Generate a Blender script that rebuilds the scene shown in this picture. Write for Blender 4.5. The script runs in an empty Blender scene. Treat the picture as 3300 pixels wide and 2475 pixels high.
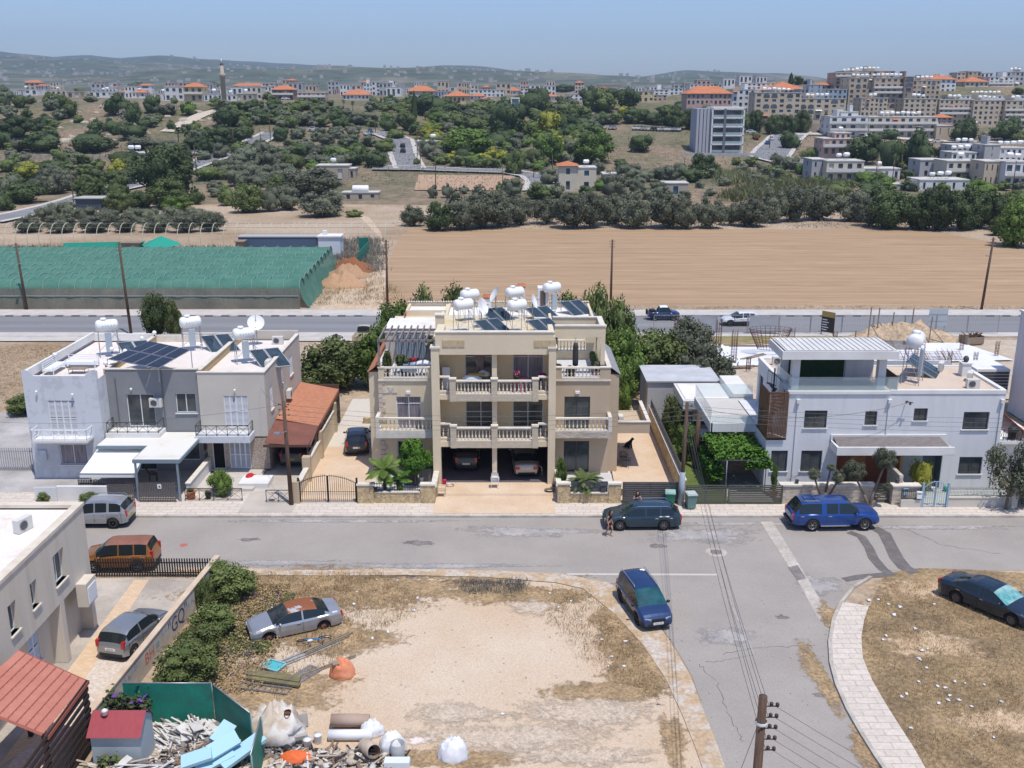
import bpy,bmesh,math,random
from mathutils import Vector,Matrix,Euler
R=math.radians
rnd=random.Random(7)
SC=bpy.context.scene
COL=SC.collection
#camera
F_PX,CX,CY,CAMH=3240.0,1650.0,1237.5,25.5
PITCH=math.atan(927/F_PX);SP,CP=math.sin(PITCH),math.cos(PITCH)
cam_d=bpy.data.cameras.new('camera');cam=bpy.data.objects.new('camera',cam_d);COL.objects.link(cam)
cam.location=(0,0,CAMH);cam.rotation_euler=(R(90)-PITCH,0,0)
cam_d.sensor_width=36;cam_d.lens=36*F_PX/3300;cam_d.clip_start=0.5;cam_d.clip_end=30000
SC.camera=cam
#light
SUN=Vector((0.20,-0.30,1.0)).normalized()
elev=math.asin(SUN.z)
wd=bpy.data.worlds.new('World');SC.world=wd;wd.use_nodes=True
nt=wd.node_tree;nt.nodes.clear()
sky=nt.nodes.new('ShaderNodeTexSky');sky.sky_type='NISHITA';sky.sun_disc=False
sky.sun_elevation=elev;sky.sun_rotation=math.atan2(SUN.x,SUN.y)
sky.air_density=1.0;sky.dust_density=1.0;sky.ozone_density=3.0;sky.altitude=50
bg=nt.nodes.new('ShaderNodeBackground');bg.inputs[1].default_value=0.118
wo=nt.nodes.new('ShaderNodeOutputWorld')
tint=nt.nodes.new('ShaderNodeMix');tint.data_type='RGBA';tint.blend_type='MULTIPLY';tint.inputs[0].default_value=1.0;tint.inputs[7].default_value=(0.88,0.95,1.18,1)
nt.links.new(sky.outputs[0],tint.inputs[6]);nt.links.new(tint.outputs[2],bg.inputs[0]);nt.links.new(bg.outputs[0],wo.inputs[0])
sl=bpy.data.lights.new('sun','SUN');sl.energy=3.5;sl.angle=R(0.53);sl.color=(1.0,0.945,0.865)
so=bpy.data.objects.new('sun',sl);COL.objects.link(so)
so.rotation_euler=SUN.to_track_quat('Z','Y').to_euler();so.location=(0,0,200)
SC.view_settings.view_transform='Standard';SC.view_settings.look='None'
SC.view_settings.exposure=0.24;SC.view_settings.gamma=1.0
HAZE=0.00013
#measured points
def interp(pts,t):
 if t<=pts[0][0]:return pts[0][1]
 for(a,va),(b,vb)in zip(pts,pts[1:]):
  if t<=b:return va+(vb-va)*(t-a)/(b-a)
 return pts[-1][1]
PL=[(0,0),(235,0),(290,2.2),(330,6.5),(370,12),(400,17),(430,22),(480,23),(600,25),(1200,30),(2500,40),(3e4,40)]
PM=[(0,0),(245,0),(300,2.5),(350,7),(400,12),(450,17),(480,22.5),(600,26),(1200,30),(2500,40),(3e4,40)]
PR=[(0,0),(235,0),(280,2),(350,6.0),(400,9),(440,11.5),(475,13.2),(500,19),(520,24),(535,30),(600,34),(900,36),(2500,40),(3e4,40)]
def terr(x,y):
 u=x/max(y,1.0)
 if u<-0.2:z=interp(PL,y)
 elif u<-0.05:t=(u+0.2)/0.15;z=interp(PL,y)*(1-t)+interp(PM,y)*t
 elif u<0.12:z=interp(PM,y)
 elif u<0.26:t=(u-0.12)/0.14;z=interp(PM,y)*(1-t)+interp(PR,y)*t
 else:z=interp(PR,y)
 return z
def G(x,y,z=0.0):
 'point at height z seen at photo position x,y'
 v=(y-CY)/F_PX;zc=(CAMH-z)/(SP+v*CP)
 return Vector(((x-CX)/F_PX*zc,zc*(CP-v*SP),z))
def W(x,y,Y):
 v=(y-CY)/F_PX;zc=Y/(CP-v*SP)
 return Vector(((x-CX)/F_PX*zc,Y,CAMH-zc*(SP+v*CP)))
def T(x,y):
 'point of the terrain under photo position x,y'
 v=(y-CY)/F_PX;s=SP+v*CP;k=CP-v*SP;zc=30.0;st=2.0
 while zc<9000:
  px=(x-CX)/F_PX*zc;py=zc*k;pz=CAMH-zc*s
  if pz<=terr(px,py):break
  zc+=st;st=max(2.0,zc*0.01)
 lo,hi=zc-st,zc
 for _ in range(14):
  m=(lo+hi)/2
  if CAMH-m*s<=terr((x-CX)/F_PX*m,m*k):hi=m
  else:lo=m
 return Vector(((x-CX)/F_PX*hi,hi*k,terr((x-CX)/F_PX*hi,hi*k)))
def nz(x,y,s=1.0,seed=0):
 from mathutils import noise
 return noise.noise(Vector((x*s+seed*7.3,y*s-seed*3.1,seed)))
#materials
MATS={}
def mat(name,c,rough=0.85,c2=None,ns=1.0,amt=1.0,metal=0.0,spec=0.3,bump=0.0,bs=20.0,kind='noise',alpha=1.0,trans=0.0,coat=0.0,vary=0.0,det=6,coords='Object',stretch=None,lo=0.35,hi=0.65,fine=0.0):
 if name in MATS:return MATS[name]
 m=bpy.data.materials.new(name);m.use_nodes=True;t=m.node_tree;b=t.nodes['Principled BSDF']
 b.inputs['Roughness'].default_value=rough;b.inputs['Metallic'].default_value=metal
 b.inputs['Specular IOR Level'].default_value=spec;b.inputs['Alpha'].default_value=alpha
 b.inputs['Transmission Weight'].default_value=trans;b.inputs['Coat Weight'].default_value=coat
 b.inputs['Base Color'].default_value=(*c,1)
 N=t.nodes.new;L=t.links.new
 tc=N('ShaderNodeTexCoord');src=tc.outputs[coords]
 if kind=='wallbrick':
  kind='brick';sx=N('ShaderNodeSeparateXYZ');L(src,sx.inputs[0]);ad=N('ShaderNodeMath');L(sx.outputs[0],ad.inputs[0]);L(sx.outputs[1],ad.inputs[1]);cb=N('ShaderNodeCombineXYZ');L(ad.outputs[0],cb.inputs[0]);L(sx.outputs[2],cb.inputs[1]);src=cb.outputs[0]
 if stretch:
  mp=N('ShaderNodeMapping');mp.inputs['Scale'].default_value=stretch;L(src,mp.inputs[0]);src=mp.outputs[0]
 out=None
 if c2 is not None:
  if kind=='brick':
   n=N('ShaderNodeTexBrick');n.inputs['Color1'].default_value=(*c,1);n.inputs['Color2'].default_value=(*c2,1)
   n.inputs['Mortar'].default_value=(*[x*amt for x in c],1);n.inputs['Scale'].default_value=ns;n.inputs['Mortar Size'].default_value=0.015
   L(src,n.inputs[0]);out=n.outputs[0]
  else:
   n=N('ShaderNodeTexVoronoi' if kind=='voronoi' else 'ShaderNodeTexWave' if kind=='wave' else 'ShaderNodeTexNoise')
   n.inputs['Scale'].default_value=ns;L(src,n.inputs[0])
   if kind=='noise':n.inputs['Detail'].default_value=det;n.inputs['Roughness'].default_value=0.62;f=n.outputs[0]
   elif kind=='wave':n.inputs['Distortion'].default_value=3.0;f=n.outputs[1]
   else:f=n.outputs[1]
   rp=N('ShaderNodeMapRange');rp.inputs[1].default_value=lo;rp.inputs[2].default_value=hi;L(f,rp.inputs[0])
   mx=N('ShaderNodeMix');mx.data_type='RGBA';mx.inputs[6].default_value=(*c,1);mx.inputs[7].default_value=(*c2,1)
   L(rp.outputs[0],mx.inputs[0]);out=mx.outputs[2]
 if fine>0:
  n3=N('ShaderNodeTexNoise');n3.inputs['Scale'].default_value=bs;n3.inputs['Detail'].default_value=4;L(src,n3.inputs[0])
  r3=N('ShaderNodeMapRange');r3.inputs[1].default_value=0.3;r3.inputs[2].default_value=0.7;r3.inputs[3].default_value=1-fine;r3.inputs[4].default_value=1+fine;L(n3.outputs[0],r3.inputs[0])
  m3=N('ShaderNodeMix');m3.data_type='RGBA';m3.blend_type='MULTIPLY';m3.inputs[0].default_value=1.0
  if out is None:m3.inputs[6].default_value=(*c,1)
  else:L(out,m3.inputs[6])
  L(r3.outputs[0],m3.inputs[7]);out=m3.outputs[2]
 if vary>0:
  oi=N('ShaderNodeObjectInfo');rv=N('ShaderNodeMapRange');rv.inputs[3].default_value=1-vary;rv.inputs[4].default_value=1+vary;L(oi.outputs['Random'],rv.inputs[0])
  m4=N('ShaderNodeMix');m4.data_type='RGBA';m4.blend_type='MULTIPLY';m4.inputs[0].default_value=1.0
  if out is None:m4.inputs[6].default_value=(*c,1)
  else:L(out,m4.inputs[6])
  L(rv.outputs[0],m4.inputs[7]);out=m4.outputs[2]
 if out is not None:L(out,b.inputs['Base Color'])
 if bump>0:
  n2=N('ShaderNodeTexNoise');n2.inputs['Scale'].default_value=bs;n2.inputs['Detail'].default_value=5;L(src,n2.inputs[0])
  bp=N('ShaderNodeBump');bp.inputs['Strength'].default_value=bump;bp.inputs['Distance'].default_value=0.05;L(n2.outputs[0],bp.inputs['Height']);L(bp.outputs[0],b.inputs['Normal'])
 MATS[name]=m;return m
def dim(c,k):return tuple(min(1,x*k)for x in c)
#mesh builder
class MB:
 def __init__(s):s.v=[];s.f=[];s.m=[];s.ms=[];s.smooth=[]
 def mi(s,m):
  if m not in s.ms:s.ms.append(m)
  return s.ms.index(m)
 def add(s,vs,fs,m=None,sm=False):
  o=len(s.v);s.v+=[tuple(x)for x in vs];k=s.mi(m)if m else 0
  for f in fs:s.f.append(tuple(i+o for i in f));s.m.append(k);s.smooth.append(sm)
  return s
 def box(s,x0,x1,y0,y1,z0,z1,m=None,M=None):
  vs=[Vector(p)for p in((x0,y0,z0),(x1,y0,z0),(x1,y1,z0),(x0,y1,z0),(x0,y0,z1),(x1,y0,z1),(x1,y1,z1),(x0,y1,z1))]
  if M is not None:vs=[M@p for p in vs]
  return s.add(vs,[(0,3,2,1),(4,5,6,7),(0,1,5,4),(1,2,6,5),(2,3,7,6),(3,0,4,7)],m)
 def quad(s,a,b,c,d,m=None):return s.add([a,b,c,d],[(0,1,2,3)],m)
 def poly(s,ps,m=None):return s.add(ps,[tuple(range(len(ps)))],m)
 def prism(s,ps,h,m=None,z=None):
  'polygon (x,y[,z]) raised by h'
  n=len(ps);b=[Vector((p[0],p[1],(p[2]if len(p)>2 else(z or 0))))for p in ps];t=[p+Vector((0,0,h))for p in b]
  a=sum(b[i].x*b[(i+1)%n].y-b[(i+1)%n].x*b[i].y for i in range(n))
  if a<0:b=b[::-1];t=t[::-1]
  return s.add(b+t,[tuple(range(n))[::-1],tuple(range(n,2*n))]+[(i,(i+1)%n,n+(i+1)%n,n+i)for i in range(n)],m)
 def tube(s,a,b,r,n=6,m=None,r2=None,caps=True):
  a,b=Vector(a),Vector(b);d=b-a
  if d.length<1e-6:return s
  q=d.to_track_quat('Z','Y');r2=r if r2 is None else r2;vs=[]
  for p,rr in((a,r),(b,r2)):
   for i in range(n):
    t=2*math.pi*i/n;vs.append(p+q@Vector((rr*math.cos(t),rr*math.sin(t),0)))
  fs=[(i,(i+1)%n,n+(i+1)%n,n+i)for i in range(n)]
  if caps:fs+=[tuple(range(n))[::-1],tuple(range(n,2*n))]
  return s.add(vs,fs,m,n>5)
 def path(s,ps,r,n=6,m=None):
  for a,b in zip(ps,ps[1:]):s.tube(a,b,r,n,m)
  return s
 def lathe(s,prof,n=12,m=None,M=None,caps=True,sm=True):
  'profile of (radius,height) around Z'
  vs=[];fs=[]
  for r,z in prof:
   for i in range(n):
    t=2*math.pi*i/n;vs.append(Vector((r*math.cos(t),r*math.sin(t),z)))
  for j in range(len(prof)-1):
   for i in range(n):fs.append((j*n+i,j*n+(i+1)%n,(j+1)*n+(i+1)%n,(j+1)*n+i))
  if caps:fs+=[tuple(range(n))[::-1],tuple(range((len(prof)-1)*n,len(prof)*n))]
  if M is not None:vs=[M@p for p in vs]
  return s.add(vs,fs,m,sm)
 def ball(s,c,r,m=None,seg=10,ring=7,jit=0,rs=None):
  c=Vector(c);r=Vector(r)if not isinstance(r,(int,float))else Vector((r,r,r));vs=[c+Vector((0,0,-r.z))];fs=[]
  rs=rs or rnd
  for j in range(1,ring):
   p=-math.pi/2+math.pi*j/ring
   for i in range(seg):
    t=2*math.pi*i/seg;k=1+jit*(rs.random()-.5);vs.append(c+Vector((r.x*math.cos(p)*math.cos(t)*k,r.y*math.cos(p)*math.sin(t)*k,r.z*math.sin(p)*k)))
  vs.append(c+Vector((0,0,r.z)));L=len(vs)-1
  for i in range(seg):fs.append((0,1+(i+1)%seg,1+i));fs.append((L,L-seg+i,L-seg+(i+1)%seg))
  for j in range(ring-2):
   for i in range(seg):a=1+j*seg;fs.append((a+i,a+(i+1)%seg,a+seg+(i+1)%seg,a+seg+i))
  return s.add(vs,fs,m,True)
 def mesh(s,name):
  me=bpy.data.meshes.new(name);me.from_pydata(s.v,[],s.f)
  for m in s.ms:me.materials.append(m)
  me.polygons.foreach_set('material_index',s.m);me.polygons.foreach_set('use_smooth',s.smooth);me.update()
  return me
 def build(s,name,m=None,parent=None,loc=None):
  if m is not None:s.ms=[m];s.m=[0]*len(s.f)
  o=bpy.data.objects.new(name,s.mesh(name));COL.objects.link(o)
  if parent is not None:o.parent=parent
  if loc is not None:o.location=loc
  return o
def tag(o,label,cat,group=None):
 o['label']=label;o['category']=cat
 if group:o['group']=group
 return o
def thing(name,label,cat,loc=(0,0,0),rz=0,group=None,sc=None):
 o=bpy.data.objects.new(name,None);COL.objects.link(o);o.location=loc;o.rotation_euler=(0,0,rz)
 o.empty_display_size=0.2
 if sc:o.scale=(sc,sc,sc)if isinstance(sc,(int,float))else sc
 return tag(o,label,cat,group)
def struct(o):o['kind']='structure';return o
def stuff(o,label,cat,group=None):tag(o,label,cat,group);o['kind']='stuff';return o
def kids(o):return[c for c in ALLK.get(o.name,[])]
def dup(o,label=None,loc=None,rz=None,group=None,sc=None,parent=None,top=True):
 c=o.copy();COL.objects.link(c)
 if parent is not None:c.parent=parent
 if top:
  if label:c['label']=label
  if loc is not None:c.location=loc
  if rz is not None:c.rotation_euler=(0,0,rz)
  if group:c['group']=group
  if sc is not None:c.scale=(sc,sc,sc)if isinstance(sc,(int,float))else sc
 for k in o.children:dup(k,parent=c,top=False)
 return c
def parts(par,name,m,boxes):
 for bx in boxes:b=MB();b.box(*bx);b.build(name,m,par)
def ragged(m,scale=1.2):
 'same ground cover, broken up by noise toward its rim'
 k=m.copy();k.name=m.name+'_ragged';t=k.node_tree;b=t.nodes['Principled BSDF'];N=t.nodes.new;L=t.links.new
 a=N('ShaderNodeAttribute');a.attribute_name='rim';tc=N('ShaderNodeTexCoord');n=N('ShaderNodeTexNoise');n.inputs['Scale'].default_value=scale;n.inputs['Detail'].default_value=9;n.inputs['Roughness'].default_value=.72;L(tc.outputs['Object'],n.inputs[0])
 r=N('ShaderNodeMapRange');r.inputs[1].default_value=.28;r.inputs[2].default_value=.72;L(n.outputs[0],r.inputs[0]);s=N('ShaderNodeMath');s.operation='SUBTRACT';L(r.outputs[0],s.inputs[0]);L(a.outputs['Fac'],s.inputs[1])
 q=N('ShaderNodeMapRange');q.inputs[1].default_value=-.2;q.inputs[2].default_value=.3;L(s.outputs[0],q.inputs[0]);L(q.outputs[0],b.inputs['Alpha']);return k
def text(s,size,m,parent,M,name='lettering',ext=0.004,align='CENTER'):
 cu=bpy.data.curves.new(name,'FONT');cu.body=s;cu.size=size;cu.extrude=ext;cu.align_x=align;cu.align_y='CENTER'
 o=bpy.data.objects.new(name,cu);COL.objects.link(o)
 me=bpy.data.meshes.new_from_object(o);COL.objects.unlink(o);bpy.data.objects.remove(o)
 me.materials.clear();me.materials.append(m)
 o=bpy.data.objects.new(name,me);COL.objects.link(o);o.parent=parent;o.matrix_local=M
 return o
class Fr:
 'wall frame: origin, right vector, outward normal; u along the wall, v up, d outward'
 def __init__(s,o,r,n):s.o=Vector(o);s.r=Vector(r).normalized();s.n=Vector(n).normalized()
 def p(s,u,v,d=0):return s.o+s.r*u+Vector((0,0,v))+s.n*d
 def box(s,mb,u0,u1,v0,v1,d0,d1,m=None):
  vs=[s.p(u,v,d)for(u,v,d)in((u0,v0,d1),(u1,v0,d1),(u1,v0,d0),(u0,v0,d0),(u0,v1,d1),(u1,v1,d1),(u1,v1,d0),(u0,v1,d0))]
  return mb.add(vs,[(0,3,2,1),(4,5,6,7),(0,1,5,4),(1,2,6,5),(2,3,7,6),(3,0,4,7)],m)
 def q(s,mb,u0,u1,v0,v1,d=0,m=None):
  return mb.add([s.p(u0,v0,d),s.p(u1,v0,d),s.p(u1,v1,d),s.p(u0,v1,d)],[(0,1,2,3)],m)
 def mat(s,u,v,d):
  M=Matrix(((s.r.x,0,s.n.x,0),(s.r.y,0,s.n.y,0),(0,1,s.n.z,0),(0,0,0,1)));M.translation=s.p(u,v,d);return M
def holed(mb,fr,u0,u1,v0,v1,holes,depth=0.18,m=None,rev=None,d=0):
 'wall face with rectangular openings (u0,u1,v0,v1) and their reveals'
 us=sorted({u0,u1,*[min(max(h[i],u0),u1)for h in holes for i in(0,1)]});vs=sorted({v0,v1,*[min(max(h[i],v0),v1)for h in holes for i in(2,3)]})
 for a,b in zip(us,us[1:]):
  for c,e in zip(vs,vs[1:]):
   mu,mv=(a+b)/2,(c+e)/2
   if any(h[0]<mu<h[1]and h[2]<mv<h[3]for h in holes):continue
   fr.q(mb,a,b,c,e,d,m)
 for h in holes:
  a,b,c,e=h[:4];P=fr.p;k=d-depth;mm=rev or m
  mb.quad(P(a,c,d),P(a,c,k),P(a,e,k),P(a,e,d),mm);mb.quad(P(b,c,k),P(b,c,d),P(b,e,d),P(b,e,k),mm)
  mb.quad(P(a,e,k),P(b,e,k),P(b,e,d),P(a,e,d),mm);mb.quad(P(a,c,d),P(b,c,d),P(b,c,k),P(a,c,k),mm)
M_glass=mat('window_glass',(0.035,0.045,0.05),0.12,spec=0.6,c2=(0.09,0.10,0.10),ns=0.9)
M_glassc=mat('curtained_glass',(0.10,0.095,0.11),0.2,spec=0.5,c2=(0.30,0.27,0.31),ns=3,stretch=(6,1,0.3))
M_dark=mat('dark_interior',(0.012,0.012,0.014),0.9)
M_alu=mat('white_aluminium',(0.72,0.73,0.74),0.45)
M_dgrey=mat('anthracite_metal',(0.055,0.06,0.065),0.5,c2=(0.075,0.08,0.085),ns=2)
M_black=mat('black_iron',(0.02,0.02,0.022),0.5)
M_steel=mat('galvanised_steel',(0.42,0.44,0.46),0.42,metal=0.6,c2=(0.3,0.31,0.33),ns=3)
M_white=mat('white_render',(0.72,0.72,0.70),0.85,c2=(0.62,0.61,0.58),ns=0.5,bump=0.15,bs=60,fine=.05)
M_cream=mat('cream_render',(0.70,0.60,0.43),0.9,c2=(0.64,0.54,0.385),ns=0.45,bump=0.3,bs=70,fine=.06)
M_stonew=mat('pale_stone',(0.69,0.65,0.57),0.85,c2=(0.58,0.53,0.45),ns=1.6,bump=0.2,bs=30)
M_wht=mat('white_enamel',(0.80,0.81,0.81),0.3,spec=0.5,c2=(0.72,0.72,0.70),ns=1.3)
M_rust=mat('rusty_steel',(0.17,0.07,0.04),0.8,c2=(0.09,0.045,0.03),ns=4)
M_wood=mat('weathered_wood',(0.30,0.24,0.17),0.85,c2=(0.20,0.16,0.12),ns=3,stretch=(1,1,6))
M_pole=mat('creosoted_pole',(0.075,0.045,0.032),0.85,c2=(0.13,0.085,0.06),ns=2.5,stretch=(3,3,0.4))
M_conc=mat('concrete',(0.40,0.38,0.35),0.9,c2=(0.28,0.27,0.25),ns=0.7,bump=0.2,bs=25,fine=.08)
M_terra=mat('terracotta',(0.50,0.20,0.10),0.8,c2=(0.38,0.14,0.07),ns=3)
M_pv=mat('collector_glass',(0.06,0.10,0.14),0.2,spec=0.6,c2=(0.09,0.135,0.175),ns=1.5)
def window(par,fr,u0,u1,v0,v1,d=-0.1,frame=None,glass=None,muls=1,trans=0,sill=None,name='window',ft=0.055):
 frame=frame or M_alu;glass=glass or M_glass
 f=MB();fr.box(f,u0,u1,v0,v0+ft,d-.05,d);fr.box(f,u0,u1,v1-ft,v1,d-.05,d)
 n=muls+1
 for i in range(n+1):
  c=u0+(u1-u0)*i/n;a=max(u0,c-ft/2 if 0<i<n else(c if i==0 else c-ft));fr.box(f,a,a+ft,v0+ft,v1-ft,d-.05,d-0.002)
 if trans:fr.box(f,u0+ft,u1-ft,v0+(v1-v0)*trans-.02,v0+(v1-v0)*trans+.02,d-.05,d-.004)
 o=f.build(name,frame,par);g=MB();fr.q(g,u0+.01,u1-.01,v0+.01,v1-.01,d-.035);g.build('pane',glass,o)
 if sill:s=MB();fr.box(s,u0-.08,u1+.08,v0-.07,v0,d-.05,.09);s.build('sill',sill,o)
 return o
def shutters(par,fr,u0,u1,v0,v1,d=-0.04,m=None,leaves=4):
 m=m or M_alu;f=MB();w=(u1-u0)/leaves
 for i in range(leaves):
  a=u0+i*w;b=a+w;t=.045
  for(p,q,r,s)in((a,a+t,v0,v1),(b-t,b-.005,v0,v1),(a+t,b-t,v0,v0+.08),(a+t,b-t,v1-.06,v1),(a+t,b-t,(v0+v1)/2-.03,(v0+v1)/2+.03)):fr.box(f,p,q,r,s,d-.04,d)
  z=v0+.1
  while z<v1-.08:
   if abs(z-(v0+v1)/2)>.05:f.add([fr.p(a+t,z,d-.005),fr.p(b-t,z,d-.005),fr.p(b-t,z+.045,d-.035),fr.p(a+t,z+.045,d-.035)],[(0,1,2,3)])
   z+=.085
 o=f.build('louvred_shutter',m,par);g=MB();fr.q(g,u0,u1,v0,v1,d-.08);g.build('pane',M_dark,o);return o
BAL=None
def balustrade(par,fr,u0,u1,v0,d=0,h=0.85,sp=0.25,name='balustrade',piers=()):
 'stone rail on turned balusters, with its balusters as sub-parts'
 global BAL
 f=MB();fr.box(f,u0,u1,v0,v0+.09,d-.12,d+.12);fr.box(f,u0,u1,v0+h-.1,v0+h,d-.13,d+.13)
 o=f.build(name,M_stonew,par)
 if BAL is None:
  b=MB();b.lathe([(.05,0),(.05,.05),(.035,.09),(.062,.2),(.066,.26),(.03,.36),(.028,.42),(.045,.5),(.035,.58),(.05,.62),(.05,.66)],8);BAL=b.mesh('baluster');BAL.materials.append(M_stonew)
 n=max(1,int((u1-u0)/sp));
 for i in range(n):
  u=u0+(u1-u0)*(i+.5)/n;b=bpy.data.objects.new('baluster',BAL);COL.objects.link(b);b.parent=o;b.location=fr.p(u,v0+.09,d)
 return o
#SETTING
M_dirt=mat('bare_earth',(0.42,0.33,0.235),0.95,c2=(0.30,0.215,0.135),ns=0.035,fine=.22,bs=1.7,bump=.3,lo=.42,hi=.62)
M_far=mat('scrubland',(0.235,0.175,0.115),0.95,c2=(0.12,0.12,0.06),ns=0.03,fine=.3,bs=0.5,lo=.4,hi=.6)
def sheet(name,pts,z,m,step=None):
 b=MB();b.poly([(p[0],p[1],z)for p in pts],m);o=b.build(name,None,None);return struct(o)
b=MB();ys=[-60,-20,10,30];y=30
while y<12500:y+=6 if y<640 else y*0.06;ys.append(y)
us=[-2.2,-1.6,-1.2,-.9,-.7]+[-.6+.02*i for i in range(61)]+[.7,.9,1.2,1.6,2.2]
for yy in ys:
 for u in us:
  X=u*max(yy,90);b.v.append((X,yy,terr(X,max(yy,1))+(nz(X,yy,.02)*1.2*min(1,max(0,(yy-260)/80))if yy<3000 else 0)))
nu=len(us)
for j in range(len(ys)-1):
 for i in range(nu-1):
  a=j*nu+i;b.f.append((a,a+1,a+nu+1,a+nu));b.m.append(0 if ys[j]<246 else 1);b.smooth.append(True)
b.ms=[M_dirt,M_far]
struct(b.build('ground'))
def TZ(X,Y):return terr(X,Y)+(nz(X,Y,.02)*1.2*min(1,max(0,(Y-260)/80))if Y<3000 else 0)
M_asph=mat('sun_bleached_asphalt',(0.35,0.318,0.282),0.9,c2=(0.285,0.258,0.23),ns=0.22,fine=.10,bs=14,bump=.15,lo=.3,hi=.7)
M_asph2=mat('grey_main_road_asphalt',(0.24,0.24,0.245),0.88,c2=(0.17,0.17,0.175),ns=1.0,stretch=(0.02,0.55,1),fine=.08,bs=4)
M_pave=mat('concrete_paving',(0.60,0.53,0.455),0.9,c2=(0.54,0.475,0.405),kind='brick',ns=.55,amt=0.7,fine=.1,bs=6)
M_pavep=mat('pale_pavement',(0.52,0.49,0.45),0.9,c2=(0.44,0.41,0.37),ns=.6,fine=.1,bs=8)
M_kerb=mat('kerb_stone',(0.50,0.46,0.40),0.9,c2=(0.33,0.30,0.26),ns=1.2,fine=.1)
M_stamp=mat('stamped_peach_concrete',(0.56,0.41,0.275),0.75,c2=(0.62,0.49,0.36),ns=0.5,fine=.08,bs=9)
M_lot=mat('sandy_lot',(0.52,0.39,0.265),0.95,c2=(0.575,0.48,0.37),ns=0.09,fine=.16,bs=14,bump=.15,lo=.38,hi=.66)
M_drygrass=mat('dry_weeds',(0.34,0.24,0.13),0.95,c2=(0.18,0.13,0.075),ns=0.45,fine=.35,bs=5,bump=.6)
M_field=mat('ploughed_stubble',(0.43,0.295,0.175),0.95,c2=(0.285,0.19,0.11),ns=0.55,stretch=(0.06,1.4,1),fine=.2,bs=2.5,bump=.4,lo=.3,hi=.72)
M_mark=mat('worn_road_paint',(0.52,0.48,0.43),0.8,c2=(0.42,0.39,0.36),ns=1.6,lo=.55,hi=.8)
M_tile=mat('white_terrace_tiles',(0.60,0.61,0.62),0.6,c2=(0.54,0.55,0.57),kind='brick',ns=2,amt=.8)
M_blotch=mat('grey_oil_streaks',(0.15,0.13,0.12),0.9,c2=(0.24,0.22,0.21),ns=1.2,fine=.2,bs=8)
sheet('ploughed_field',[G(1185,985),G(3300,985),(80,122,0),(92,160,0),G(3440,860),G(3230,785),G(2950,738),G(2300,738),G(1800,740),G(1330,735),G(1290,760)],.004,M_field)
M_track=mat('pale_dirt_track',(0.52,0.42,0.315),.95,c2=(0.50,0.37,0.24),ns=.5,stretch=(1,.25,1),fine=.15,bs=3)
sheet('dirt_track',[G(1020,1000),G(1230,998),G(1245,905),G(1250,820),G(1225,745),G(1190,700),G(1150,690),G(1180,720),G(1228,770),G(1225,800),G(1170,880)],.008,M_track)
zz=.004
sheet('main_road_north_pavement',[(-190,118.9),(190,118.9),(190,122.1),(-190,122.1)],.14,M_pavep)
k=MB();M_kb=mat('black_kerb_paint',(0.13,0.12,0.12),.9);
x=-190
i=0
while x<190:
 k.box(x,x+1.0,118.5,118.9,0,.145,M_kb if i%2 and abs(nz(x,3,.03))<.45 else M_kerb);x+=1.0;i+=1
struct(k.build('striped_kerb'))
sheet('main_road',[(-190,110.2),(190,110.2),(190,118.5),(-190,118.5)],.03,M_asph2)
sheet('road_shoulder',[(-190,108.0),(190,108.0),(190,110.2),(-190,110.2)],.025,M_pavep)
k=MB();k.box(-190,190,107.7,108.0,0,.13);struct(k.build('kerb',M_kerb))
sheet('main_road_south_pavement',[(-190,105.6),(16,105.6),(16,107.7),(-190,107.7)],.12,M_pavep)
k=MB()
for(a,c)in((114.2,.12),):k.box(-190,190,a,a+c,.03,.036)
struct(k.build('lane_marking',mat('faint_lane_paint',(0.30,0.30,0.30),.9,c2=(.2,.2,.2),ns=2)))
sheet('street',[(-60,51.2),(60,51.2),(60,58.5),(-60,58.5)],.012,M_asph)
def edge(pts,z=0):return[G(x,y,z)for x,y in pts]
side=[(1990,1880),(2080,1960),(2160,2060),(2230,2180),(2270,2300),(2310,2400),(2345,2500),(2380,2640)]
sideR=[(2950,2640),(2860,2520),(2790,2400),(2720,2250),(2685,2130),(2675,2020),(2690,1960),(2730,1905),(2800,1860),(2890,1835)]
sheet('side_street',[*edge([(1500,1838),(1780,1862),(1900,1885)]),*edge(side),*edge(sideR),*edge([(2900,1830)])],.016,M_asph)
k=MB();
RAG={}
def sblob(name,cx,cy,rx,ry,z,m,n=22,seed=1,jit=.28):
 if m.name not in RAG:RAG[m.name]=ragged(m,2.6)
 b=MB();b.v=[(cx,cy,z)];RR=(.3,.6,.85,1.1,1.35)
 for r in RR:
  for i in range(n):a=2*math.pi*i/n;k=1+jit*nz(math.cos(a)*1.5,math.sin(a)*1.5,1,seed);b.v.append((cx+rx*r*k*math.cos(a),cy+ry*r*k*math.sin(a),z))
 b.f=[(0,1+i,1+(i+1)%n)for i in range(n)]+[(1+j*n+i,1+(j+1)*n+i,1+(j+1)*n+(i+1)%n,1+j*n+(i+1)%n)for j in range(4)for i in range(n)]
 b.m=[0]*len(b.f);b.smooth=[False]*len(b.f);b.ms=[RAG[m.name]];o=b.build(name);at=o.data.attributes.new('rim','FLOAT','POINT')
 for i in range(len(b.v)):at.data[i].value=0 if i==0 else(.05,.25,.5,.8,1.05)[(i-1)//n]
 return struct(o)
k=MB();k.box(-60,60,58.5,58.72,0,.13);struct(k.build('villa_kerb',M_kerb))
sheet('villa_pavement',[(-60,58.72),(60,58.72),(60,62.5),(-60,62.5)],.125,M_pave)
sheet('yard_concrete',[(-45,62.5),(-17.4,62.5),(-17.4,80),(-45,80)],.128,mat('grey_yard_concrete',(0.46,0.44,0.42),.9,c2=(0.30,0.285,0.27),ns=.35,fine=.08,bs=8))
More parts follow.
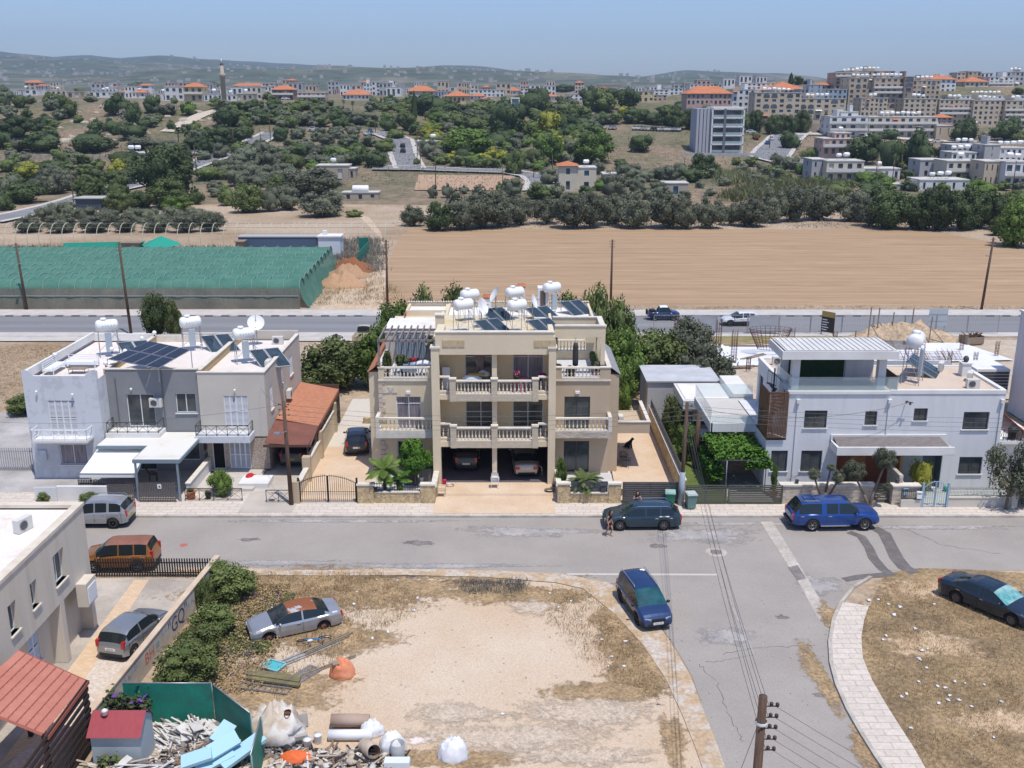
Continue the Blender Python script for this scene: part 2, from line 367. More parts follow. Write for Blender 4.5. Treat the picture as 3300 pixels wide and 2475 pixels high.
sheet('left_driveway',[(-13.9,60.9),(-9.4,60.9),(-9.4,71.5),(-13.9,71.5)],.14,M_stamp)
sheet('white_gravel_path',[(-13.9,71.5),(-9.4,71.5),(-9.4,84),(-13.9,84)],.14,mat('white_gravel',(0.62,0.57,0.50),.95,c2=(0.5,0.45,0.38),ns=8))
sheet('garage_driveway',[(-5.0,58.9),(2.75,58.9),(2.75,64.2),(-5.0,64.2)],.14,M_stamp)
sheet('right_driveway',[(6.9,60.8),(11.2,60.8),(10.9,82),(7.4,82)],.14,M_stamp)
sheet('cream_driveway',[(-17.4,59.0),(-13.95,59.0),(-13.95,75),(-17.4,75)],.134,mat('driveway_concrete',(0.50,0.45,0.39),.9,c2=(0.40,0.36,0.31),ns=.5))
sheet('villa_left_garden',[(-9.4,60.9),(-5.0,60.9),(-5.0,66.5),(-9.4,66.5)],.15,mat('white_pebbles',(0.66,0.63,0.58),.9,c2=(0.42,0.40,0.37),ns=9,fine=.2))
sheet('villa_right_patio',[(2.9,61.9),(6.9,61.9),(6.9,67),(2.9,67)],.15,mat('pale_patio',(0.56,0.55,0.54),.8,c2=(0.5,.49,.49),ns=1))
sheet('flower_bed',[(2.95,60.9),(6.9,60.9),(6.9,61.9),(2.95,61.9)],.16,mat('red_soil',(0.27,0.15,0.10),.95,c2=(0.18,.1,.07),ns=5))
M_lawn=mat('mown_lawn',(0.13,0.17,0.04),.95,c2=(0.09,0.125,0.03),ns=1.2,fine=.3,bs=30,bump=.5)
sheet('lawn',[(11.35,60.8),(14.2,60.8),(14.0,78),(11.0,78)],.145,M_lawn)
sheet('white_house_terrace',[(14.2,60.6),(33.5,60.6),(33.5,66),(14.0,66)],.135,mat('grey_terrace',(0.30,.29,.28),.9,c2=(.24,.23,.22),ns=2))
sheet('right_house_terrace',[(26.0,60.5),(33.6,60.5),(33.6,63.0),(26.0,63.0)],.142,mat('green_grey_tiles',(0.42,.44,.40),.8,c2=(.36,.38,.35),ns=1))
near_edge=[(560,1830),(700,1828),(850,1833),(1050,1838),(1250,1832),(1500,1842),(1750,1858),(1900,1885)]
def nearlot():return[*edge(near_edge),*edge([(1985,1960),(2060,2030),(2140,2110),(2200,2220),(2235,2330),(2262,2420),(2290,2520),(2320,2640)]),(-22,26,0),G(300,2475),G(480,2250),G(690,1880)]
sheet('sandy_lot',nearlot(),.020,M_lot)
kb=edge([(700,1832),(850,1838),(1050,1840),(1300,1836),(1560,1840),(1800,1850),(1960,1880),(2060,1945),(2150,2055),(2225,2180),(2270,2300),(2310,2400),(2345,2500),(2380,2640)])
kb2=edge([(690,1850),(850,1856),(1050,1858),(1300,1856),(1560,1862),(1790,1880),(1880,1900),(1985,1985),(2075,2085),(2145,2190),(2200,2310),(2240,2410),(2275,2510),(2310,2640)])
b=MB();n=len(kb)
for i in range(n-1):b.quad(*[Vector((p.x,p.y,.06))for p in(kb2[i],kb2[i+1],kb[i+1],kb[i])])
struct(b.build('lot_pavement',mat('broken_pavement',(0.50,0.44,0.37),.95,c2=(0.44,0.32,0.20),ns=1.1,fine=.2,bs=6,lo=.40,hi=.55)))
oc=edge([(2800,1862),(2745,1895),(2705,1945),(2680,2000),(2668,2070),(2672,2140),(2690,2210),(2725,2290),(2770,2370),(2820,2450),(2875,2530),(2950,2640)])
ic=edge([(2880,1880),(2840,1915),(2800,1960),(2785,2000),(2775,2060),(2780,2130),(2810,2200),(2850,2270),(2900,2350),(2945,2420),(2990,2500),(3060,2640)])
b=MB();c=MB()
def P3(p,z):return Vector((p.x,p.y,z))
for i in range(len(oc)-1):
 if i>=2:
  b.quad(P3(oc[i],.13),P3(oc[i+1],.13),P3(ic[i+1],.13),P3(ic[i],.13))
 a0,a1=oc[i],oc[i+1];dv=(a1-a0).normalized();no=Vector((dv.y,-dv.x,0))
 for(s0,s1,z0,z1)in((0,0,0,.135),):
  b0=a0-no*.18;b1=a1-no*.18
  c.add([P3(a0,0),P3(a1,0),P3(b1,0),P3(b0,0),P3(a0,.135),P3(a1,.135),P3(b1,.135),P3(b0,.135)],[(4,5,6,7),(0,1,5,4),(1,2,6,5),(2,3,7,6),(3,0,4,7)])
struct(b.build('curved_pavement',M_pave));struct(c.build('curved_kerb',M_kerb))
sheet('right_dry_lot',[*ic[2:],(40,25,0),(60,45,0),(60,51,0),*edge([(3300,1848),(3100,1835),(2960,1832),(2850,1850)])],.024,M_drygrass)
M_lotgrass=mat('thin_dry_weeds',(0.42,0.295,0.165),0.95,c2=(0.25,0.175,0.095),ns=0.8,fine=.35,bs=7,bump=.5)
M_lot2=mat('sand_patch',(0.56,0.42,0.28),.95,c2=(0.40,0.28,0.16),ns=.6,fine=.2,bs=4)
def pblob(name,x,y,rx,ry,z,m,seed=1,jit=.5,n=26):
 c=G(x,y);return sblob(name,c.x,c.y,rx,ry,z,m,n,seed,jit)
pblob('sand_patch',3050,1900,4.5,1.3,.03,M_lot2,3);pblob('sand_patch',3000,2080,2.6,1.4,.03,M_lot2,5)
pblob('sand_patch',3230,2330,3.0,1.2,.03,M_lot2,6)
for i,(x,y,rx,ry)in enumerate([(1100,1850,6,.4),(1600,1862,4,.35),(700,1850,3,.4),(2110,2030,.5,1.2),(2680,1990,.5,1.2),(2640,2180,.4,2.2),(2800,2440,.4,1.5),(1000,1900,5.5,2.0),(1280,1890,3.2,1.0),(850,1990,4,2.5),(1600,1910,2.4,.9),(2010,2080,1.0,2.2),(2060,2160,1.4,1.8),(1990,1995,1.2,1.0),(1090,2060,2.5,1.2),(820,2220,3.2,1.6),(1480,2450,2.2,.5),(2170,2390,.4,1.5),(1750,1925,2.0,.7),(1950,2230,2.0,.7)]):
 pblob('dry_weed_patch',x,y,rx*1.35,ry*1.35,.028+.001*i,M_lotgrass,i+11)
M_gg=mat('grey_gravel_spill',(0.45,.37,.28),.95,c2=(.53,.43,.325),ns=1.5,fine=.25,bs=9);M_wp=mat('white_plaster_spill',(0.68,.60,.53),.95,fine=.1)
for a in((1650,2380,4.5,1.1,.05,M_gg,61),(1900,2300,3,1.2,.051,M_gg,62),(1450,2300,2.5,.8,.052,M_gg,63),(1345,2390,.5,.3,.053,M_wp,64),(1900,2440,3,.6,.054,M_gg,65),(1720,1960,1.2,1.0,.055,M_gg,66)):pblob('spill_patch',*a[:4],a[4]-.005,a[5],a[6],.6)
def strip(name,p0,p1,w,z,m):
 a,b_=G(*p0),G(*p1);d=(b_-a).normalized();n_=Vector((-d.y,d.x,0))*w/2;q=MB();q.quad(P3(a-n_,z),P3(b_-n_,z),P3(b_+n_,z),P3(a+n_,z),m);return struct(q.build(name))
M_scuff=mat('pale_tyre_scuffs',(0.40,0.37,0.345),.9,c2=(0.29,0.275,0.265),ns=.9,lo=.4,hi=.6,fine=.1,bs=9)
for i,(x,y,rx,ry)in enumerate([(1100,1680,7,.3),(2350,1688,5,.3),(3000,1700,5,.35),(900,1815,6,.35),(1400,1825,6,.35),(2350,2050,1.6,.8)]):pblob('kerb_dust',x,y,rx,ry,.018+.0006*i,M_scuff,70+i,.6)
for i,(x,y,rx,ry)in enumerate([(2120,1760,.5,.3),(1350,1750,.9,.35),(2520,1990,.35,.25),(2100,2060,.3,.2),(2640,2240,.3,.2),(800,1740,.6,.25)]):pblob('oil_stain',x,y,rx,ry,.0225+.0002*i,M_blotch,80+i,.5)
strip('stop_line',(1828,1851),(2312,1853),.2,.022,M_mark)
strip('centre_line',(2318,1865),(2430,2110),.09,.022,mat('faded_line',(0.42,.39,.36),.9,c2=(.28,.26,.25),ns=3))
M_patch=mat('pale_trench_patch',(0.50,0.46,0.40),.95,c2=(0.36,0.32,0.28),ns=.8,fine=.15,bs=7)
q=MB();q.poly([P3(p,.02)for p in edge([(2450,1682),(2490,1682),(2600,1860),(2665,1970),(2640,2000),(2570,1870)])],M_patch);struct(q.build('trench_patch'))
q=MB();q.poly([P3(p,.024)for p in edge([(2538,1830),(2570,1822),(2598,1865),(2570,1872)])],M_blotch);struct(q.build('dark_patch'))
def wet(pts,w,z=.026):
 q=MB();P=[G(*p)for p in pts];L=[];Rr=[]
 for i,p in enumerate(P):
  a=P[max(0,i-1)];c=P[min(len(P)-1,i+1)];d=(c-a).normalized();n_=Vector((-d.y,d.x,0));ww=w*(1+.3*nz(i,3,1.1));L.append(p+n_*ww/2);Rr.append(p-n_*ww/2)
 for i in range(len(P)-1):q.quad(P3(Rr[i],z),P3(Rr[i+1],z),P3(L[i+1],z),P3(L[i],z))
 struct(q.build('water_streak',mat('wet_asphalt',(0.135,0.12,0.11),.6,c2=(.2,.185,.175),ns=2.0,lo=.45,hi=.75)))
wet([(2735,1715),(2775,1730),(2800,1765),(2815,1800),(2845,1835),(2875,1855)],.55)
wet([(2815,1700),(2850,1720),(2870,1760),(2890,1800),(2915,1830),(2950,1848)],.75,.027)
wet([(2720,1870),(2770,1860),(2830,1855),(2880,1850)],.5,.028)
pblob('scuffed_asphalt',1720,1715,4.5,.8,.017,M_scuff,31,.9);pblob('scuffed_asphalt',2250,1725,3.5,1.2,.0175,M_scuff,32,.9);pblob('scuffed_asphalt',2640,1890,1.2,1.3,.018,M_scuff,33,.7)
q=MB();c0=G(2308,1780);q.lathe([(0,.02),(.62,.02)],24,M_patch,Matrix.Translation((c0.x,c0.y,0)),caps=False);struct(q.build('manhole_surround'))
q=MB();q.lathe([(0,.026),(.33,.026)],20,M_blotch,Matrix.Translation((c0.x,c0.y,0)),caps=False);o=q.build('manhole_cover');tag(o,'round rusty manhole cover in a pale concrete ring on the side street','manhole')
c0=G(592,1757);q=MB();q.lathe([(0,.02),(.22,.02)],14,mat('red_paint_dot',(0.45,.12,.10),.9),Matrix.Translation((c0.x,c0.y,0)),caps=False);struct(q.build('red_paint_spot'))
sheet('left_block_yard',[(-26,50.2),(-16.05,50.2),(-17.8,28),(-26,28)],.03,mat('stained_concrete',(0.50,0.44,0.37),.9,c2=(0.33,0.29,0.25),ns=.35,fine=.08,bs=8))
sheet('left_block_gravel',[(-19.9,42.3),(-16.8,42.3),(-17.8,28),(-19.9,28)],.035,mat('white_stones',(0.66,0.60,0.53),.95,c2=(.48,.38,.3),ns=7,fine=.2,bs=14))
sheet('peach_tiled_path',[(-20.7,50.0),(-19.9,50.0),(-19.2,36),(-20.3,34)],.04,mat('peach_tiles',(0.66,0.49,0.32),.8,c2=(.58,.42,.28),kind='brick',ns=1.5,amt=.75))
rs=random.Random(77);M_crk=mat('tarred_crack',(0.13,.12,.115),.9)
for pts in([(2330,2110),(2420,2092),(2520,2085),(2640,2080)],[(2270,2135),(2350,2128),(2430,2110)],[(2250,2140),(2310,2200),(2360,2330),(2400,2400)],[(2900,1700),(3050,1760),(3250,1790)]):
 q=MB();P=[G(*p)for p in pts];Q=[]
 for a,c in zip(P,P[1:]):Q+=[a.lerp(c,i/8)+Vector((rs.gauss(0,.06),rs.gauss(0,.06),0))for i in range(8)]
 for a,c in zip(Q,Q[1:]):n_=Vector((-(c-a).y,(c-a).x,0)).normalized()*rs.uniform(.004,.016);q.quad(P3(a-n_,.0235),P3(c-n_,.0235),P3(c+n_,.0235),P3(a+n_,.0235))
 struct(q.build('road_crack',M_crk))
RP=[]
def road(name,pts,w,m=M_asph2,off=.35,pav=True):
 P=[];
 for(a,b_)in zip(pts,pts[1:]):
  A,B=T(*a),T(*b_);n=max(2,int((B-A).length/8))
  for i in range(n):p=A.lerp(B,i/n);P.append(p)
 P.append(T(*pts[-1]));RP.extend(P);q=MB();L=[];Rr=[]
 for i,p in enumerate(P):
  a=P[max(0,i-1)];c=P[min(len(P)-1,i+1)];d=(c-a);d.z=0;d.normalize();n_=Vector((-d.y,d.x,0));L.append(p+n_*w/2);Rr.append(p-n_*w/2)
 def zz(v):return Vector((v.x,v.y,TZ(v.x,v.y)+off))
 for i in range(len(P)-1):q.quad(zz(Rr[i]),zz(Rr[i+1]),zz(L[i+1]),zz(L[i]),m)
 if pav:
  for S in(L,Rr):
   sgn=1 if S is L else-1
   for i in range(len(P)-1):
    a,b_=zz(S[i]),zz(S[i+1]);d=(b_-a).normalized();n_=Vector((-d.y,d.x,0))*1.6*sgn;up=Vector((0,0,.1))
    f=[a+up,b_+up,b_+n_+up,a+n_+up];q.quad(*(f if sgn<0 else f[::-1]),M_pavep);q.quad(a,b_,b_+up,a+up,M_pavep)
 return struct(q.build(name))
road('hill_road',[(-60,720),(90,690),(250,648),(330,620),(420,600),(560,560),(640,532),(720,505),(790,470),(850,440),(880,425)],6.5)
road('valley_road',[(1170,430),(1235,432),(1290,455),(1300,500),(1310,525),(1322,548)],7)
road('valley_road',[(1200,545),(1350,546),(1500,550),(1640,553),(1720,568),(1745,590),(1738,620)],6)
road('dirt_lane',[(540,425),(600,395),(650,372),(710,356)],6,mat('pale_lane',(0.50,.43,.34),.95),pav=False)
road('apartment_road',[(2600,532),(2480,508),(2500,480),(2530,450),(2560,432)],11)
road('terrace_road',[(2560,438),(2700,440),(2900,448),(3100,452),(3300,455)],7,M_pavep,pav=False)
q=MB();q.poly([Vector((p.x,p.y,TZ(p.x,p.y)+.25))for p in[T(1335,615),T(1640,618),T(1700,590),T(1650,568),T(1350,566)]],mat('pinkish_tilled_soil',(0.44,.30,.20),.95,c2=(.36,.24,.15),ns=.2,fine=.15,bs=2));struct(q.build('tilled_plot'))
sk=[(-900,190),(-300,150),(0,163),(90,157),(220,176),(300,182),(400,175),(490,188),(600,176),(720,188),(840,195),(960,202),(1130,210),(1270,223),(1430,221),(1520,228),(1640,238),(1790,256),(1920,270),(2000,256),(2160,243),(2300,250),(2420,258),(2540,270),(2700,285),(3000,300),(3400,310),(4200,320)]
b=MB();cols=[-1000+i*22 for i in range(245)];rows=[1500,1650,1800,1950,2100,2250,2400,2550,2700,2850,3000,3150,3300,3450,3600,3750,3900,4050,4200,4350,4500,4650,4800,4950,5100,5250,5400,5800]
for r_ in rows:
 for x in cols:
  yk=interp(sk,x);u=(x-CX)/F_PX;top=W(x,yk,5400).z;t=min(1,max(0,(r_-1500)/3900));h=40+(top-40)*(t**1.15)
  k=math.sin(math.pi*min(1,t));X=u*r_*1.04
  h+=k*(nz(X,r_,.0011,2)*50+nz(X,r_,.003,4)*24)+(nz(X,r_,.006,5)*5)
  if r_<1600:h=12
  if r_>5400:h=top*(1-(r_-5400)/4000)
  b.v.append((X,r_,max(h,20)-2))
nc=len(cols)
for j in range(len(rows)-1):
 for i in range(nc-1):a=j*nc+i;b.f.append((a,a+1,a+nc+1,a+nc));b.m.append(0);b.smooth.append(True)
M_hill=mat('hill_scrub',(0.075,0.09,0.055),.95,c2=(0.24,0.20,0.14),ns=0.0035,fine=.4,bs=.02,lo=.52,hi=.72,det=12)
b.ms=[M_hill];struct(b.build('hills'))
q=MB();rs=random.Random(5);M_vil=mat('village_plaster',(0.50,0.47,0.43),.9,c2=(.34,.3,.25),ns=.01)
for i in range(520):
 cx=rs.choice([150,300,480,620,760,900,1050,1250,1400,1550,1700,2050,2200,2350])+rs.gauss(0,70);t=min(.95,max(.06,rs.choice([.12,.2,.25,.4,.6])+rs.gauss(0,.07)));r_=1500+3900*t
 u=(cx-CX)/F_PX;top=W(cx,interp(sk,cx),5400).z;X=u*r_*1.04;k=math.sin(math.pi*t);h=40+(top-40)*(t**1.15)+k*(nz(X,r_,.0011,2)*50+nz(X,r_,.003,4)*24)
 s=rs.uniform(1.8,4)*(1+t);q.box(X-s,X+s,r_-s*.6,r_+s*.6,h-10,h+rs.uniform(1.5,4),M_vil)
stuff(q.build('hillside_village'),'scattered pale houses of distant villages on the hazy hills','village')
#NEAR BUILDINGS
NX,NY=Vector((1,0,0)),Vector((0,1,0))
def front(x,y,z=0):return Fr((x,y,z),(1,0,0),(0,-1,0))
def rside(x,y,z=0):return Fr((x,y,z),(0,1,0),(1,0,0))
def lside(x,y,z=0):return Fr((x,y,z),(0,-1,0),(-1,0,0))
def back(x,y,z=0):return Fr((x,y,z),(-1,0,0),(0,1,0))
def shell(par,name,m,x0,x1,y0,y1,z0,z1,hf=(),hr=(),hl=(),depth=.18,roofz=None,par_t=.2,roofm=None,cop=None,base=True,skip=()):
 'walls with openings on front/right/left, parapet, roof slab'
 b=MB()
 if 'f' not in skip:holed(b,front(x0,y0),0,x1-x0,z0,z1,hf,depth)
 if 'r' not in skip:holed(b,rside(x1,y0),0,y1-y0,z0,z1,hr,depth)
 if 'l' not in skip:holed(b,lside(x0,y1),0,y1-y0,z0,z1,hl,depth)
 if 'b' not in skip:back(x1,y1).q(b,0,x1-x0,z0,z1)
 t=par_t
 if roofz is not None and roofz<z1-.02:
  for(a,c,d,e)in((x0+t,x1-t,y0+t,y0+t),(x1-t,x0+t,y1-t,y1-t)):b.quad((a,d,roofz),(c,e,roofz),(c,e,z1),(a,d,z1))if a>c else b.quad((c,d,roofz),(a,e,roofz),(a,e,z1),(c,d,z1))
  b.quad((x0+t,y0+t,roofz),(x0+t,y1-t,roofz),(x0+t,y1-t,z1),(x0+t,y0+t,z1));b.quad((x1-t,y1-t,roofz),(x1-t,y0+t,roofz),(x1-t,y0+t,z1),(x1-t,y1-t,z1))
  for(a,c,d,e)in((x0,x1,y0,y0+t),(x0,x1,y1-t,y1),(x0,x0+t,y0+t,y1-t),(x1-t,x1,y0+t,y1-t)):b.quad((a,d,z1),(c,d,z1),(c,e,z1),(a,e,z1))
 o=b.build(name,m,par)
 if roofz is not None:
  r=MB();tt=t if roofz<z1-.02 else 0;r.quad((x0+tt,y0+tt,roofz),(x1-tt,y0+tt,roofz),(x1-tt,y1-tt,roofz),(x0+tt,y1-tt,roofz));r.build('roof',roofm or M_roofw,par)
 if cop:
  c=MB();e=.04;ct=.07
  for(a,cc,d,f)in((x0-e,x1+e,y0-e,y0+t+e),(x0-e,x1+e,y1-t-e,y1+e),(x0-e,x0+t+e,y0+t+e,y1-t-e),(x1-t-e,x1+e,y0+t+e,y1-t-e)):c.box(a,cc,d,f,z1+.003,z1+ct)
  c.build('coping',cop,par)
 return o
M_roofw=mat('white_roof_membrane',(0.72,0.70,0.67),.8,c2=(0.60,0.53,0.45),ns=.5,fine=.06,bs=6,lo=.5,hi=.75)
M_roofp=mat('pinkish_roof_paint',(0.66,0.58,0.52),.85,c2=(0.70,0.66,0.61),ns=.4,fine=.06,bs=6)
M_greywall=mat('grey_render',(0.25,0.255,0.26),.9,c2=(0.22,0.225,0.23),ns=.6,bump=.2,bs=50,fine=.05)
M_marble=mat('white_veined_render',(0.50,0.52,0.55),.8,c2=(0.58,0.60,0.63),ns=1.3,det=3,fine=.05,lo=.42,hi=.5)
M_bwall=mat('beige_render',(0.56,0.52,0.45),.9,c2=(0.51,0.47,0.41),ns=.5,bump=.2,bs=60,fine=.05)
M_stoneclad=mat('brown_stone_cladding',(0.33,0.26,0.21),.9,c2=(0.50,0.43,0.36),kind='wallbrick',ns=4,amt=.55,bump=.5,bs=12)
M_rubble=mat('golden_rubble_stone',(0.56,0.43,0.24),.9,c2=(0.35,0.27,0.17),kind='voronoi',ns=4.2,bump=.8,bs=9,fine=.25,lo=.15,hi=.85)
M_split=mat('cream_split_stone',(0.58,0.52,0.44),.9,c2=(0.38,0.33,0.27),ns=2.2,stretch=(1,1,4),bump=.9,bs=9,fine=.15,lo=.4,hi=.6)
M_tan=mat('tan_render',(0.50,0.40,0.285),.9,c2=(0.46,0.365,0.26),ns=.5,bump=.3,bs=70,fine=.06)
#the three-unit villa in the middle
V=thing('villa','three storey cream villa block with stone balustrades and two open garages','villa',(-1.2,66,0))
V.location=(0,0,0)
X0,X1=-5.32,2.90
vp=MB()
g=MB();g.box(-4.9,2.5,71.8,72,0.1,2.9);g.box(-5.32,-5.1,64.5,72,0.1,2.9);g.box(2.68,2.9,64.5,72,.1,2.9);g.build('garage_wall',M_cream,V)
g=MB();g.box(-5.1,2.68,63.9,71.8,.1,.135);g.build('garage_floor',mat('dark_garage_pavers',(0.14,0.12,0.13),.85,c2=(.10,.09,.10),kind='brick',ns=5,amt=.6),V)
parts(V,'pillar',M_cream,[(X0,-4.80,63.85,64.6,.12,9.62),(2.42,X1,63.85,64.6,.12,9.62)])
p=MB();p.box(-1.34,-1.02,64.1,64.45,.12,2.85);p.build('pillar',M_cream,V)
parts(V,'pillar_cap',M_stonew,[(X0-.06,-4.72,63.79,64.68,9.62,9.74),(2.34,X1+.06,63.79,64.68,9.62,9.74)])
p=MB();p.box(-5.02,2.72,63.95,64.3,9.2,10.68);p.box(-5.02,-4.5,64.3,66.5,10.2,10.68);p.box(2.4,2.72,64.3,66.5,10.2,10.68);p.build('parapet_beam',M_cream,V)
p=MB();p.box(-5.07,2.77,63.9,64.36,10.683,10.75);p.build('coping',M_stonew,V)
for xs in(-4.55,1.45):
 p=MB()
 for i in range(3):p.box(xs+i*.5,xs+i*.5+.44,63.90,63.95,9.75,10.19)
 p.build('plaque',mat('golden_plaque',(0.52,0.42,0.26),.9,c2=(.46,.36,.22),ns=2),V)
for(z0,z1)in((2.78,3.18),(6.1,6.45)):
 p=MB();p.box(-4.80,2.42,64.0,66.2,z0,z1)
 p.build('floor_slab',M_cream,V)
p=MB();p.box(-5.1,2.7,66.2,74.8,9.3,9.55);p.box(-5.02,2.72,64.3,66.2,9.3,9.5);p.build('roof',mat('ochre_roof',(0.55,0.46,0.26),.9,c2=(0.62,.57,.50),ns=.6),V)
for zb,open_ in((3.18,0),(6.45,1)):
 zt=zb+2.85 if zb<5 else 9.3
 holes=[(1.9,4.0,zb+.05,zb+2.45),(5.15,7.25,zb+.05,zb+2.45)]
 b=MB();fr=front(-5.1,66.2);holed(b,fr,0,7.8,zb,zt,holes,.2);b.build('wall',mat('warm_bounce_lit_render',(0.80,0.65,0.42),.9,c2=(.74,.60,.38),ns=.6,fine=.05),V)  # recess walls lighter than the cream render, bounced light put into the colour
 b=MB();b.box(-1.33,-1.0,64.25,66.2,zb,zt);b.build('party_wall',M_cream,V)
 b=MB();b.box(-5.1,-4.9,64.6,66.2,zb,zt);b.box(2.5,2.7,64.6,66.2,zb,zt);b.build('side_wall',M_cream,V)
 for i,h in enumerate(holes):
  d=window(V,fr,*h,d=-.12,muls=1,trans=.82 if open_ else .55,name='balcony_door',glass=M_glassc if(open_ and i==1)else M_glass)
  if open_ and i==0:
   c=MB()
   for k in range(8):
    a=h[0]+.55+k*.11;w=.07*(1-abs(k-3.5)*.05);c.tube(fr.p(a,zb+2.35,-.05),fr.p(h[0]+.95+k*.03,zb+.95,-.05),.055,5);c.tube(fr.p(h[0]+.95+k*.03,zb+.95,-.05),fr.p(h[0]+.8+k*.07,zb+.1,-.05),.05,5)
   c.build('curtain',mat('mauve_curtain',(0.30,0.22,0.22),.9),d)
 b=MB();y=63.75
 for(a,c)in((-4.12,-3.72),(-1.37,-.97),(1.35,1.75)):b.box(a,c,y-.02,64.05,zb-.4,zb+1.1)
 b.box(-3.72,-1.37,y+.03,64.0,zb-.4,zb+.04);b.box(-.97,1.35,y+.03,64.0,zb-.4,zb+.04)
 b.box(-4.8,-4.12,64.1,64.35,zb-.35,zb+.12);b.box(1.75,2.42,64.1,64.35,zb-.35,zb+.12)
 b.build('balcony_wall',mat('limestone_blocks',(0.56,0.49,0.38),.9,c2=(0.48,0.41,0.31),kind='wallbrick',ns=2.2,amt=.7),V)
 for(a,c)in((-3.72,-1.37),(-.97,1.35)):balustrade(V,front(0,y+.15),a,c,zb+.05,h=.98,sp=.235)
 for(a,c)in((-4.8,-4.12),(1.75,2.42)):balustrade(V,front(0,64.22),a,c,zb+.125,h=1.1,sp=.235)
 b=MB()
 for(a,c)in((-4.16,-3.68),(-1.41,-.93),(1.31,1.79)):b.box(a,c,y-.06,64.1,zb+1.103,zb+1.19)
 b.build('pier_cap',M_stonew,V)
for S,(xa,xb)in(('l',(-9.1,-5.32)),('r',(2.90,6.72))):
 wl=M_cream if S=='l' else M_tan
 wx=(-7.95,-6.25)if S=='l' else(3.6,5.36)
 gx=(-7.95,-6.15)if S=='l' else(3.6,5.36)
 hs=[(wx[0]-xa,wx[1]-xa,3.35,5.72),(gx[0]-xa,gx[1]-xa,.2,2.5)]
 b=MB();fr=front(xa,66.0);holed(b,fr,0,xb-xa,.12,6.95,hs,.2)
 ox=xa if S=='l' else xb
 (lside(xa,80)if S=='l' else rside(xb,66)).q(b,0,14,.12,6.95)
 b.build('wall',wl,V)
 fm=M_alu if S=='l' else M_dgrey
 window(V,fr,*hs[0],d=-.1,frame=fm,trans=.78 if S=='l' else 0,glass=M_glassc if S=='l' else M_glass,name='balcony_door')
 window(V,fr,*hs[1],d=-.1,frame=fm,glass=M_glass,name='patio_door')
 b=MB();b.box(xa-.15 if S=='l' else xa,xb if S=='l' else xb+.05,64.75,65.997,3.18,3.42);b.build('balcony_slab',M_cream,V)
 b=MB();b.box(xa-.17 if S=='l' else xa,xb if S=='l' else xb+.07,64.71,64.75,3.15,3.60);b.build('balcony_fascia',M_split if S=='r' else M_stonew,V)
 balustrade(V,front(0,64.86),(xa-.1)if S=='l' else xa+.05,xb-.08 if S=='l' else xb,3.62,h=.95,sp=.26)
 b=MB()
 cxx=xa-.15 if S=='l' else xb-.18
 b.box(cxx,cxx+.24,64.72,64.98,3.6,4.62);b.box(cxx,cxx+.24,64.98,65.997,4.5,4.62);b.build('balustrade_pier',M_stonew,V)
 balustrade(V,rside(cxx+.12,65.0),0,.95,3.6,h=.88,sp=.3)
 b=MB();b.box(xa,xb,66.0,74.5,6.951,7.0);b.build('roof_terrace',M_tile,V)
 ba,bb=(-8.72,-5.75)if S=='l' else(3.4,6.0)
 b=MB();b.box(xa,ba,65.98,66.2,6.95,7.75);b.box(bb,xb,65.98,66.2,6.95,7.75);b.box(xa,xa+.2,66.2,74.5,7.0,7.9)if S=='l' else b.box(xb-.2,xb,66.2,74.5,7.0,7.75);b.build('parapet',wl,V)
 b=MB();b.box(xa-.05,ba,65.93,66.25,7.753,7.82);b.box(bb,xb+.05,65.93,66.25,7.753,7.82);b.box(xb-.25,xb+.05,66.25,74.5,7.753,7.82)if S=='r' else b.box(xa-.05,xa+.25,66.25,74.5,7.903,7.97);b.box(xa-.03,xb+.03,65.9,65.995,6.84,6.93);b.build('coping',M_stonew,V)
 balustrade(V,front(0,66.1),ba,bb,7.0,h=.8,sp=.24)
 lt=MB();lt.box((wx[0]+wx[1])/2-.15,(wx[0]+wx[1])/2+.15,65.85,65.998,5.95,6.12);lt.build('wall_lamp',M_alu,V)
b=MB();
for t in(((-8.75,6.0),(-8.35,6.0),(-8.55,6.4)),((-8.5,6.42),(-8.1,6.42),(-8.3,6.02)),((-8.25,6.0),(-7.85,6.0),(-8.05,6.4))):
 b.add([(x,65.95,z)for x,z in t]+[(x,65.998,z)for x,z in t],[(0,1,2),(0,3,4,1),(1,4,5,2),(2,5,3,0)])
b.build('triangle_relief',M_stonew,V)
b=MB()
for i in range(20):
 z=.2+i*.34;w=.42 if i%2 else .26
 if 3.1<z<3.7:continue
 b.box(-9.13,-9.1+w,65.94,65.997,z,z+.3)
b.build('quoins',mat('quoin_stone',(0.58,.50,.41),.9,c2=(.50,.40,.32),ns=2,fine=.1),V)
b=MB();b.box(-9.85,-9.1,66.6,79,.12,7.3);b.build('annex_wall',M_cream,V)
b=MB();b.quad((-9.95,66.4,7.3),(-9.12,66.4,7.9),(-9.12,79,7.9),(-9.95,79,7.3));b.build('tiled_slope',M_terra,V)
b=MB();b.box(6.73,7.35,66.3,74,.12,7.2);b.build('annex_wall',M_tan,V)
b=MB();b.quad((6.73,66.2,7.75),(7.45,66.2,7.2),(7.45,74,7.2),(6.73,74,7.75));b.quad((6.73,66.2,7.2),(7.45,66.2,7.2),(6.73,66.2,7.75),(6.73,66.2,7.75))if 0 else None;b.build('grey_slope',mat('grey_tiles',(0.22,.225,.235),.8,c2=(.3,.3,.31),ns=3),V)
b=MB();b.box(7.35,9.6,66.5,66.65,2.9,3.7);b.box(9.45,9.6,66.65,71.5,2.9,3.7);b.box(7.35,9.45,66.65,71.5,2.9,3.0);b.build('side_terrace',M_tan,V)
b=MB();b.box(7.3,9.65,66.45,66.7,3.703,3.77);b.box(9.4,9.65,66.7,71.5,3.703,3.77);b.build('coping',M_stonew,V)
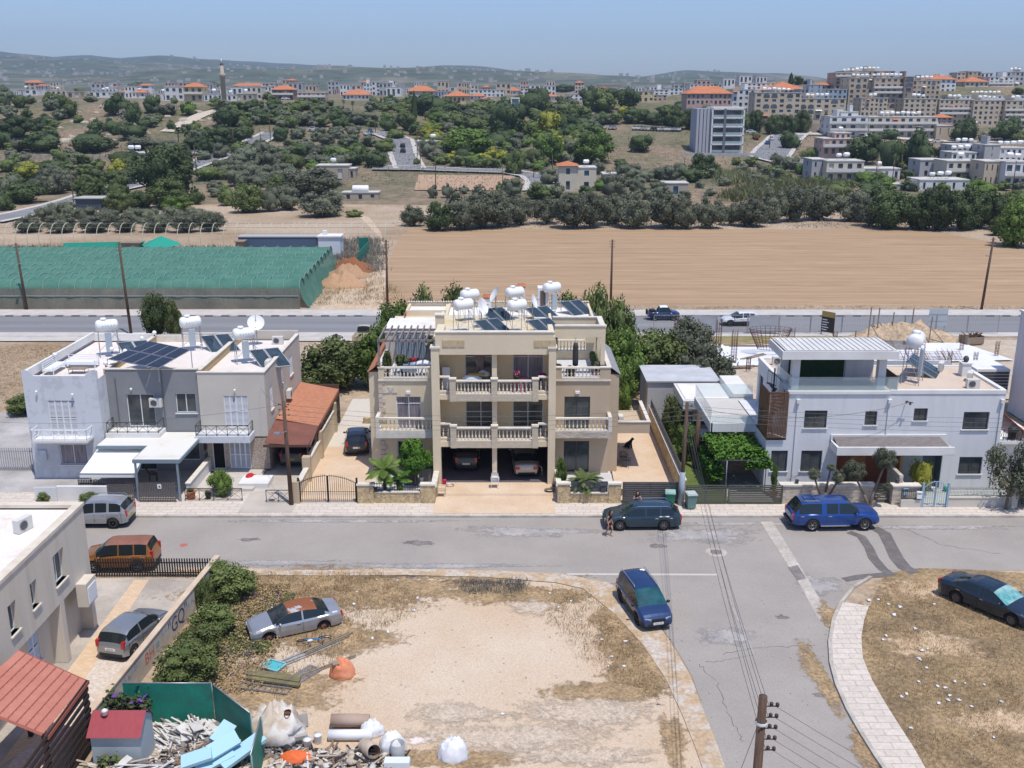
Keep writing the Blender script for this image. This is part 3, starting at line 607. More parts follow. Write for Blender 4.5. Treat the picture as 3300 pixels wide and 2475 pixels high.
b=MB();b.box(6.9,7.35,67.5,68.0,.12,2.9);b.build('pier',mat('pier_stone',(0.47,.41,.33),.9,c2=(.40,.34,.27),kind='wallbrick',ns=3,amt=.7),V)
shell(V,'rear_wall',M_cream,-9.1,-5.1,74.0,77.0,.12,9.0,roofz=8.95,roofm=M_roofw)
shell(V,'rear_wall',M_cream,-8.3,-5.1,77.0,80.0,.12,9.45,roofz=9.2,par_t=.18,roofm=M_roofw)
shell(V,'rear_wall',M_cream,-5.1,6.2,74.5,79.8,.12,9.5,roofz=9.15,par_t=.18,roofm=M_roofw)
b=MB()
for(a,c,y,z)in((-8.3,-5.15,79.95,9.55),(-5.1,6.2,79.75,9.6)):
 x=a
 while x<c:b.tube((x,y-.3,z+.05),(x,y+.15,z-.05),.085,6);x+=.2
b.build('ridge_tiles',mat('white_ridge_tiles',(0.7,.66,.62),.85,c2=(.6,.5,.42),ns=3),V)
b=MB();b.quad((-8.75,73.9,8.2),(-8.2,73.9,9.4),(-8.2,80,9.4),(-8.75,80,8.6));b.build('tiled_slope',M_terra,V)
b=MB();b.box(-5.3,-5.1,66.2,74.5,6.45,9.9);b.box(2.7,2.9,66.2,74.5,6.45,9.9);b.box(-5.32,-4.72,68.2,68.8,9.5,10.9);b.build('side_wall',M_cream,V)
b=MB();b.box(-5.38,-4.66,68.14,68.86,10.9,10.98);b.build('coping',M_stonew,V)
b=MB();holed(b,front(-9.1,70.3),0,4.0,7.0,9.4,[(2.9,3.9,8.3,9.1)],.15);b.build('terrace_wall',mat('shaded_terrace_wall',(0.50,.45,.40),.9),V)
b=MB();b.box(-9.15,-5.25,70.3,74.0,9.3,9.48);b.box(-9.2,-5.2,70.22,70.3,9.25,9.55);b.build('terrace_roof',M_roofw,V)
balustrade(V,front(0,70.2),-6.2,-5.25,8.35,h=.8,sp=.24)
b=MB();
for i in range(12):b.box(-8.3+i*.18,-8.3+i*.18+.15,70.12,70.2+.03*(i%2),7.05,9.1)
b.build('blind',mat('blue_grey_blind',(0.24,.28,.33),.8),V)
pg=MB();pw=mat('brown_grey_pergola',(0.19,0.165,0.165),.75,c2=(.26,.23,.23),ns=3)
pg.box(-9.1,-5.2,65.95,66.07,9.58,9.72)
for i in range(9):x=-8.95+i*.455;pg.box(x-.045,x+.045,65.85,69.9,9.725,9.86)
pg.box(-9.1,-5.3,69.3,69.4,9.57,9.72)
pg.build('pergola_beams',pw,V);pg=MB();pg.box(-9.08,-8.95,65.96,66.09,7.8,9.58);pg.build('pergola_post',pw,V)
b=MB();b.box(2.9,6.36,66.6,66.85,9.75,10.5);b.box(6.05,6.35,66.6,66.85,7.8,9.75);b.box(6.1,6.35,66.85,70.5,9.8,10.3);b.box(2.9,6.35,70.3,70.5,9.5,10.3);b.box(6.1,6.35,70.3,70.5,7,9.5);b.build('roof_frame',M_cream,V)
b=MB();b.box(2.9,6.42,66.54,66.91,10.503,10.58);b.box(6.04,6.42,66.91,70.56,10.303,10.38);b.box(2.9,6.04,70.24,70.56,10.303,10.38);b.build('coping',M_stonew,V)
b=MB();b.box(2.9,6.1,71.2,71.4,7.0,7.6);b.box(5.4,6.1,71.2,71.4,7.6,9.3);b.build('terrace_wall',M_cream,V)
balustrade(V,front(0,71.3),2.95,5.4,7.6,h=.85,sp=.24)
b=MB();b.box(2.95,6.0,68.9,69.0,7.002,7.012);b.box(2.95,6.0,67.4,67.5,7.002,7.012);b.build('blue_stripe',mat('blue_strip',(0.10,.15,.27),.6),V)
for(x,y,w,h)in((-1.95,77.5,.6,1.2),(.75,77.8,.55,2.0)):
 b=MB();b.box(x-w/2,x+w/2,y-.3,y+.3,9.1,9.1+h);c=b.build('chimney',M_white,V);b=MB();
 for i in range(5):b.tube((x-w/2+.06+i*w/5,y-.38,9.1+h+.1),(x-w/2+.06+i*w/5,y+.38,9.1+h+.2),.085,6)
 b.build('tile_cap',M_terra,c)
b=MB();b.box(2.0,2.85,77,78.2,9.1,11.2);c=b.build('stair_head',M_white,V);b=MB();b.box(2.2,2.6,76.94,77,9.2,11.0);b.build('door',mat('brown_door',(0.12,.09,.07),.6),c)
#villa garden walls
def wallthing(label,cat,parts,name='garden_wall',group=None):
 t=thing(name,label,cat,(0,0,0),0,group)
 for(nm,m,boxes)in parts:
  b=MB()
  for bx in boxes:b.box(*bx)
  b.build(nm,m,t)
 return t
wallthing('golden rubble stone garden wall with short spiked railing, left of the double garage drive','garden wall',[('stonework',M_rubble,[(-10.0,-8.95,60.55,60.9,.1,1.35),(-8.95,-5.9,60.6,60.85,.1,.85),(-5.9,-4.98,60.55,60.9,.1,1.35),(-5.25,-4.98,60.9,64.0,.1,1.0)]),('coping',M_stonew,[(-10.05,-8.9,60.5,60.95,1.353,1.46),(-8.9,-5.95,60.55,60.9,.853,.93),(-5.95,-4.93,60.5,60.95,1.353,1.46),(-5.3,-4.93,60.95,64.0,1.003,1.1)])])
def spiked(label,x0,x1,y,z0,h,m=M_black,sp=.16,name='iron_railing'):
 t=thing(name,label,'railing',(x0,y,z0));b=MB();L=x1-x0
 b.box(0,L,-.02,.02,.05,.09);b.box(0,L,-.02,.02,h-.15,h-.11);o=b.build('rail',m,t);b=MB();n=int(L/sp)
 for i in range(n+1):x=L*i/n;b.tube((x,0,0),(x,0,h-.08),.012,4);b.tube((x,0,h-.08),(x,0,h+.03),.025,4,r2=.002)
 b.build('bars',m,t);return t
spiked('short black spiked railing on the golden stone wall in front of the palms',-8.9,-5.95,60.72,.93,.62)
wallthing('golden rubble stone garden wall with slatted grey panels, right of the double garage drive','garden wall',[('stonework',M_rubble,[(2.95,3.75,60.55,60.9,.1,1.42),(3.75,7.0-.75,60.62,60.85,.1,.78),(6.25,7.05,60.55,60.9,.1,1.42),(2.95,3.2,60.9,64.2,.1,1.0)]),('coping',M_stonew,[(2.9,3.8,60.5,60.95,1.423,1.53),(3.8,6.2,60.57,60.9,.783,.86),(6.2,7.1,60.5,60.95,1.423,1.53),(2.9,3.25,60.95,64.2,1.003,1.1)]),('slat_panel',M_dgrey,[(3.82,5.0,60.7,60.74,.9+i*.14,.9+i*.14+.12)for i in range(5)]+[(5.04,6.2,60.7,60.74,.9+i*.14,.9+i*.14+.12)for i in range(5)]+[(5.0,5.04,60.68,60.76,.87,1.6)])])
def mailbox(label,x,y,z,m=M_dgrey,s=1):
 t=thing('mailbox',label,'mailbox',(x,y,z));b=MB();b.box(-.15*s,.15*s,-.1,.05,0,.42*s);b.build('box',m,t);b=MB();b.box(-.17*s,.17*s,-.13,.06,.421*s,.46*s);b.build('lid',m,t);b=MB();b.box(-.1*s,.1*s,-.106,-.101,.3*s,.33*s);b.build('slot',M_dark,t);return t
mailbox('dark grey letter box on the slatted panel of the golden stone wall',5.9,60.66,.92);mailbox('small black letter box at the left end of the spiked railing',-8.8,60.55,.95,M_black,.7)
#gates
def archgate(label,x0,x1,y,m,h=1.5,arch=.55,posts=True,name='arched_gate',z=.13):
 t=thing(name,label,'gate',(x0,y,z));W_=x1-x0
 for s in(0,1):
  b=MB();a=W_/2*s+.03;c=W_/2*(s+1)-.03
  def top(x):return h+arch*(1-((x-W_/2)/(W_/2))**2)
  n=max(5,int((c-a)/.13))
  for i in range(n+1):x=a+(c-a)*i/n;b.tube((x,0,.05),(x,0,top(x)+(.12 if 0<i<n else 0)),.014,4)
  P=[(a+(c-a)*i/10,0,top(a+(c-a)*i/10))for i in range(11)];b.path(P,.025,4);b.tube((a,0,.1),(c,0,.1),.025,4);b.tube((a,0,h*.55),(c,0,h*.55),.02,4)
  b.tube((a,0,.05),(a,0,top(a)),.035,4);b.tube((c,0,.05),(c,0,top(c)),.035,4);b.build('gate_leaf',m,t)
 if posts:
  for x in(-.06,W_+.06):b=MB();b.box(x-.06,x+.06,-.06,.06,0,h+.35);b.build('gate_post',m,t)
 return t
archgate('double leaf black iron gate with arched spiked top across the left driveway',-13.75,-10.1,60.7,M_black,1.35,.5)
M_bluep=mat('pale_blue_paint',(0.27,0.38,0.48),.5)
archgate('small arched pale blue iron gate in front of the white and grey house',26.35,27.85,59.95,M_bluep,1.3,.45)
def slatgate(label,x0,x1,y,h,m,n=9,cat='gate',name='slatted_gate',mid=True,gap=.03,z=.13):
 t=thing(name,label,cat,(x0,y,z));L=x1-x0;b=MB();b.box(0,.08,-.04,.04,0,h);b.box(L-.08,L,-.04,.04,0,h);b.box(.08,L-.08,-.04,.04,h-.06,h);b.box(.08,L-.08,-.04,.04,0,.07)
 if mid:b.box(L/2-.04,L/2+.04,-.035,.035,.07,h-.06)
 b.build('gate_frame',m,t);b=MB();hh=(h-.15)/n
 for i in range(n):b.box(.085,L-.085,-.02,.02,.08+i*hh,.08+i*hh+hh-gap)
 b.build('slats',m,t);return t
slatgate('anthracite slatted sliding gate behind the dark teal estate car',7.15,10.75,60.6,1.45,M_dgrey,9,gap=.02)
M_olive=mat('olive_grey_metal',(0.085,0.088,0.07),.5)
slatgate('olive grey slatted gate in front of the lawn, right of the grey wheelie bin',11.2,13.85,60.45,1.3,M_olive,8,gap=.045)
slatgate('olive grey slatted gate in front of the vine pergola, left of the cream stone wall',13.95,17.45,60.45,1.3,M_olive,8,gap=.045,mid=False)
slatgate('narrow slatted garden gate between the two cream split stone walls',23.5,24.45,60.75,1.25,M_olive,6,gap=.07,mid=False)
wallthing('cream split stone garden wall behind the blue pickup','garden wall',[('stonework',M_split,[(17.5,23.4,60.5,60.85,.1,1.35)]),('coping',M_stonew,[(17.3,23.45,60.42,61.0,1.353,1.45)])])
wallthing('short cream split stone wall carrying a blue letter box, left of the pale blue gate','garden wall',[('stonework',M_split,[(24.5,26.25,60.3,60.7,.1,1.38),(25.0,25.25,60.7,62.8,.1,2.0)]),('coping',M_stonew,[(24.45,26.3,60.22,60.8,1.383,1.48)])])
mailbox('blue grey letter box on the cream split stone wall beside the narrow gate',25.3,60.28,.85,M_bluep)
wallthing('low beige garden wall with mesh railing, right of the pale blue gate','garden wall',[('base',M_bwall,[(27.95,32.0,59.95,60.15,.1,.75),(24.95,26.3,59.9,60.1,.1,.62),(32.0,32.4,59.85,60.25,.1,1.5)]),('coping',M_stonew,[(27.95,32.0,59.9,60.2,.753,.82)])])
spiked('fine grey mesh railing on the low beige wall',28.0,31.95,60.05,.82,.62,M_steel,.09)
spiked('dark short railing between the split stone wall and the pale blue gate',24.95,26.25,60.0,.62,.7,M_black,.12)
mailbox('white letter box on the dark railing left of the pale blue gate',26.05,59.9,.75,M_alu)
wallthing('stepped cream wall with stone piers between the tiled carport and the gravel drive','boundary wall',[('wall',M_cream,[(-14.15,-13.9,60.9,64.5,.1,1.1),(-14.15,-13.9,64.5,69,.1,1.5),(-14.15,-13.9,69,75,.1,1.9)]),('pier',M_stoneclad if 0 else mat('pier_golden',(0.50,.41,.28),.9,c2=(.42,.34,.24),ns=2,fine=.1),[(-14.3,-13.75,60.5,61.05,.1,1.6),(-14.3,-13.75,64.3,64.8,.1,1.9),(-14.3,-13.75,68.8,69.3,.1,2.2),(-14.3,-13.75,74.8,75.3,.1,2.5)]),('coping',M_stonew,[(-14.2,-13.85,61.05,64.3,1.103,1.17),(-14.2,-13.85,64.8,68.8,1.503,1.57),(-14.2,-13.85,69.3,74.8,1.903,1.97)])])
wallthing('golden stone boundary wall topped by a dark screen, beside the lawn','boundary wall',[('stonework',M_rubble,[(11.05,11.3,61.0,77.5,.1,1.5)]),('screen',M_dgrey,[(11.15,11.2,61.2,77.3,1.62,2.1)]),('coping',M_stonew,[(11.0,11.35,61.0,77.5,1.503,1.58)])])
wallthing('curved white gravel planter wall beside the villa','planter',[('stonework',M_rubble,[(-12.0,-9.9,77.0,77.3,.1,.6)])],'planter')
#left terrace of three houses
LH=thing('terraced_house','two storey terrace in white veined, grey and beige render with stone clad porch','house',(0,0,0))
hwin=(2.35,3.55,.95,2.3)
wf=front(-32.9,65.0)
b=MB();holed(b,wf,0,5.0,.12,7.2,[(1.5,3.35,3.2,5.75),(1.9,3.75,1.15,2.6)],.15)
lside(-32.9,77).q(b,0,12,.12,7.2);rside(-27.9,65.0).q(b,0,1.5,.12,7.2)
b.add([wf.p(0,7.2),wf.p(5,7.2),wf.p(5,7.9),wf.p(4.6,7.85),wf.p(4.2,7.45),wf.p(.8,7.45),wf.p(.4,7.85),wf.p(0,7.9)],[(0,1,2,3,4,5,6,7)])
b.build('white_wall',M_marble,LH)
b=MB();b.box(-32.897,-32.7,65.25,76.8,7.2,7.75);b.box(-32.7,-28,76.8,77,7.1,7.6);b.box(-32.5,-28.3,65.002,65.2,7.1,7.46);b.box(-32.897,-32.5,65.004,65.25,7.2,7.8);b.box(-28.3,-27.903,65.004,65.25,7.2,7.8);b.build('parapet',M_white,LH)
shutters(LH,wf,1.5,3.35,3.2,5.75,-.03);window(LH,wf,1.9,3.75,1.15,2.6,d=-.08,sill=M_white,glass=M_glassc)
b=MB();b.box(-32.7,-28.0,65.2,76.8,6.85,6.95);b.box(-27.9,-21.6,66.7,77,6.85,6.95);b.box(-21.4,-17.2,66.7,77.8,6.75,6.85);b.build('roof',M_roofp,LH)
gf=front(-27.9,66.5)
b=MB();holed(b,gf,0,6.3,2.95,7.5,[(1.25,3.15,3.4,5.75),(4.65,6.05,4.4,5.8)],.15);holed(b,gf,0,6.3,.12,2.95,[(3.2,6.0,.9,2.5),(.5,2.9,.15,2.5)],.2);b.box(-27.897,-21.603,66.504,66.7,6.96,7.5);b.build('grey_wall',M_greywall,LH)
window(LH,gf,1.25,3.15,3.4,5.75,name='balcony_door');window(LH,gf,4.65,6.05,4.4,5.8,sill=M_white);window(LH,gf,3.2,6.0,.9,2.5);window(LH,gf,.5,2.9,.15,2.5)
b=MB();b.box(-27.95,-21.6,66.45,66.75,7.503,7.57);b.box(-27.9,-21.6,76.8,77,6.95,7.5);b.build('coping',M_stonew,LH)
parts(LH,'party_parapet',mat('ochre_blockwork',(0.50,.38,.20),.9,c2=(.42,.31,.17),kind='wallbrick',ns=2,amt=.7),[(-28.1,-27.9,66.7,77,6.95,7.45),(-21.62,-21.42,66.7,78,6.85,7.4)])
b=MB();b.box(-28.15,-27.85,66.7,77,7.453,7.5);b.box(-21.67,-21.37,66.7,78,7.403,7.46);b.build('coping',M_stonew,LH)
cf=front(-21.6,66.4);
b=MB();holed(b,cf,0,4.6,2.7,7.3,[(1.7,3.35,3.35,5.65)],.15);rside(-17.0,66.4);
holed(b,rside(-17.0,66.4),0,11.8,2.7,7.3,[(1.3,2.1,4.2,5.9),(4.8,5.3,5.1,6.2),(7.8,8.9,4.9,6.4)],.15);rside(-17.0,66.4).q(b,0,11.8,.12,2.7);back(-17,78.2).q(b,0,11,.12,7.3)
b.build('beige_wall',M_bwall,LH)
b=MB();b.box(-21.597,-17.003,66.404,66.6,6.86,7.3);b.box(-17.2,-17.003,66.6,78.0,6.86,7.3);b.box(-21.4,-17.003,78,78.197,6.86,7.6);b.build('parapet',M_bwall,LH)
b=MB();b.box(-21.65,-16.95,66.35,66.65,7.303,7.36);b.box(-17.25,-16.95,66.65,78.2,7.303,7.36);b.build('coping',M_stonew,LH)
shutters(LH,cf,1.7,3.35,3.35,5.65,-.03);rf=rside(-17.0,66.4)
for h in((1.3,2.1,4.2,5.9),(4.8,5.3,5.1,6.2),(7.8,8.9,4.9,6.4)):shutters(LH,rf,*h,-.03,leaves=2);s=MB();rf.box(s,h[0]-.05,h[1]+.05,h[2]-.08,h[2]-.003,0,.08);s.build('sill',M_stonew,LH)
b=MB();pf=front(-21.3,66.35);holed(b,pf,0,4.2,.3,2.62,[(.35,1.2,.3,2.4),(1.55,3.0,.35,2.45)],.12);b.box(-17.1,-16.98,66.36,68.0,.3,2.6);b.build('stone_cladding',M_stoneclad,LH)
window(LH,pf,.35,1.2,.3,2.4,d=-.06,muls=0,glass=M_dark,name='front_door');shutters(LH,pf,1.55,3.0,.35,2.45,.0)
b=MB();b.box(-21.7,-17.9,65.0,66.397,2.7,3.15);b.build('balcony_slab',M_marble,LH)
b=MB();b.box(-27.8,-24.1,65.15,66.497,2.95,3.32);b.build('balcony_slab',M_white,LH)
def crossrail(par,x0,x1,y,z,ret,h=.75,m=M_black,n=5,name='balcony_railing'):
 b=MB();
 def run(a,c,k):
  a,c=Vector(a),Vector(c);U=Vector((0,0,1));b.tube(a+U*h,c+U*h,.028,4);b.tube(a+U*.1,c+U*.1,.02,4)
  for i in range(k+1):
   p=a.lerp(c,i/k);b.tube(p,p+U*h,.02,4)
   if i<k:q=a.lerp(c,(i+1)/k);b.tube(p+U*.1,q+U*h,.012,4);b.tube(p+U*h,q+U*.1,.012,4)
 run((x0,y,z),(x1,y,z),n);run((x0,y,z),(x0,y+ret,z),1);run((x1,y,z),(x1,y+ret,z),1);return b.build(name,m,par)
crossrail(LH,-21.6,-18.0,65.1,3.16,1.2);crossrail(LH,-27.7,-24.2,65.25,3.33,1.2);crossrail(LH,-32.3,-28.6,64.0,3.22,1.0,m=M_alu)
b=MB();b.box(-32.35,-28.55,63.95,64.998,3.05,3.2);b.build('balcony_slab',M_white,LH)
b=MB();b.box(-32.6,-31.9,64.85,64.998,1.5,2.2);b.build('meter_box',M_marble,LH)
b=MB();b.box(-24.1,-24.05,66.44,66.5,3.3,7.5);b.box(-27.3,-27.25,66.44,66.5,3.3,6.9);b.build('downpipe',mat('grey_pipe',(0.14,.145,.15),.6),LH)
for(x,y,z)in((-29.6,64.9,6.2),(-26.2,66.4,6.15),(-19.05,66.3,6.1),(-32,64.9,6.4)):
 b=MB();b.ball((x,y-.05,z),.09);b.build('wall_lamp',M_wht,LH)
t=thing('carport_canopy','large white sheeted carport canopy on blue grey steel posts','carport',(0,0,0));mc=mat('dirty_white_canopy',(0.66,0.65,0.60),.85,c2=(0.58,.48,.33),ns=.5,lo=.55,hi=.85)
b=MB();b.prism([(-24.4,60.9),(-21.45,60.9),(-21.45,66.4),(-27.8,66.4),(-27.8,63.6),(-24.4,63.6)],.07,z=2.95);b.build('roof_sheet',mc,t)
ms=mat('blue_grey_steel',(0.20,.25,.29),.5)
b=MB();b.box(-24.45,-21.4,60.82,60.9,2.78,3.03);b.box(-21.45,-21.37,60.9,66.4,2.8,3.0);b.box(-24.47,-24.4,60.9,63.55,2.8,3.0);b.box(-27.85,-24.47,63.5,63.58,2.8,3.0);b.build('fascia',ms,t)
for x in(-24.3,-21.6):b=MB();b.box(x-.06,x+.06,60.85,60.97,.1,2.8);b.build('post',ms,t)
t=thing('awning','white fabric awning sloping over the front terrace beside the carport','awning',(0,0,0))
b=MB();P=[(-27.9,64.2,2.75),(-24.6,64.2,2.75),(-24.5,61.6,1.75),(-28.3,61.6,1.75)];b.quad(P[3],P[2],P[1],P[0]);b.quad((-28.3,61.6,1.5),(-24.5,61.6,1.5),(-24.5,61.6,1.75),(-28.3,61.6,1.75));b.build('fabric',mat('white_awning_cloth',(0.78,.77,.73),.9),t)
b=MB();b.tube((-28.3,61.62,1.76),(-24.5,61.62,1.76),.04);b.tube((-28.2,64.1,2.7),(-28.2,62.8,.6),.03);b.build('frame',ms,t)
def paling(label,x0,x1,y,h,m,z=.13,sp=.11,name='slatted_fence'):
 t=thing(name,label,'fence',(x0,y,z));b=MB();L=x1-x0;n=int(L/sp)
 for i in range(n):b.box(i*sp,i*sp+.07,-.015,.015,.05,h)
 b.build('slats',m,t);b=MB();b.box(0,L,.016,.05,.2,.26);b.box(0,L,.016,.05,h-.3,h-.24);b.build('rail',m,t);return t
M_pal=mat('grey_brown_slats',(0.12,0.11,0.105),.6)
g_=paling('grey vertical slat gate under the white carport canopy with a small sign',-24.2,-21.7,60.75,1.35,M_pal)
b=MB();b.box(1.25,1.5,-.03,-.016,.95,1.25);b.build('sign',M_wht,g_);b=MB();b.box(1.33,1.4,-.034,-.031,1.03,1.17);b.box(1.38,1.45,-.034,-.031,1.02,1.1);b.build('dog_symbol',M_black,g_)
paling('grey vertical slat fence left of the carport gate',-26.3,-24.45,60.9,1.2,M_pal);paling('grey vertical slat fence under the white awning',-28.6,-25.5,61.9,.55,M_pal,.7)
wallthing('low white garden wall with louvred end panel, under the awning','garden wall',[('wall',M_white,[(-29.6,-26.3,60.9,61.1,.1,1.15)]),('louvred_panel',M_alu,[(-31.1,-29.65,60.95,61.0,.15+i*.16,.15+i*.16+.13)for i in range(6)])])
wallthing('white sloped divider wall between the carport and the tiled porch','divider wall',[('wall',M_white,[(-21.35,-21.1,61.5,66.3,.1,1.1)]),('coping',M_stonew,[(-21.4,-21.05,61.45,66.3,1.103,1.17)])])
wallthing('raised stone tiled porch in front of the beige house','porch',[('paving',mat('porch_tiles',(0.56,.52,.47),.8,c2=(.48,.44,.39),kind='brick',ns=2.2,amt=.75),[(-21.1,-17.3,62.6,66.3,.1,.3)])],'porch')
t=thing('iron_fence','low black cross braced iron fence in front of the tiled porch','fence',(0,0,0));crossrail(t,-21.3,-17.6,61.0,.13,.02,.85,n=4,name='fence_panel')
t=thing('iron_fence','short black cross braced iron gate beside the street pole','fence',(0,0,0));crossrail(t,-15.95,-14.35,60.7,.13,.02,.85,n=2,name='fence_panel')
t=thing('tiled_carport','carport with a terracotta tiled roof and brown front sheet beside the beige house','carport',(0,0,0))
b=MB();b.quad((-16.95,68.6,3.3),(-13.9,68.6,2.75),(-13.9,77.5,2.9),(-16.95,77.5,3.5));b.quad((-13.9,68.6,2.6),(-16.95,68.6,3.15),(-16.95,77.5,3.35),(-13.9,77.5,2.75));b.build('tiled_roof',mat('orange_roof_tiles',(0.50,.23,.13),.8,c2=(.40,.16,.09),kind='brick',ns=2.4,amt=.6),t)
b=MB();b.quad((-16.95,64.9,2.72),(-13.75,64.9,2.55),(-13.9,68.6,2.76),(-16.95,68.6,3.2));b.build('brown_sheet',mat('brown_sheet',(0.21,.085,.06),.7,c2=(.17,.07,.05),ns=1),t)
b=MB();b.box(-17.0,-13.7,64.84,64.9,2.45,2.62);b.box(-13.95,-13.88,64.9,77.5,2.4,2.62);b.box(-14.05,-13.95,64.95,65.05,.1,2.5);b.box(-14.05,-13.95,68.55,68.65,.1,2.6);b.build('timber_frame',mat('brown_timber',(0.10,.05,.035),.8),t)
b=MB();b.box(-17,-13.9,77.5,77.6,.1,3.3);b.box(-14.02,-13.98,69,77.5,1.2,2.6);b.build('back_wall',M_dgrey if 0 else mat('brown_boards',(0.09,.06,.05),.9),t)
paling('weathered grey timber gate left of the white veined house',-36.6,-33.1,66.5,1.7,mat('silver_timber',(0.42,.41,.42),.85,c2=(.32,.31,.32),ns=4),sp=.16,name='timber_gate')
#RIGHT HOUSE
RH=thing('white_house','modern white two storey house with roof pavilion, slate canopy and timber entrance','house',(0,0,0))
M_rhw=mat('cool_white_render',(0.64,0.65,0.66),.85,c2=(0.57,0.57,0.565),ns=1.1,stretch=(1.6,1.6,.13),lo=.45,hi=.75,bump=.15,bs=60,fine=.04)
rf_=front(16.9,63.2)
U=lambda x:x-16.9
top=[(U(19.3),U(20.8),4.4,5.6),(U(23.3),U(24.1),4.6,5.55),(U(26.5),U(27.4),4.9,5.75),(U(29.8),U(31.5),4.3,5.5)]
low=[(U(17.3),U(18.4),1.35,2.8),(U(19.3),U(20.7),1.35,2.8),(U(21.7),U(28.75),.14,2.95),(U(29.9),U(31.45),1.15,2.35)]
b=MB();holed(b,rf_,0,15.5,.12,3.7,low,.2);holed(b,front(18.2,63.2),0,14.2,3.7,6.75,[(a-1.3,c-1.3,d,e)for a,c,d,e in top],.2)
rside(32.4,63.2).q(b,0,6.6,.12,6.75)
holed(b,lside(18.2,71.8),0,8.6,3.7,6.75,[(.5,1.7,3.75,5.9)],.2);lside(16.9,71.8).q(b,0,8.6,.12,3.7)
b.box(16.9,18.2,63.2,71.8,3.55,3.7);back(32.4,71.8).q(b,0,14.2,.12,6.75)
b.build('wall',M_rhw,RH)
b=MB();b.box(24.8,32.2,63.2,69.6,6.75,6.85);b.box(18.3,24.8,67.6,71.6,6.75,6.85);b.build('roof',mat('beige_roof_screed',(0.58,.47,.37),.9,c2=(.52,.42,.33),ns=.8,fine=.06,bs=9),RH)
b=MB();b.box(24.8,32.4,63.15,63.4,6.753,7.0);b.box(32.15,32.45,63.4,69.8,6.753,7.0);b.box(24.8,32.15,69.6,69.8,6.753,6.95);b.box(18.15,18.4,63.4,71.8,6.753,7.05);b.box(18.4,24.8,71.6,71.8,6.753,7.0);b.box(18.1,24.8,63.1,63.4,6.753,6.95);b.build('parapet_cap',M_white,RH)
b=MB();b.box(18.4,24.8,63.4,67.6,6.8,6.86);b.build('deck',mat('red_brown_decking',(0.24,.125,.09),.8,c2=(.19,.10,.075),ns=3,stretch=(1,9,1)),RH)
for i,h in enumerate(top):window(RH,rf_,*h,d=-.12,frame=M_dgrey,sill=M_white,muls=1)
for i in(0,1,3):window(RH,rf_,*low[i],d=-.12,frame=M_dgrey,sill=M_white,muls=1)
window(RH,lside(18.2,71.8),.5,1.7,3.75,5.9,d=-.12,frame=M_dgrey,name='balcony_door')
M_timb=mat('red_cedar_boards',(0.26,0.085,0.04),.65,c2=(.20,.06,.03),ns=2,stretch=(1,1,14))
b=MB();b.box(21.7,25.7,64.2,64.3,.14,2.95);b.box(21.7,21.75,63.2,64.2,.14,2.95);b.build('timber_cladding',M_timb,RH)
b=MB();b.box(22.9,24.0,64.14,64.2,.16,2.3);d=b.build('front_door',mat('cedar_door',(0.36,.15,.06),.6,c2=(.30,.12,.05),ns=3,stretch=(1,1,9)),RH);b=MB();b.box(23.0,23.03,64.08,64.13,.9,1.5);b.build('handle',M_steel,d)
b=MB();b.box(25.7,25.85,62.6,64.3,.9,3.0);b.build('timber_fin',mat('ochre_timber_fin',(0.33,.18,.07),.7),RH)
b=MB();b.box(25.85,28.75,64.1,64.2,.14,2.95);b.box(28.7,28.75,63.2,64.1,.14,2.95);b.build('grey_recess',mat('slate_grey_render',(0.13,.165,.185),.85),RH)
b=MB();b.box(26.3,27.8,64.02,64.1,.15,2.45)
for i in range(2):
 for j in range(3):b.box(26.36+i*.74,26.36+i*.74+.62,64.0,64.02,.25+j*.72,.25+j*.72+.62)
b.build('front_door',mat('pale_green_door',(0.50,.54,.53),.5),RH)
b=MB();b.box(21.15,28.8,61.7,61.85,3.0,3.55);b.box(21.15,21.3,61.85,63.2,3.0,3.55);b.box(28.65,28.8,61.85,63.2,3.0,3.4);b.box(21.3,28.65,61.85,63.2,2.96,3.05);b.box(21.15,28.8,63.1,63.196,3.4,3.95);b.build('canopy',M_white,RH)
b=MB();b.quad((21.3,61.85,3.45),(28.65,61.85,3.45),(28.3,63.15,3.85),(21.3,63.15,3.85));b.build('slate_roof',mat('grey_slates',(0.17,.15,.145),.85,c2=(.22,.195,.19),kind='brick',ns=2.5,amt=.5),RH)
b=MB();b.box(17.5,24.9,62.75,66.2,9.25,9.6);b.box(17.5,24.9,62.65,62.75,9.2,9.75);b.box(17.4,17.5,62.65,66.2,9.2,9.75);b.build('pavilion_roof',M_white,RH)
b=MB();b.box(17.6,24.8,62.8,66.3,9.753,9.80)
x=17.7
while x<24.8:b.box(x,x+.05,62.85,66.25,9.8,9.86);x+=.36
b.build('ribbed_sheet',mat('cream_ribbed_sheet',(0.66,.65,.61),.5,c2=(.58,.57,.54),ns=.7),RH)
parts(RH,'pavilion_column',M_rhw,[(18.35,18.85,63.5,64.0,6.86,9.25),(24.0,24.5,63.5,64.0,6.86,9.25)]);parts(RH,'pavilion_wall',M_rhw,[(22.7,24.6,66.1,66.3,6.86,9.25),(18.3,22.7,66.2,66.3,6.86,9.25)])
b=MB();b.box(18.85,22.6,66.12,66.198,6.9,9.2);b.build('hedge_panel',mat('artificial_hedge',(0.015,.045,.02),.9,c2=(.03,.075,.03),ns=12,bump=1,bs=40),RH)
M_bal=mat('balustrade_glass',(0.70,.84,.82),.06,spec=.5,alpha=.28)
b=MB();b.box(18.3,25.3,63.22,63.235,6.95,7.85);b.box(18.28,18.295,63.3,67.5,6.95,7.85);b.build('glass_balustrade',M_bal,RH)
b=MB();b.box(18.3,25.3,63.21,63.245,7.853,7.88);b.box(18.27,18.305,63.3,67.5,7.853,7.88);b.build('handrail',M_steel,RH)
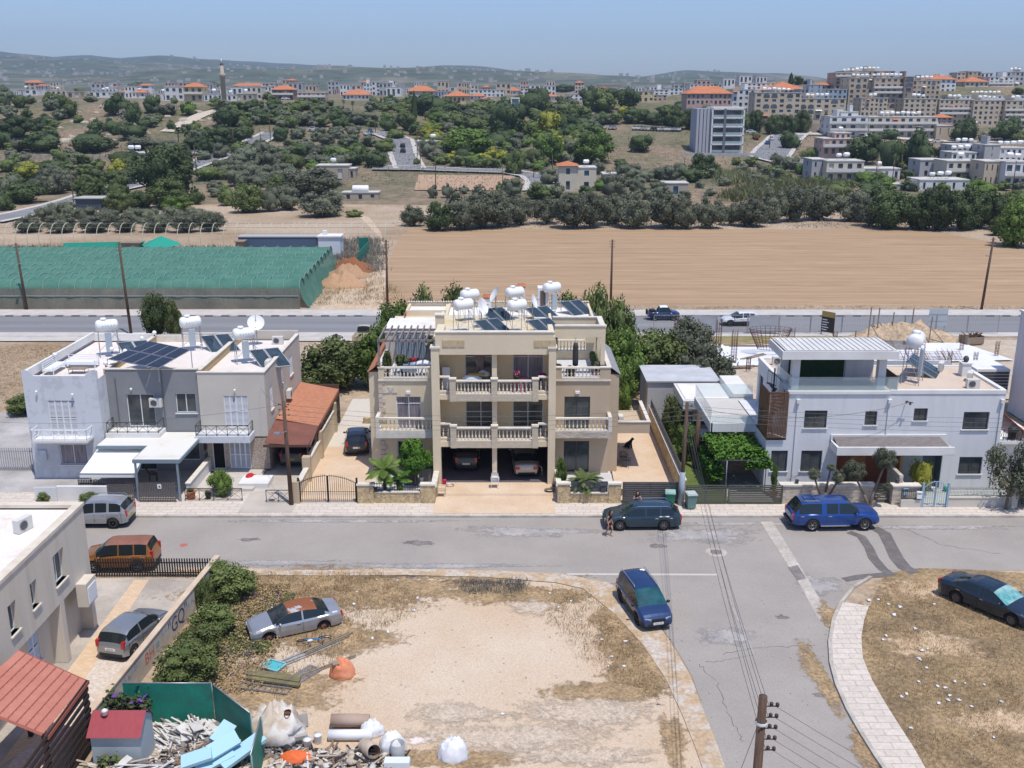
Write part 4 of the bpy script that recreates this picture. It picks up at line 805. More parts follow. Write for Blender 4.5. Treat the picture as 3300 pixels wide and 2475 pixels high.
b=MB();b.box(25.2,25.25,63.25,66.3,6.86,7.9);b.box(24.6,24.65,66.3,67.6,6.86,8.2);b.build('dark_screen',mat('brown_privacy_screen',(0.06,.042,.035),.7,c2=(.09,.065,.05),ns=3),RH)
b=MB();x=16.85
while x<18.15:b.box(x,x+.05,63.0,63.08,3.72,6.9);x+=.1
y=63.1
while y<65.4:b.box(16.82,16.88,y,y+.05,3.72,6.9);y+=.1
b.box(16.82,18.15,63.09,63.14,6.75,6.9);b.box(16.82,16.88,65.4,65.5,3.72,6.9)
b.build('timber_slats',mat('brown_stair_slats',(0.20,.105,.05),.7,c2=(.15,.08,.04),ns=2),RH)
b=MB();cxs,cys=17.5,64.6
for i in range(16):
 a=i*.4+2.2;z=3.9+i*.2;b.box(-.05,.75,-.13,.13,z,z+.03,None,Matrix.Translation((cxs,cys,0))@Matrix.Rotation(a,4,'Z'))
 p=(cxs+.75*math.cos(a),cys+.75*math.sin(a),z);b.tube(p,(p[0],p[1],z+.9),.012,4)
b.path([(cxs+.75*math.cos(i*.4+2.2),cys+.75*math.sin(i*.4+2.2),4.8+i*.2)for i in range(16)],.025,4);b.tube((cxs,cys,3.7),(cxs,cys,8.1),.05);b.build('spiral_stair',M_black,RH)
b=MB()
for x in(18.75,24.75,32.15):b.box(x,x+.07,63.12,63.196,.2 if x!=24.75 else 3.9,6.3);b.box(x-.08,x+.16,62.98,63.19,6.15,6.4)
b.build('downpipe',M_rhw,RH)
b=MB();b.tube((25.9,63.1,6.3),(25.9,62.8,6.3),.03);b.tube((25.7,62.8,6.35),(26.2,62.8,6.25),.03);b.ball((26.0,62.75,6.2),.08);b.ball((25.75,62.78,6.28),.06);b.build('cable_bracket',M_black,RH)
b=MB();b.box(13.9,16.9,66.3,72.6,3.35,3.6);b.box(13.8,17.6,66.2,66.35,3.1,3.72);b.box(13.75,13.9,66.2,72.6,3.1,3.72);b.box(14.0,14.2,71.9,72.1,.12,3.35);b.box(14.0,14.2,66.6,66.8,.12,3.35);b.build('side_terrace',M_rhw,RH)
b=MB();b.box(13.8,13.815,66.3,72.6,3.75,4.75);b.box(13.85,17.6,66.27,66.285,3.75,4.3);b.box(13.85,18.1,72.5,72.515,3.75,4.75);b.box(17.2,17.215,63.3,66.2,3.72,4.1);b.build('glass_balustrade',M_bal,RH)
b=MB();b.box(13.92,18.1,66.35,72.6,3.605,3.62);b.build('tiles',M_tile if 0 else mat('pale_tiles',(0.55,.53,.50),.7,c2=(.50,.48,.45),kind='brick',ns=1.6,amt=.85),RH)
b=MB();b.box(16.7,18.2,72.7,78,3.0,3.9);b.box(13.0,18.0,73.0,77.8,2.6,3.3);b.build('rear_block',M_white,RH);b=MB();b.box(13.2,17.9,73.2,77.6,3.303,3.36);b.build('roof',M_roofw,RH)
t=thing('transformer_shed','flat grey concrete substation shed with louvred double doors and warning sign','shed',(0,0,0))
M_shed=mat('grey_plaster',(0.44,.44,.45),.9,c2=(.38,.38,.39),ns=.5,fine=.05)
sf=front(11.0,78.2);b=MB();holed(b,sf,0,5.7,.12,3.3,[(2.1,4.0,.2,2.6)],.15);lside(11.0,83).q(b,0,4.8,.12,3.3);b.add([(11,78.2,3.3),(16.7,78.2,3.3),(16.7,83,3.3)],[]);rside(16.7,78.2).q(b,0,4.8,.12,3.3);b.build('wall',M_shed,t)
b=MB();b.box(10.85,16.85,78.05,83.1,3.303,3.42);b.build('roof',mat('pale_grey_felt',(0.50,.52,.54),.85,c2=(.40,.41,.43),ns=.8),t)
d=shutters(t,sf,2.1,4.0,.2,2.6,-.02,mat('grey_louvre',(0.36,.39,.42),.6),2)
b=MB();sf.box(b,2.25,2.95,1.45,2.1,-.01,.02);w=b.build('warning_sign',mat('pale_sign',(0.60,.64,.64),.6),d)
b=MB();P=lambda u,v,dd:sf.p(u,v,dd)
for(a,c)in(((2.35,1.55),(2.85,1.55)),((2.85,1.55),(2.6,2.0)),((2.6,2.0),(2.35,1.55)),((2.62,1.88),(2.56,1.76)),((2.56,1.76),(2.64,1.76)),((2.64,1.76),(2.57,1.62))):b.tube(P(*a,.025),P(*c,.025),.014,4)
b.build('lightning_symbol',M_black,w)
paling('white gate frame in front of the grey substation doors',12.9,15.1,77.2,1.2,M_alu,sp=.35,name='white_gate')
t=thing('pergola','light steel pergola beside the white house carrying a thick green vine','pergola',(0,0,0))
b=MB()
for(x,y)in((14.2,62.4),(16.8,62.4),(13.9,66.0)):b.tube((x,y,.13),(x,y,2.4),.035)
b.build('post',M_steel,t);b=MB();b.box(14.1,16.9,62.37,62.43,2.4,2.46);b.box(13.87,13.93,62.4,66.2,2.4,2.46);b.box(16.8,16.86,62.4,66.2,2.4,2.46);b.build('frame',M_steel,t)
#white building at the right edge
t=thing('white_building','tall plain white building cut off by the right edge of the picture','building',(0,0,0))
b=MB();b.box(41.6,50,76,80.6,.1,8.6);b.build('wall',M_rhw,t);b=MB();b.box(41.5,50,75.9,80.7,8.603,8.75);b.build('coping',M_white,t)
b=MB();b.box(38.8,41.6,81,84,1.5,3.6);b.build('side_wall',M_white,t)
b=MB();
for i in range(7):b.box(38.9,41.5,80.9,80.96,1.6+i*.27,1.6+i*.27+.17)
b.build('louvres',M_dgrey,t)
t=thing('orange_roofed_house','house with orange tiled roof and small railed balcony at the right edge','house',(0,0,0))
b=MB();b.box(32.9,36.0,65.0,72,.1,3.1);b.box(32.5,34.6,64.2,65.0,2.9,3.1);b.build('wall',M_white,t)
b=MB();b.quad((34.4,64.0,3.9),(38.0,64.0,1.9),(38.0,76.0,1.9),(34.4,76.0,5.2));b.build('roof',mat('orange_tiles_edge',(0.60,.24,.12),.8,c2=(.48,.18,.09),ns=5,stretch=(1,6,1)),t)
crossrail(t,32.55,34.4,64.25,3.1,1.5,.8,n=6)
b=MB();b.lathe([(.25,0),(.3,.8),(.2,.9)],10,None,Matrix.Translation((33.9,64.6,3.1)));o=b.build('rubbish_bin',M_black);tag(o,'dark bin standing on the railed balcony of the orange roofed house','bin')
#bottom left block
BL=thing('beige_block','beige apartment block with white flat roof at the lower left','building',(0,0,0))
M_bl=mat('pale_beige_render',(0.60,.54,.45),.9,c2=(.50,.44,.355),ns=.9,stretch=(1.6,1.6,.15),lo=.5,hi=.8,bump=.15,bs=60,fine=.04)
xw=-20.75
fr=rside(xw,24.0);LY=45.1-24
ups=[(LY-y1,LY-y0,3.9,5.35)for(y0,y1)in((1.9,3.3),)]
wins_u=[(41.5,42.6,4.0,5.5),(39.2,39.8,4.1,5.3),(37.2,37.9,3.95,5.3),(34.6,35.3,3.9,5.3)]
wins_l=[(39.5,40.4,1.0,2.5),(37.2,37.9,.9,2.3),(35.3,36.2,.8,2.3),(33.5,34.2,.8,2.2)]
b=MB();holed(b,fr,0,LY,3.1,6.5,[(a-24,c-24,d,e)for a,c,d,e in wins_u],.3)
fl=rside(xw-.6,24.0);holed(b,fl,0,LY,.05,3.1,[(a-24,c-24,d,e)for a,c,d,e in wins_l],.12)
b.box(xw-.6,xw,44.7,45.1,.05,3.1);b.box(xw-.6,xw,41.6,42.0,.05,3.1);b.quad((xw-.6,24,3.1),(xw-.6,45.1,3.1),(xw,45.1,3.1),(xw,24,3.1))
back(xw,45.1).q(b,0,20,.05,6.5);b.build('wall',M_bl,BL)
for a,c,d,e in wins_u:window(BL,fr,a-24,c-24,d,e,d=-.2,sill=M_stonew,muls=1,glass=M_glass)
for i,(a,c,d,e)in enumerate(wins_l):shutters(BL,fl,a-24,c-24,d,e,-.03,leaves=2);s=MB();fl.box(s,a-24.1,c-23.9,d-.1,d-.003,0,.12);s.build('sill',M_stonew,BL)
b=MB();b.box(-40,xw-.35,22,44.75,6.3,6.42);b.build('roof',mat('stained_white_roof',(0.72,.68,.63),.85,c2=(.55,.42,.30),ns=.32,lo=.56,hi=.72,fine=.06,bs=6),BL)
b=MB();b.box(xw-.35,xw+.06,22,45.16,6.5,6.66);b.box(-40,xw-.35,44.75,45.16,6.5,6.66);b.build('parapet_cap',mat('cream_cap',(0.66,.60,.50),.85,c2=(.56,.48,.38),ns=1.2),BL)
b=MB();b.box(xw,xw+.5,43.3,44.4,2.0,3.2);b.build('meter_box',M_bl,BL);b=MB();b.box(xw+.5,xw+.54,43.4,44.3,2.1,2.95);b.build('box_door',M_alu,BL)
b=MB();b.box(-24,-20.9,28,36.6,3.0,3.3);b.build('ledge',M_roofw,BL)
t=thing('tiled_shelter','open timber shelter with a red brown tiled sloping roof beside the beige block','shelter',(0,0,0))
mt=mat('red_brown_roof_tiles',(0.40,.15,.11),.8,c2=(.45,.19,.14),ns=.9,fine=.08,bs=20)
b=MB();A=Vector((-20.0,36.2,3.9));Bp=Vector((-17.0,35.4,3.0));Cp=Vector((-17.2,31.9,3.0));D=Vector((-20.4,32.6,3.9));
n=13
for i in range(n):
 s,e=i/n,(i+1)/n+.01;p0=A.lerp(D,s);p1=Bp.lerp(Cp,s);p2=Bp.lerp(Cp,e);p3=A.lerp(D,e);up=Vector((0,0,.035))
 b.quad(p0,p3,p2,p1)if 0 else b.add([p0+up,p3,p2,p1+up],[(0,1,2,3)])
b.build('tiled_roof',mt,t)
b=MB()
for i in range(1,9):
 s=i/9;p=A.lerp(Bp,s);q=D.lerp(Cp,s);b.tube(p+Vector((0,0,.03)),q+Vector((0,0,.03)),.03,4)
b.box(-17.1,-16.95,31.8,35.5,2.85,3.0);b.tube(Cp,D,.07,4);b.tube(A,Bp,.06,4);b.build('ridge_trim',mat('red_trim',(0.30,.10,.07),.7),t)
b=MB()
for(x,y)in((-17.1,35.3),(-17.2,32.0),(-19.9,36.0)):b.box(x-.08,x+.08,y-.08,y+.08,.05,3.0 if x>-19 else 3.8)
for i in range(9):z=.35+i*.32;b.box(-17.03,-16.98,28.5,35.4,z,z+.17)
b.build('dark_slats',mat('dark_brown_slats',(0.045,.03,.027),.7),t)
gw=thing('graffiti_wall','long pale boundary wall covered with blue, black and orange graffiti','wall',(0,0,0))
p0=Vector((-16.0,50.3,0));p1=Vector((-17.9,26.0,0));dd=(p0-p1).normalized()
gf=Fr(p1,dd,(dd.y,-dd.x,0));Lw=(p0-p1).length
b=MB();gf.box(b,0,Lw,.0,1.3,-.22,0);b.build('wall',mat('stained_pale_wall',(0.55,.50,.43),.9,c2=(.44,.38,.31),ns=.8,fine=.06,bs=9),gw)
b=MB();gf.box(b,0,Lw,1.303,1.37,-.26,.04);b.build('coping',mat('peach_coping',(0.60,.48,.36),.85,c2=(.5,.38,.27),ns=1),gw)
gb=mat('blue_spray_paint',(0.10,.22,.36),.8,c2=(.2,.32,.45),ns=4);gk=mat('dark_blue_spray_paint',(0.05,.06,.12),.8);go=mat('orange_spray_paint',(0.55,.14,.07),.8);gl=mat('faint_blue_paint',(0.26,.34,.44),.85);gt=mat('teal_spray_paint',(0.03,.30,.38),.8)
def gq(s,y,v,size,m):text(s,size,m,gw,gf.mat(y-26.0,v,.006),'graffiti',.002)
gq('Boom"',38.2,.6,.75,gb);gq('A L l B',39.2,1.0,.5,gl);gq('He W',36.8,.85,.5,gl);gq('BH',41.2,.7,.8,go);gq('=',42.1,.7,.7,gt);gq('"GQ"',44.5,.68,1.05,gk);gq('A K e',46.3,.8,.6,gl);gq('2.5 8rF',47.9,.85,.55,gb);gq('E 203',37.6,.35,.3,gb);gq('H 4 e',43.0,.95,.4,gl)
paling('black iron bar gate closing the lower left driveway',-22.9,-16.3,50.35,1.1,M_black,sp=.14,name='iron_gate').location.z=.05
t=thing('metal_shed','pale blue corrugated metal shed with a red pitched roof behind the rubble','shed',(0,0,0))
b=MB();mcs=mat('pale_blue_corrugated',(0.38,.44,.47),.6,c2=(.33,.38,.41),kind='wave',ns=2.0,stretch=(4,4,.01))
x0,x1,y0,y1=-16.35,-14.45,33.7,35.1
b.box(x0,x1,y0,y1,0,1.75);b.add([(x0,y0,1.75),(x0,y1,1.75),(x0,(y0+y1)/2,2.3),(x1,y0,1.75),(x1,y1,1.75),(x1,(y0+y1)/2,2.3)],[(0,2,1),(3,4,5)]);b.build('wall',mcs,t)
b=MB();b.quad((x0-.1,y0-.15,1.68),(x1+.1,y0-.15,1.68),(x1+.1,(y0+y1)/2,2.35),(x0-.1,(y0+y1)/2,2.35));b.quad((x0-.1,(y0+y1)/2,2.35),(x1+.1,(y0+y1)/2,2.35),(x1+.1,y1+.15,1.68),(x0-.1,y1+.15,1.68));b.build('roof',mat('faded_red_sheet',(0.33,.06,.07),.6,c2=(.28,.05,.06),ns=3,stretch=(6,1,1)),t)
b=MB();b.lathe([(.12,2.3),(.12,2.45),(.15,2.47),(.02,2.55)],10,None,Matrix.Translation((-15.9,34.2,0)));b.build('roof_vent',M_alu,t)
M_green=mat('green_sheet_hoarding',(0.012,0.20,0.145),.6,c2=(.02,.13,.10),ns=1.5,fine=.1)
def panel(label,a,c,h=2.0,name='green_hoarding'):
 a,c=Vector((*a,0)),Vector((*c,0));d=(c-a);t=thing(name,label,'hoarding',(0,0,0));f=Fr(a,d,(d.y,-d.x,0));b=MB();f.box(b,0,d.length,.02,h,-.02,.02);b.build('sheet',M_green,t)
 b=MB();b.tube(a+Vector((0,0,h)),c+Vector((0,0,h)),.03);n=max(1,int(d.length/1.5))
 for i in range(n+1):p=a.lerp(c,i/n);b.tube(p-f.n*.04,p-f.n*.04+Vector((0,0,h)),.025)
 b.build('frame',M_steel,t)
panel('green sheet hoarding behind the rubble, facing the camera',(-16.3,37.0),(-12.6,37.0),1.9)
panel('green sheet hoarding running forward beside the beige tarpaulin heap',(-12.5,36.9),(-10.45,34.9),1.9)
panel('green sheet hoarding panel standing beside the pale blue foam blocks',(-9.95,34.6),(-9.75,32.2),1.9)
#construction site
b=MB();b.poly([(16.9,94.3,.25),(50,97,.25),(48,104.3,.25),(17.0,103.3,.25)]);struct(b.build('concrete_slab',mat('white_new_slab',(0.72,.73,.76),.85,c2=(.60,.60,.62),ns=.3,fine=.05)))
b=MB();b.poly([(13,84,.1),(56,84,.1),(58,106,.1),(13,108,.1)]);struct(b.build('site_ground',mat('site_earth',(0.50,.42,.33),.95,c2=(.40,.33,.25),ns=.5,fine=.15,bs=3)))
b=MB();b.poly([(14,103.5,.14),(40,104.5,.14),(40,107.8,.14),(14,107.8,.14)]);stuff(b.build('weeds',mat('green_site_weeds',(0.16,.17,.06),.95,c2=(.33,.24,.13),ns=.6,fine=.3,bs=6,bump=.6)),'green and dry weeds along the far edge of the building site','weeds')
def rebar(x,y,h,w=.3,n=8,lean=0):
 b=MB();
 for i in range(n):
  a=2*math.pi*i/n;b.tube((w*math.cos(a),w*.6*math.sin(a),0),(w*math.cos(a)*1.05+lean,w*.6*math.sin(a),h*(1-.12*((i*37)%5)/5)),.018,4)
 z=.2
 while z<h*.75:b.path([(w*math.cos(2*math.pi*i/8)+lean*z/h,w*.6*math.sin(2*math.pi*i/8),z)for i in range(9)],.012,3);z+=.3
 return b
sp=[(18.2,99.4,3.0,0),(17.5,104.3,2.8,0),(21.0,99.5,3.6,0),(21.8,95.8,3.4,0),(19.2,95.5,2.7,.25),(27.4,95.9,3.6,0),(19.9,103.6,1.8,0),(22.6,92.9,1.4,0),(46.5,101,1.8,0),(49,98.6,1.6,0),(45,94.5,1.5,0),(40,96.5,1.4,0),(42.5,94.5,1.5,0),(33.0,94.0,1.7,0),(33.5,101.5,1.9,0),(16.6,98,2.6,0),(36.5,97,1.5,0),(34.8,99.5,1.6,0)]
for i,(x,y,h,l)in enumerate(sp):
 o=rebar(x,y,h,lean=l,w=.28 if h>2 else .2).build('rebar_cage',M_rust,None,(x,y,.25));tag(o,('tall' if h>2.5 else 'short')+' rusty upright rebar cage standing on the white building site slab','rebar','rebar cages on the building site')
b=MB()
for i in range(26):a=2*math.pi*i/26;b.tube((1.2*math.cos(a),.7*math.sin(a),.5),(2.2*math.cos(a),1.1*math.sin(a),2.6),.025,3)
for k in range(9):z=.5+k*.26;f=1+.1*k;b.path([(1.2*f*math.cos(2*math.pi*i/14),.7*f*math.sin(2*math.pi*i/14),z)for i in range(15)],.02,3)
tag(b.build('rebar_basket',M_rust,None,(26.2,99.5,.3)),'wide rusty reinforcement basket flaring upward on the white slab','rebar')
b=MB()
for i in range(40):x=rnd.uniform(-4,4);b.tube((x,-.5,.05),(x+rnd.uniform(-.2,.2),1.2,.9+rnd.random()*.4),.02,3)
for k in range(8):b.tube((-4,-.5+k*.22,.1+k*.12),(4,-.5+k*.22,.1+k*.12),.02,3)
stuff(b.build('rebar_mat',M_rust,None,(35.5,100.5,.25)),'tangle of rusty reinforcement mats lying across the white slab','rebar')
c=b;b=MB()
for i in range(30):x=rnd.uniform(-3.5,3.5);b.tube((x,-.4,.05),(x,1.0,.5+rnd.random()*.4),.02,3)
for k in range(6):b.tube((-3.5,-.4+k*.22,.1+k*.1),(3.5,-.4+k*.22,.1+k*.1),.02,3)
stuff(b.build('rebar_mat',M_rust,None,(41.5,97.2,.25)),'low rusty rebar mesh on the right half of the slab','rebar')
for i,(x,y,l,a)in enumerate([(20,96.8,3,.1),(20.6,96.4,2.6,-.1),(24.5,98,3.2,.7),(22,94,3,.15),(40,101.5,4,.05),(38,103,3.5,-.1),(27,102.5,9,-.03),(46,95,2.5,.8)]):
 b=MB()
 for k in range(3):b.box(-l/2+rnd.uniform(-.3,.3),l/2+rnd.uniform(-.3,.3),k*.2-.08,k*.2+.08,0,.07,None,Matrix.Rotation(rnd.uniform(-.06,.06),4,'Z'))
 tag(b.build('plank_pile',M_wood,None,(x,y,.26)),'small pile of loose timber planks lying on the building site','planks','plank piles on the building site').rotation_euler.z=a
b=MB();
for(dx,dy)in((-.5,-.4),(.5,-.4),(.5,.4),(-.5,.4)):b.box(dx*3.2-.1,dx*3.2+.1,dy*2.5-.1,dy*2.5+.1,0,.5)
b.box(-1.6,1.6,-1.05,-.95,0,.5);b.box(-1.6,1.6,.95,1.05,0,.5);b.box(-1.65,-1.55,-1,1,0,.5);b.box(1.55,1.65,-1,1,0,.5)
tag(b.build('lift_pit_formwork',M_conc,None,(39.8,102.2,.25)),'square concrete upstand box on the white slab','formwork')
def mound(name,label,x,y,rx,ry,h,m,seed,cat='heap',n=22,z=0):
 b=MB();
 for j in range(9):
  r=j/8
  for i in range(n):
   a=2*math.pi*i/n;k=1+.35*nz(math.cos(a)*2,math.sin(a)*2,1,seed);b.v.append((rx*r*k*math.cos(a),ry*r*k*math.sin(a),h*(1-r**1.4)*(1+.5*nz(r*5*math.cos(a),r*5*math.sin(a),.9,seed+3))-.05))
 for j in range(8):
  for i in range(n):b.f.append((j*n+i,(j+1)*n+i,(j+1)*n+(i+1)%n,j*n+(i+1)%n));b.m.append(0);b.smooth.append(True)
 o=b.build(name,m,None,(x,y,z));return stuff(o,label,cat)
M_spoil=mat('rocky_spoil',(0.50,.38,.26),.95,c2=(.33,.25,.16),ns=1.2,fine=.3,bs=4,bump=.9)
mound('spoil_heap','broad rocky earth spoil heap with weeds beside the main road',42.5,106,7.5,2.2,2.2,M_spoil,2)
mound('sand_heap','pale brown sand heap beside the greenhouse corner, nearest of three',-23.6,139,3.6,2.6,2.0,mat('brown_sand',(0.42,.26,.15),.95,fine=.15,bs=5),4)
mound('sand_heap','middle brown gravel heap beside the greenhouse',-24.0,146,3.4,2.6,2.0,mat('brown_gravel',(0.38,.24,.14),.95,fine=.2,bs=6),6)
mound('earth_heap','dark red earth heap beside the greenhouse, farthest of three',-24.2,152,3.8,2.5,1.9,mat('red_earth',(0.25,.10,.045),.95,fine=.2,bs=6),8)
for i in range(11):
 x=15.8+i*3.5;t=thing('site_fence_panel','galvanised wire mesh site fence panel along the main road','fence',(x,109.5,.12),0,'mesh site fence panels along the road');b=MB()
 for(p,q)in(((0,0),(0,2)),((3.4,0),(3.4,2)),((0,2),(3.4,2)),((0,.15),(3.4,.15))):b.tube((p[0],0,p[1]),(q[0],0,q[1]),.04,5)
 b.build('frame',M_steel,t);b=MB()
 for k in range(1,12):b.tube((k*.283,0,.15),(k*.283,0,2),.006,3,caps=False)
 for k in range(1,8):b.tube((0,0,.15+k*.24),(3.4,0,.15+k*.24),.006,3,caps=False)
 b.build('mesh',M_steel,t)
 if i in(1,3):
  b=MB();n=14
  for a in range(n+1):
   for c in range(7):b.v.append((.1+a*3.2/n,-.05+.05*nz(a*.7,c*.9,1,i),.2+c*.29))
  for a in range(n):
   for c in range(6):k=a*7+c;b.f.append((k,k+7,k+8,k+1));b.m.append(0);b.smooth.append(True)
  b.build('grey_sheeting',mat('grey_tarpaulin',(0.34,.36,.39),.6),t);t['label']=('grey sheeted site fence panel left of the white crossover car','grey sheeted site fence panel partly hiding the white crossover car')[i==3];del t['group']
t=thing('site_board','tall brown developer board with gold header standing by the site fence','sign board',(34.9,108.6,.1),R(-50));b=MB();b.box(-.8,.8,-.05,.05,.3,2.6);b.build('panel',mat('brown_board',(0.045,.035,.035),.5),t);b=MB();b.box(-.8,.8,-.07,-.05,2.0,2.6);b.build('header',mat('gold_header',(0.42,.28,.08),.5),t)
b=MB()
for i in range(5):b.box(-.7,-.1+(i%2)*.2,-.06,-.05,.5+i*.28,.6+i*.28)
b.build('text_lines',M_alu,t);b=MB();b.box(-.8,-.7,-.04,.04,-.1,.3);b.box(.7,.8,-.04,.04,-.1,.3);b.build('leg',M_wood,t)
t=thing('road_sign','pale blue backed rectangular road sign on two posts, seen from behind','sign',(47.6,110.0,.1),0,sc=(.55,.55,.8));b=MB();b.box(-1.9,1.9,-.04,.04,.9,3.3);b.build('panel',mat('sign_back',(0.42,.48,.52),.5),t);b=MB();b.tube((-1.5,.08,0),(-1.5,.08,3.4),.06);b.tube((1.5,.08,0),(1.5,.08,3.4),.06);b.box(-1.9,1.9,-.06,-.04,1.5,1.56);b.box(-1.9,1.9,-.06,-.04,2.5,2.56);b.build('post',M_steel,t)
for i,(x,y,h)in enumerate([(37.6,103.5,4.2),(39.4,106,3.6),(40.8,105.5,3.2),(43.4,106.8,3.3),(33.4,95.5,3.5),(44.4,104.2,3.0)]):
 b=MB();b.tube((0,0,0),(.1,0,h),.07,5);b.tube((.2,0,h*.55),(1.8,.3,0),.05,4);tag(b.build('timber_prop',M_wood,None,(x,y,.1)),'upright timber prop with a diagonal brace on the building site','post','timber props on the building site')
t=thing('crate','open wooden crate full of scrap at the right of the building site','crate',(48.9,104.2,.1),R(12));b=MB();b.box(-1,1,-.7,.7,.1,.2);
for s in(-1,1):b.box(s*1-.03,s*1+.03,-.7,.7,.2,1.0);b.box(-1,1,s*.7-.03,s*.7+.03,.2,.9)
b.build('boards',M_wood,t);b=MB();[b.tube((rnd.uniform(-.8,.8),rnd.uniform(-.5,.5),.3),(rnd.uniform(-1,1),rnd.uniform(-.6,.6),1.3),.04,4)for _ in range(14)];b.build('scrap',M_rust,t)
#VEHICLES
def carmat(n,c,metal=.35,rough=.28):return mat(n,c,rough,metal=metal,coat=.6,spec=.5,c2=dim(c,.85),ns=1.2)
M_cg=mat('tinted_car_glass',(0.012,0.018,0.02),0.06,spec=.6)
M_ws=mat('windscreen_glass',(0.035,0.06,0.06),0.05,spec=.7,c2=(0.012,.022,.022),ns=1.5)
M_tyre=mat('tyre_rubber',(0.018,0.018,0.019),.85)
M_rim=mat('alloy_rim',(0.52,0.53,0.54),.3,metal=.8)
M_trim=mat('black_trim',(0.02,0.02,0.022),.6)
M_red=mat('red_lens',(0.42,0.012,0.015),.15,spec=.6)
M_lamp=mat('clear_lens',(0.62,0.65,0.66),.1,spec=.7)
M_chrome=mat('chrome',(0.72,.73,.74),.15,metal=1.0)
M_plw=mat('white_plate',(0.75,.76,.75),.4);M_ply=mat('yellow_plate',(0.62,.46,.06),.4)
def wheel(par,x,y,r,w,side,rim=M_rim,spokes=7,bare=False):
 t=MB();M=Matrix.Translation((x,y,r))@Matrix.Rotation(R(90),4,'X')
 t.lathe([(r*.62,-w/2),(r*.93,-w/2),(r,-w/2+.04),(r,w/2-.04),(r*.93,w/2),(r*.62,w/2)],22,None,M,caps=False)
 if bare:t=MB();t.lathe([(r*.1,-.05),(r*.55,-.05),(r*.55,.05),(r*.1,.05)],14,None,M)
 o=t.build('wheel' if not bare else 'brake_disc',M_tyre if not bare else M_rust,par)
 if bare:return o
 b=MB();s=side;f=-s*(w/2-.03)
 MM=Matrix.Translation((x,y+s*(w/2-.035),r))@Matrix.Rotation(R(90),4,'X')
 b.lathe([(r*.56,-.012),(r*.66,-.012),(r*.66,.012),(r*.56,.012),(r*.56,-.012)],22,None,MM,caps=False)
 b.lathe([(.0,.0),(r*.14,0.012)],10,None,MM)
 for i in range(spokes):
  a=2*math.pi*i/spokes;c,s_=math.cos(a),math.sin(a);n=Vector((-s_,0,c))*r*.07;p=Vector((x+c*r*.1,y+s*(w/2-.03),r+s_*r*.1));q=Vector((x+c*r*.6,y+s*(w/2-.03),r+s_*r*.6))
  b.add([p-n,p+n,q+n*.7,q-n*.7],[(0,1,2,3),(3,2,1,0)])
 b.build('rim',rim,o)
 b=MB();b.lathe([(0,0),(r*.6,0)],16,None,Matrix.Translation((x,y+s*(w/2-.07),r))@Matrix.Rotation(R(90),4,'X'),caps=False);b.build('hub_recess',M_dark,o)
 return o
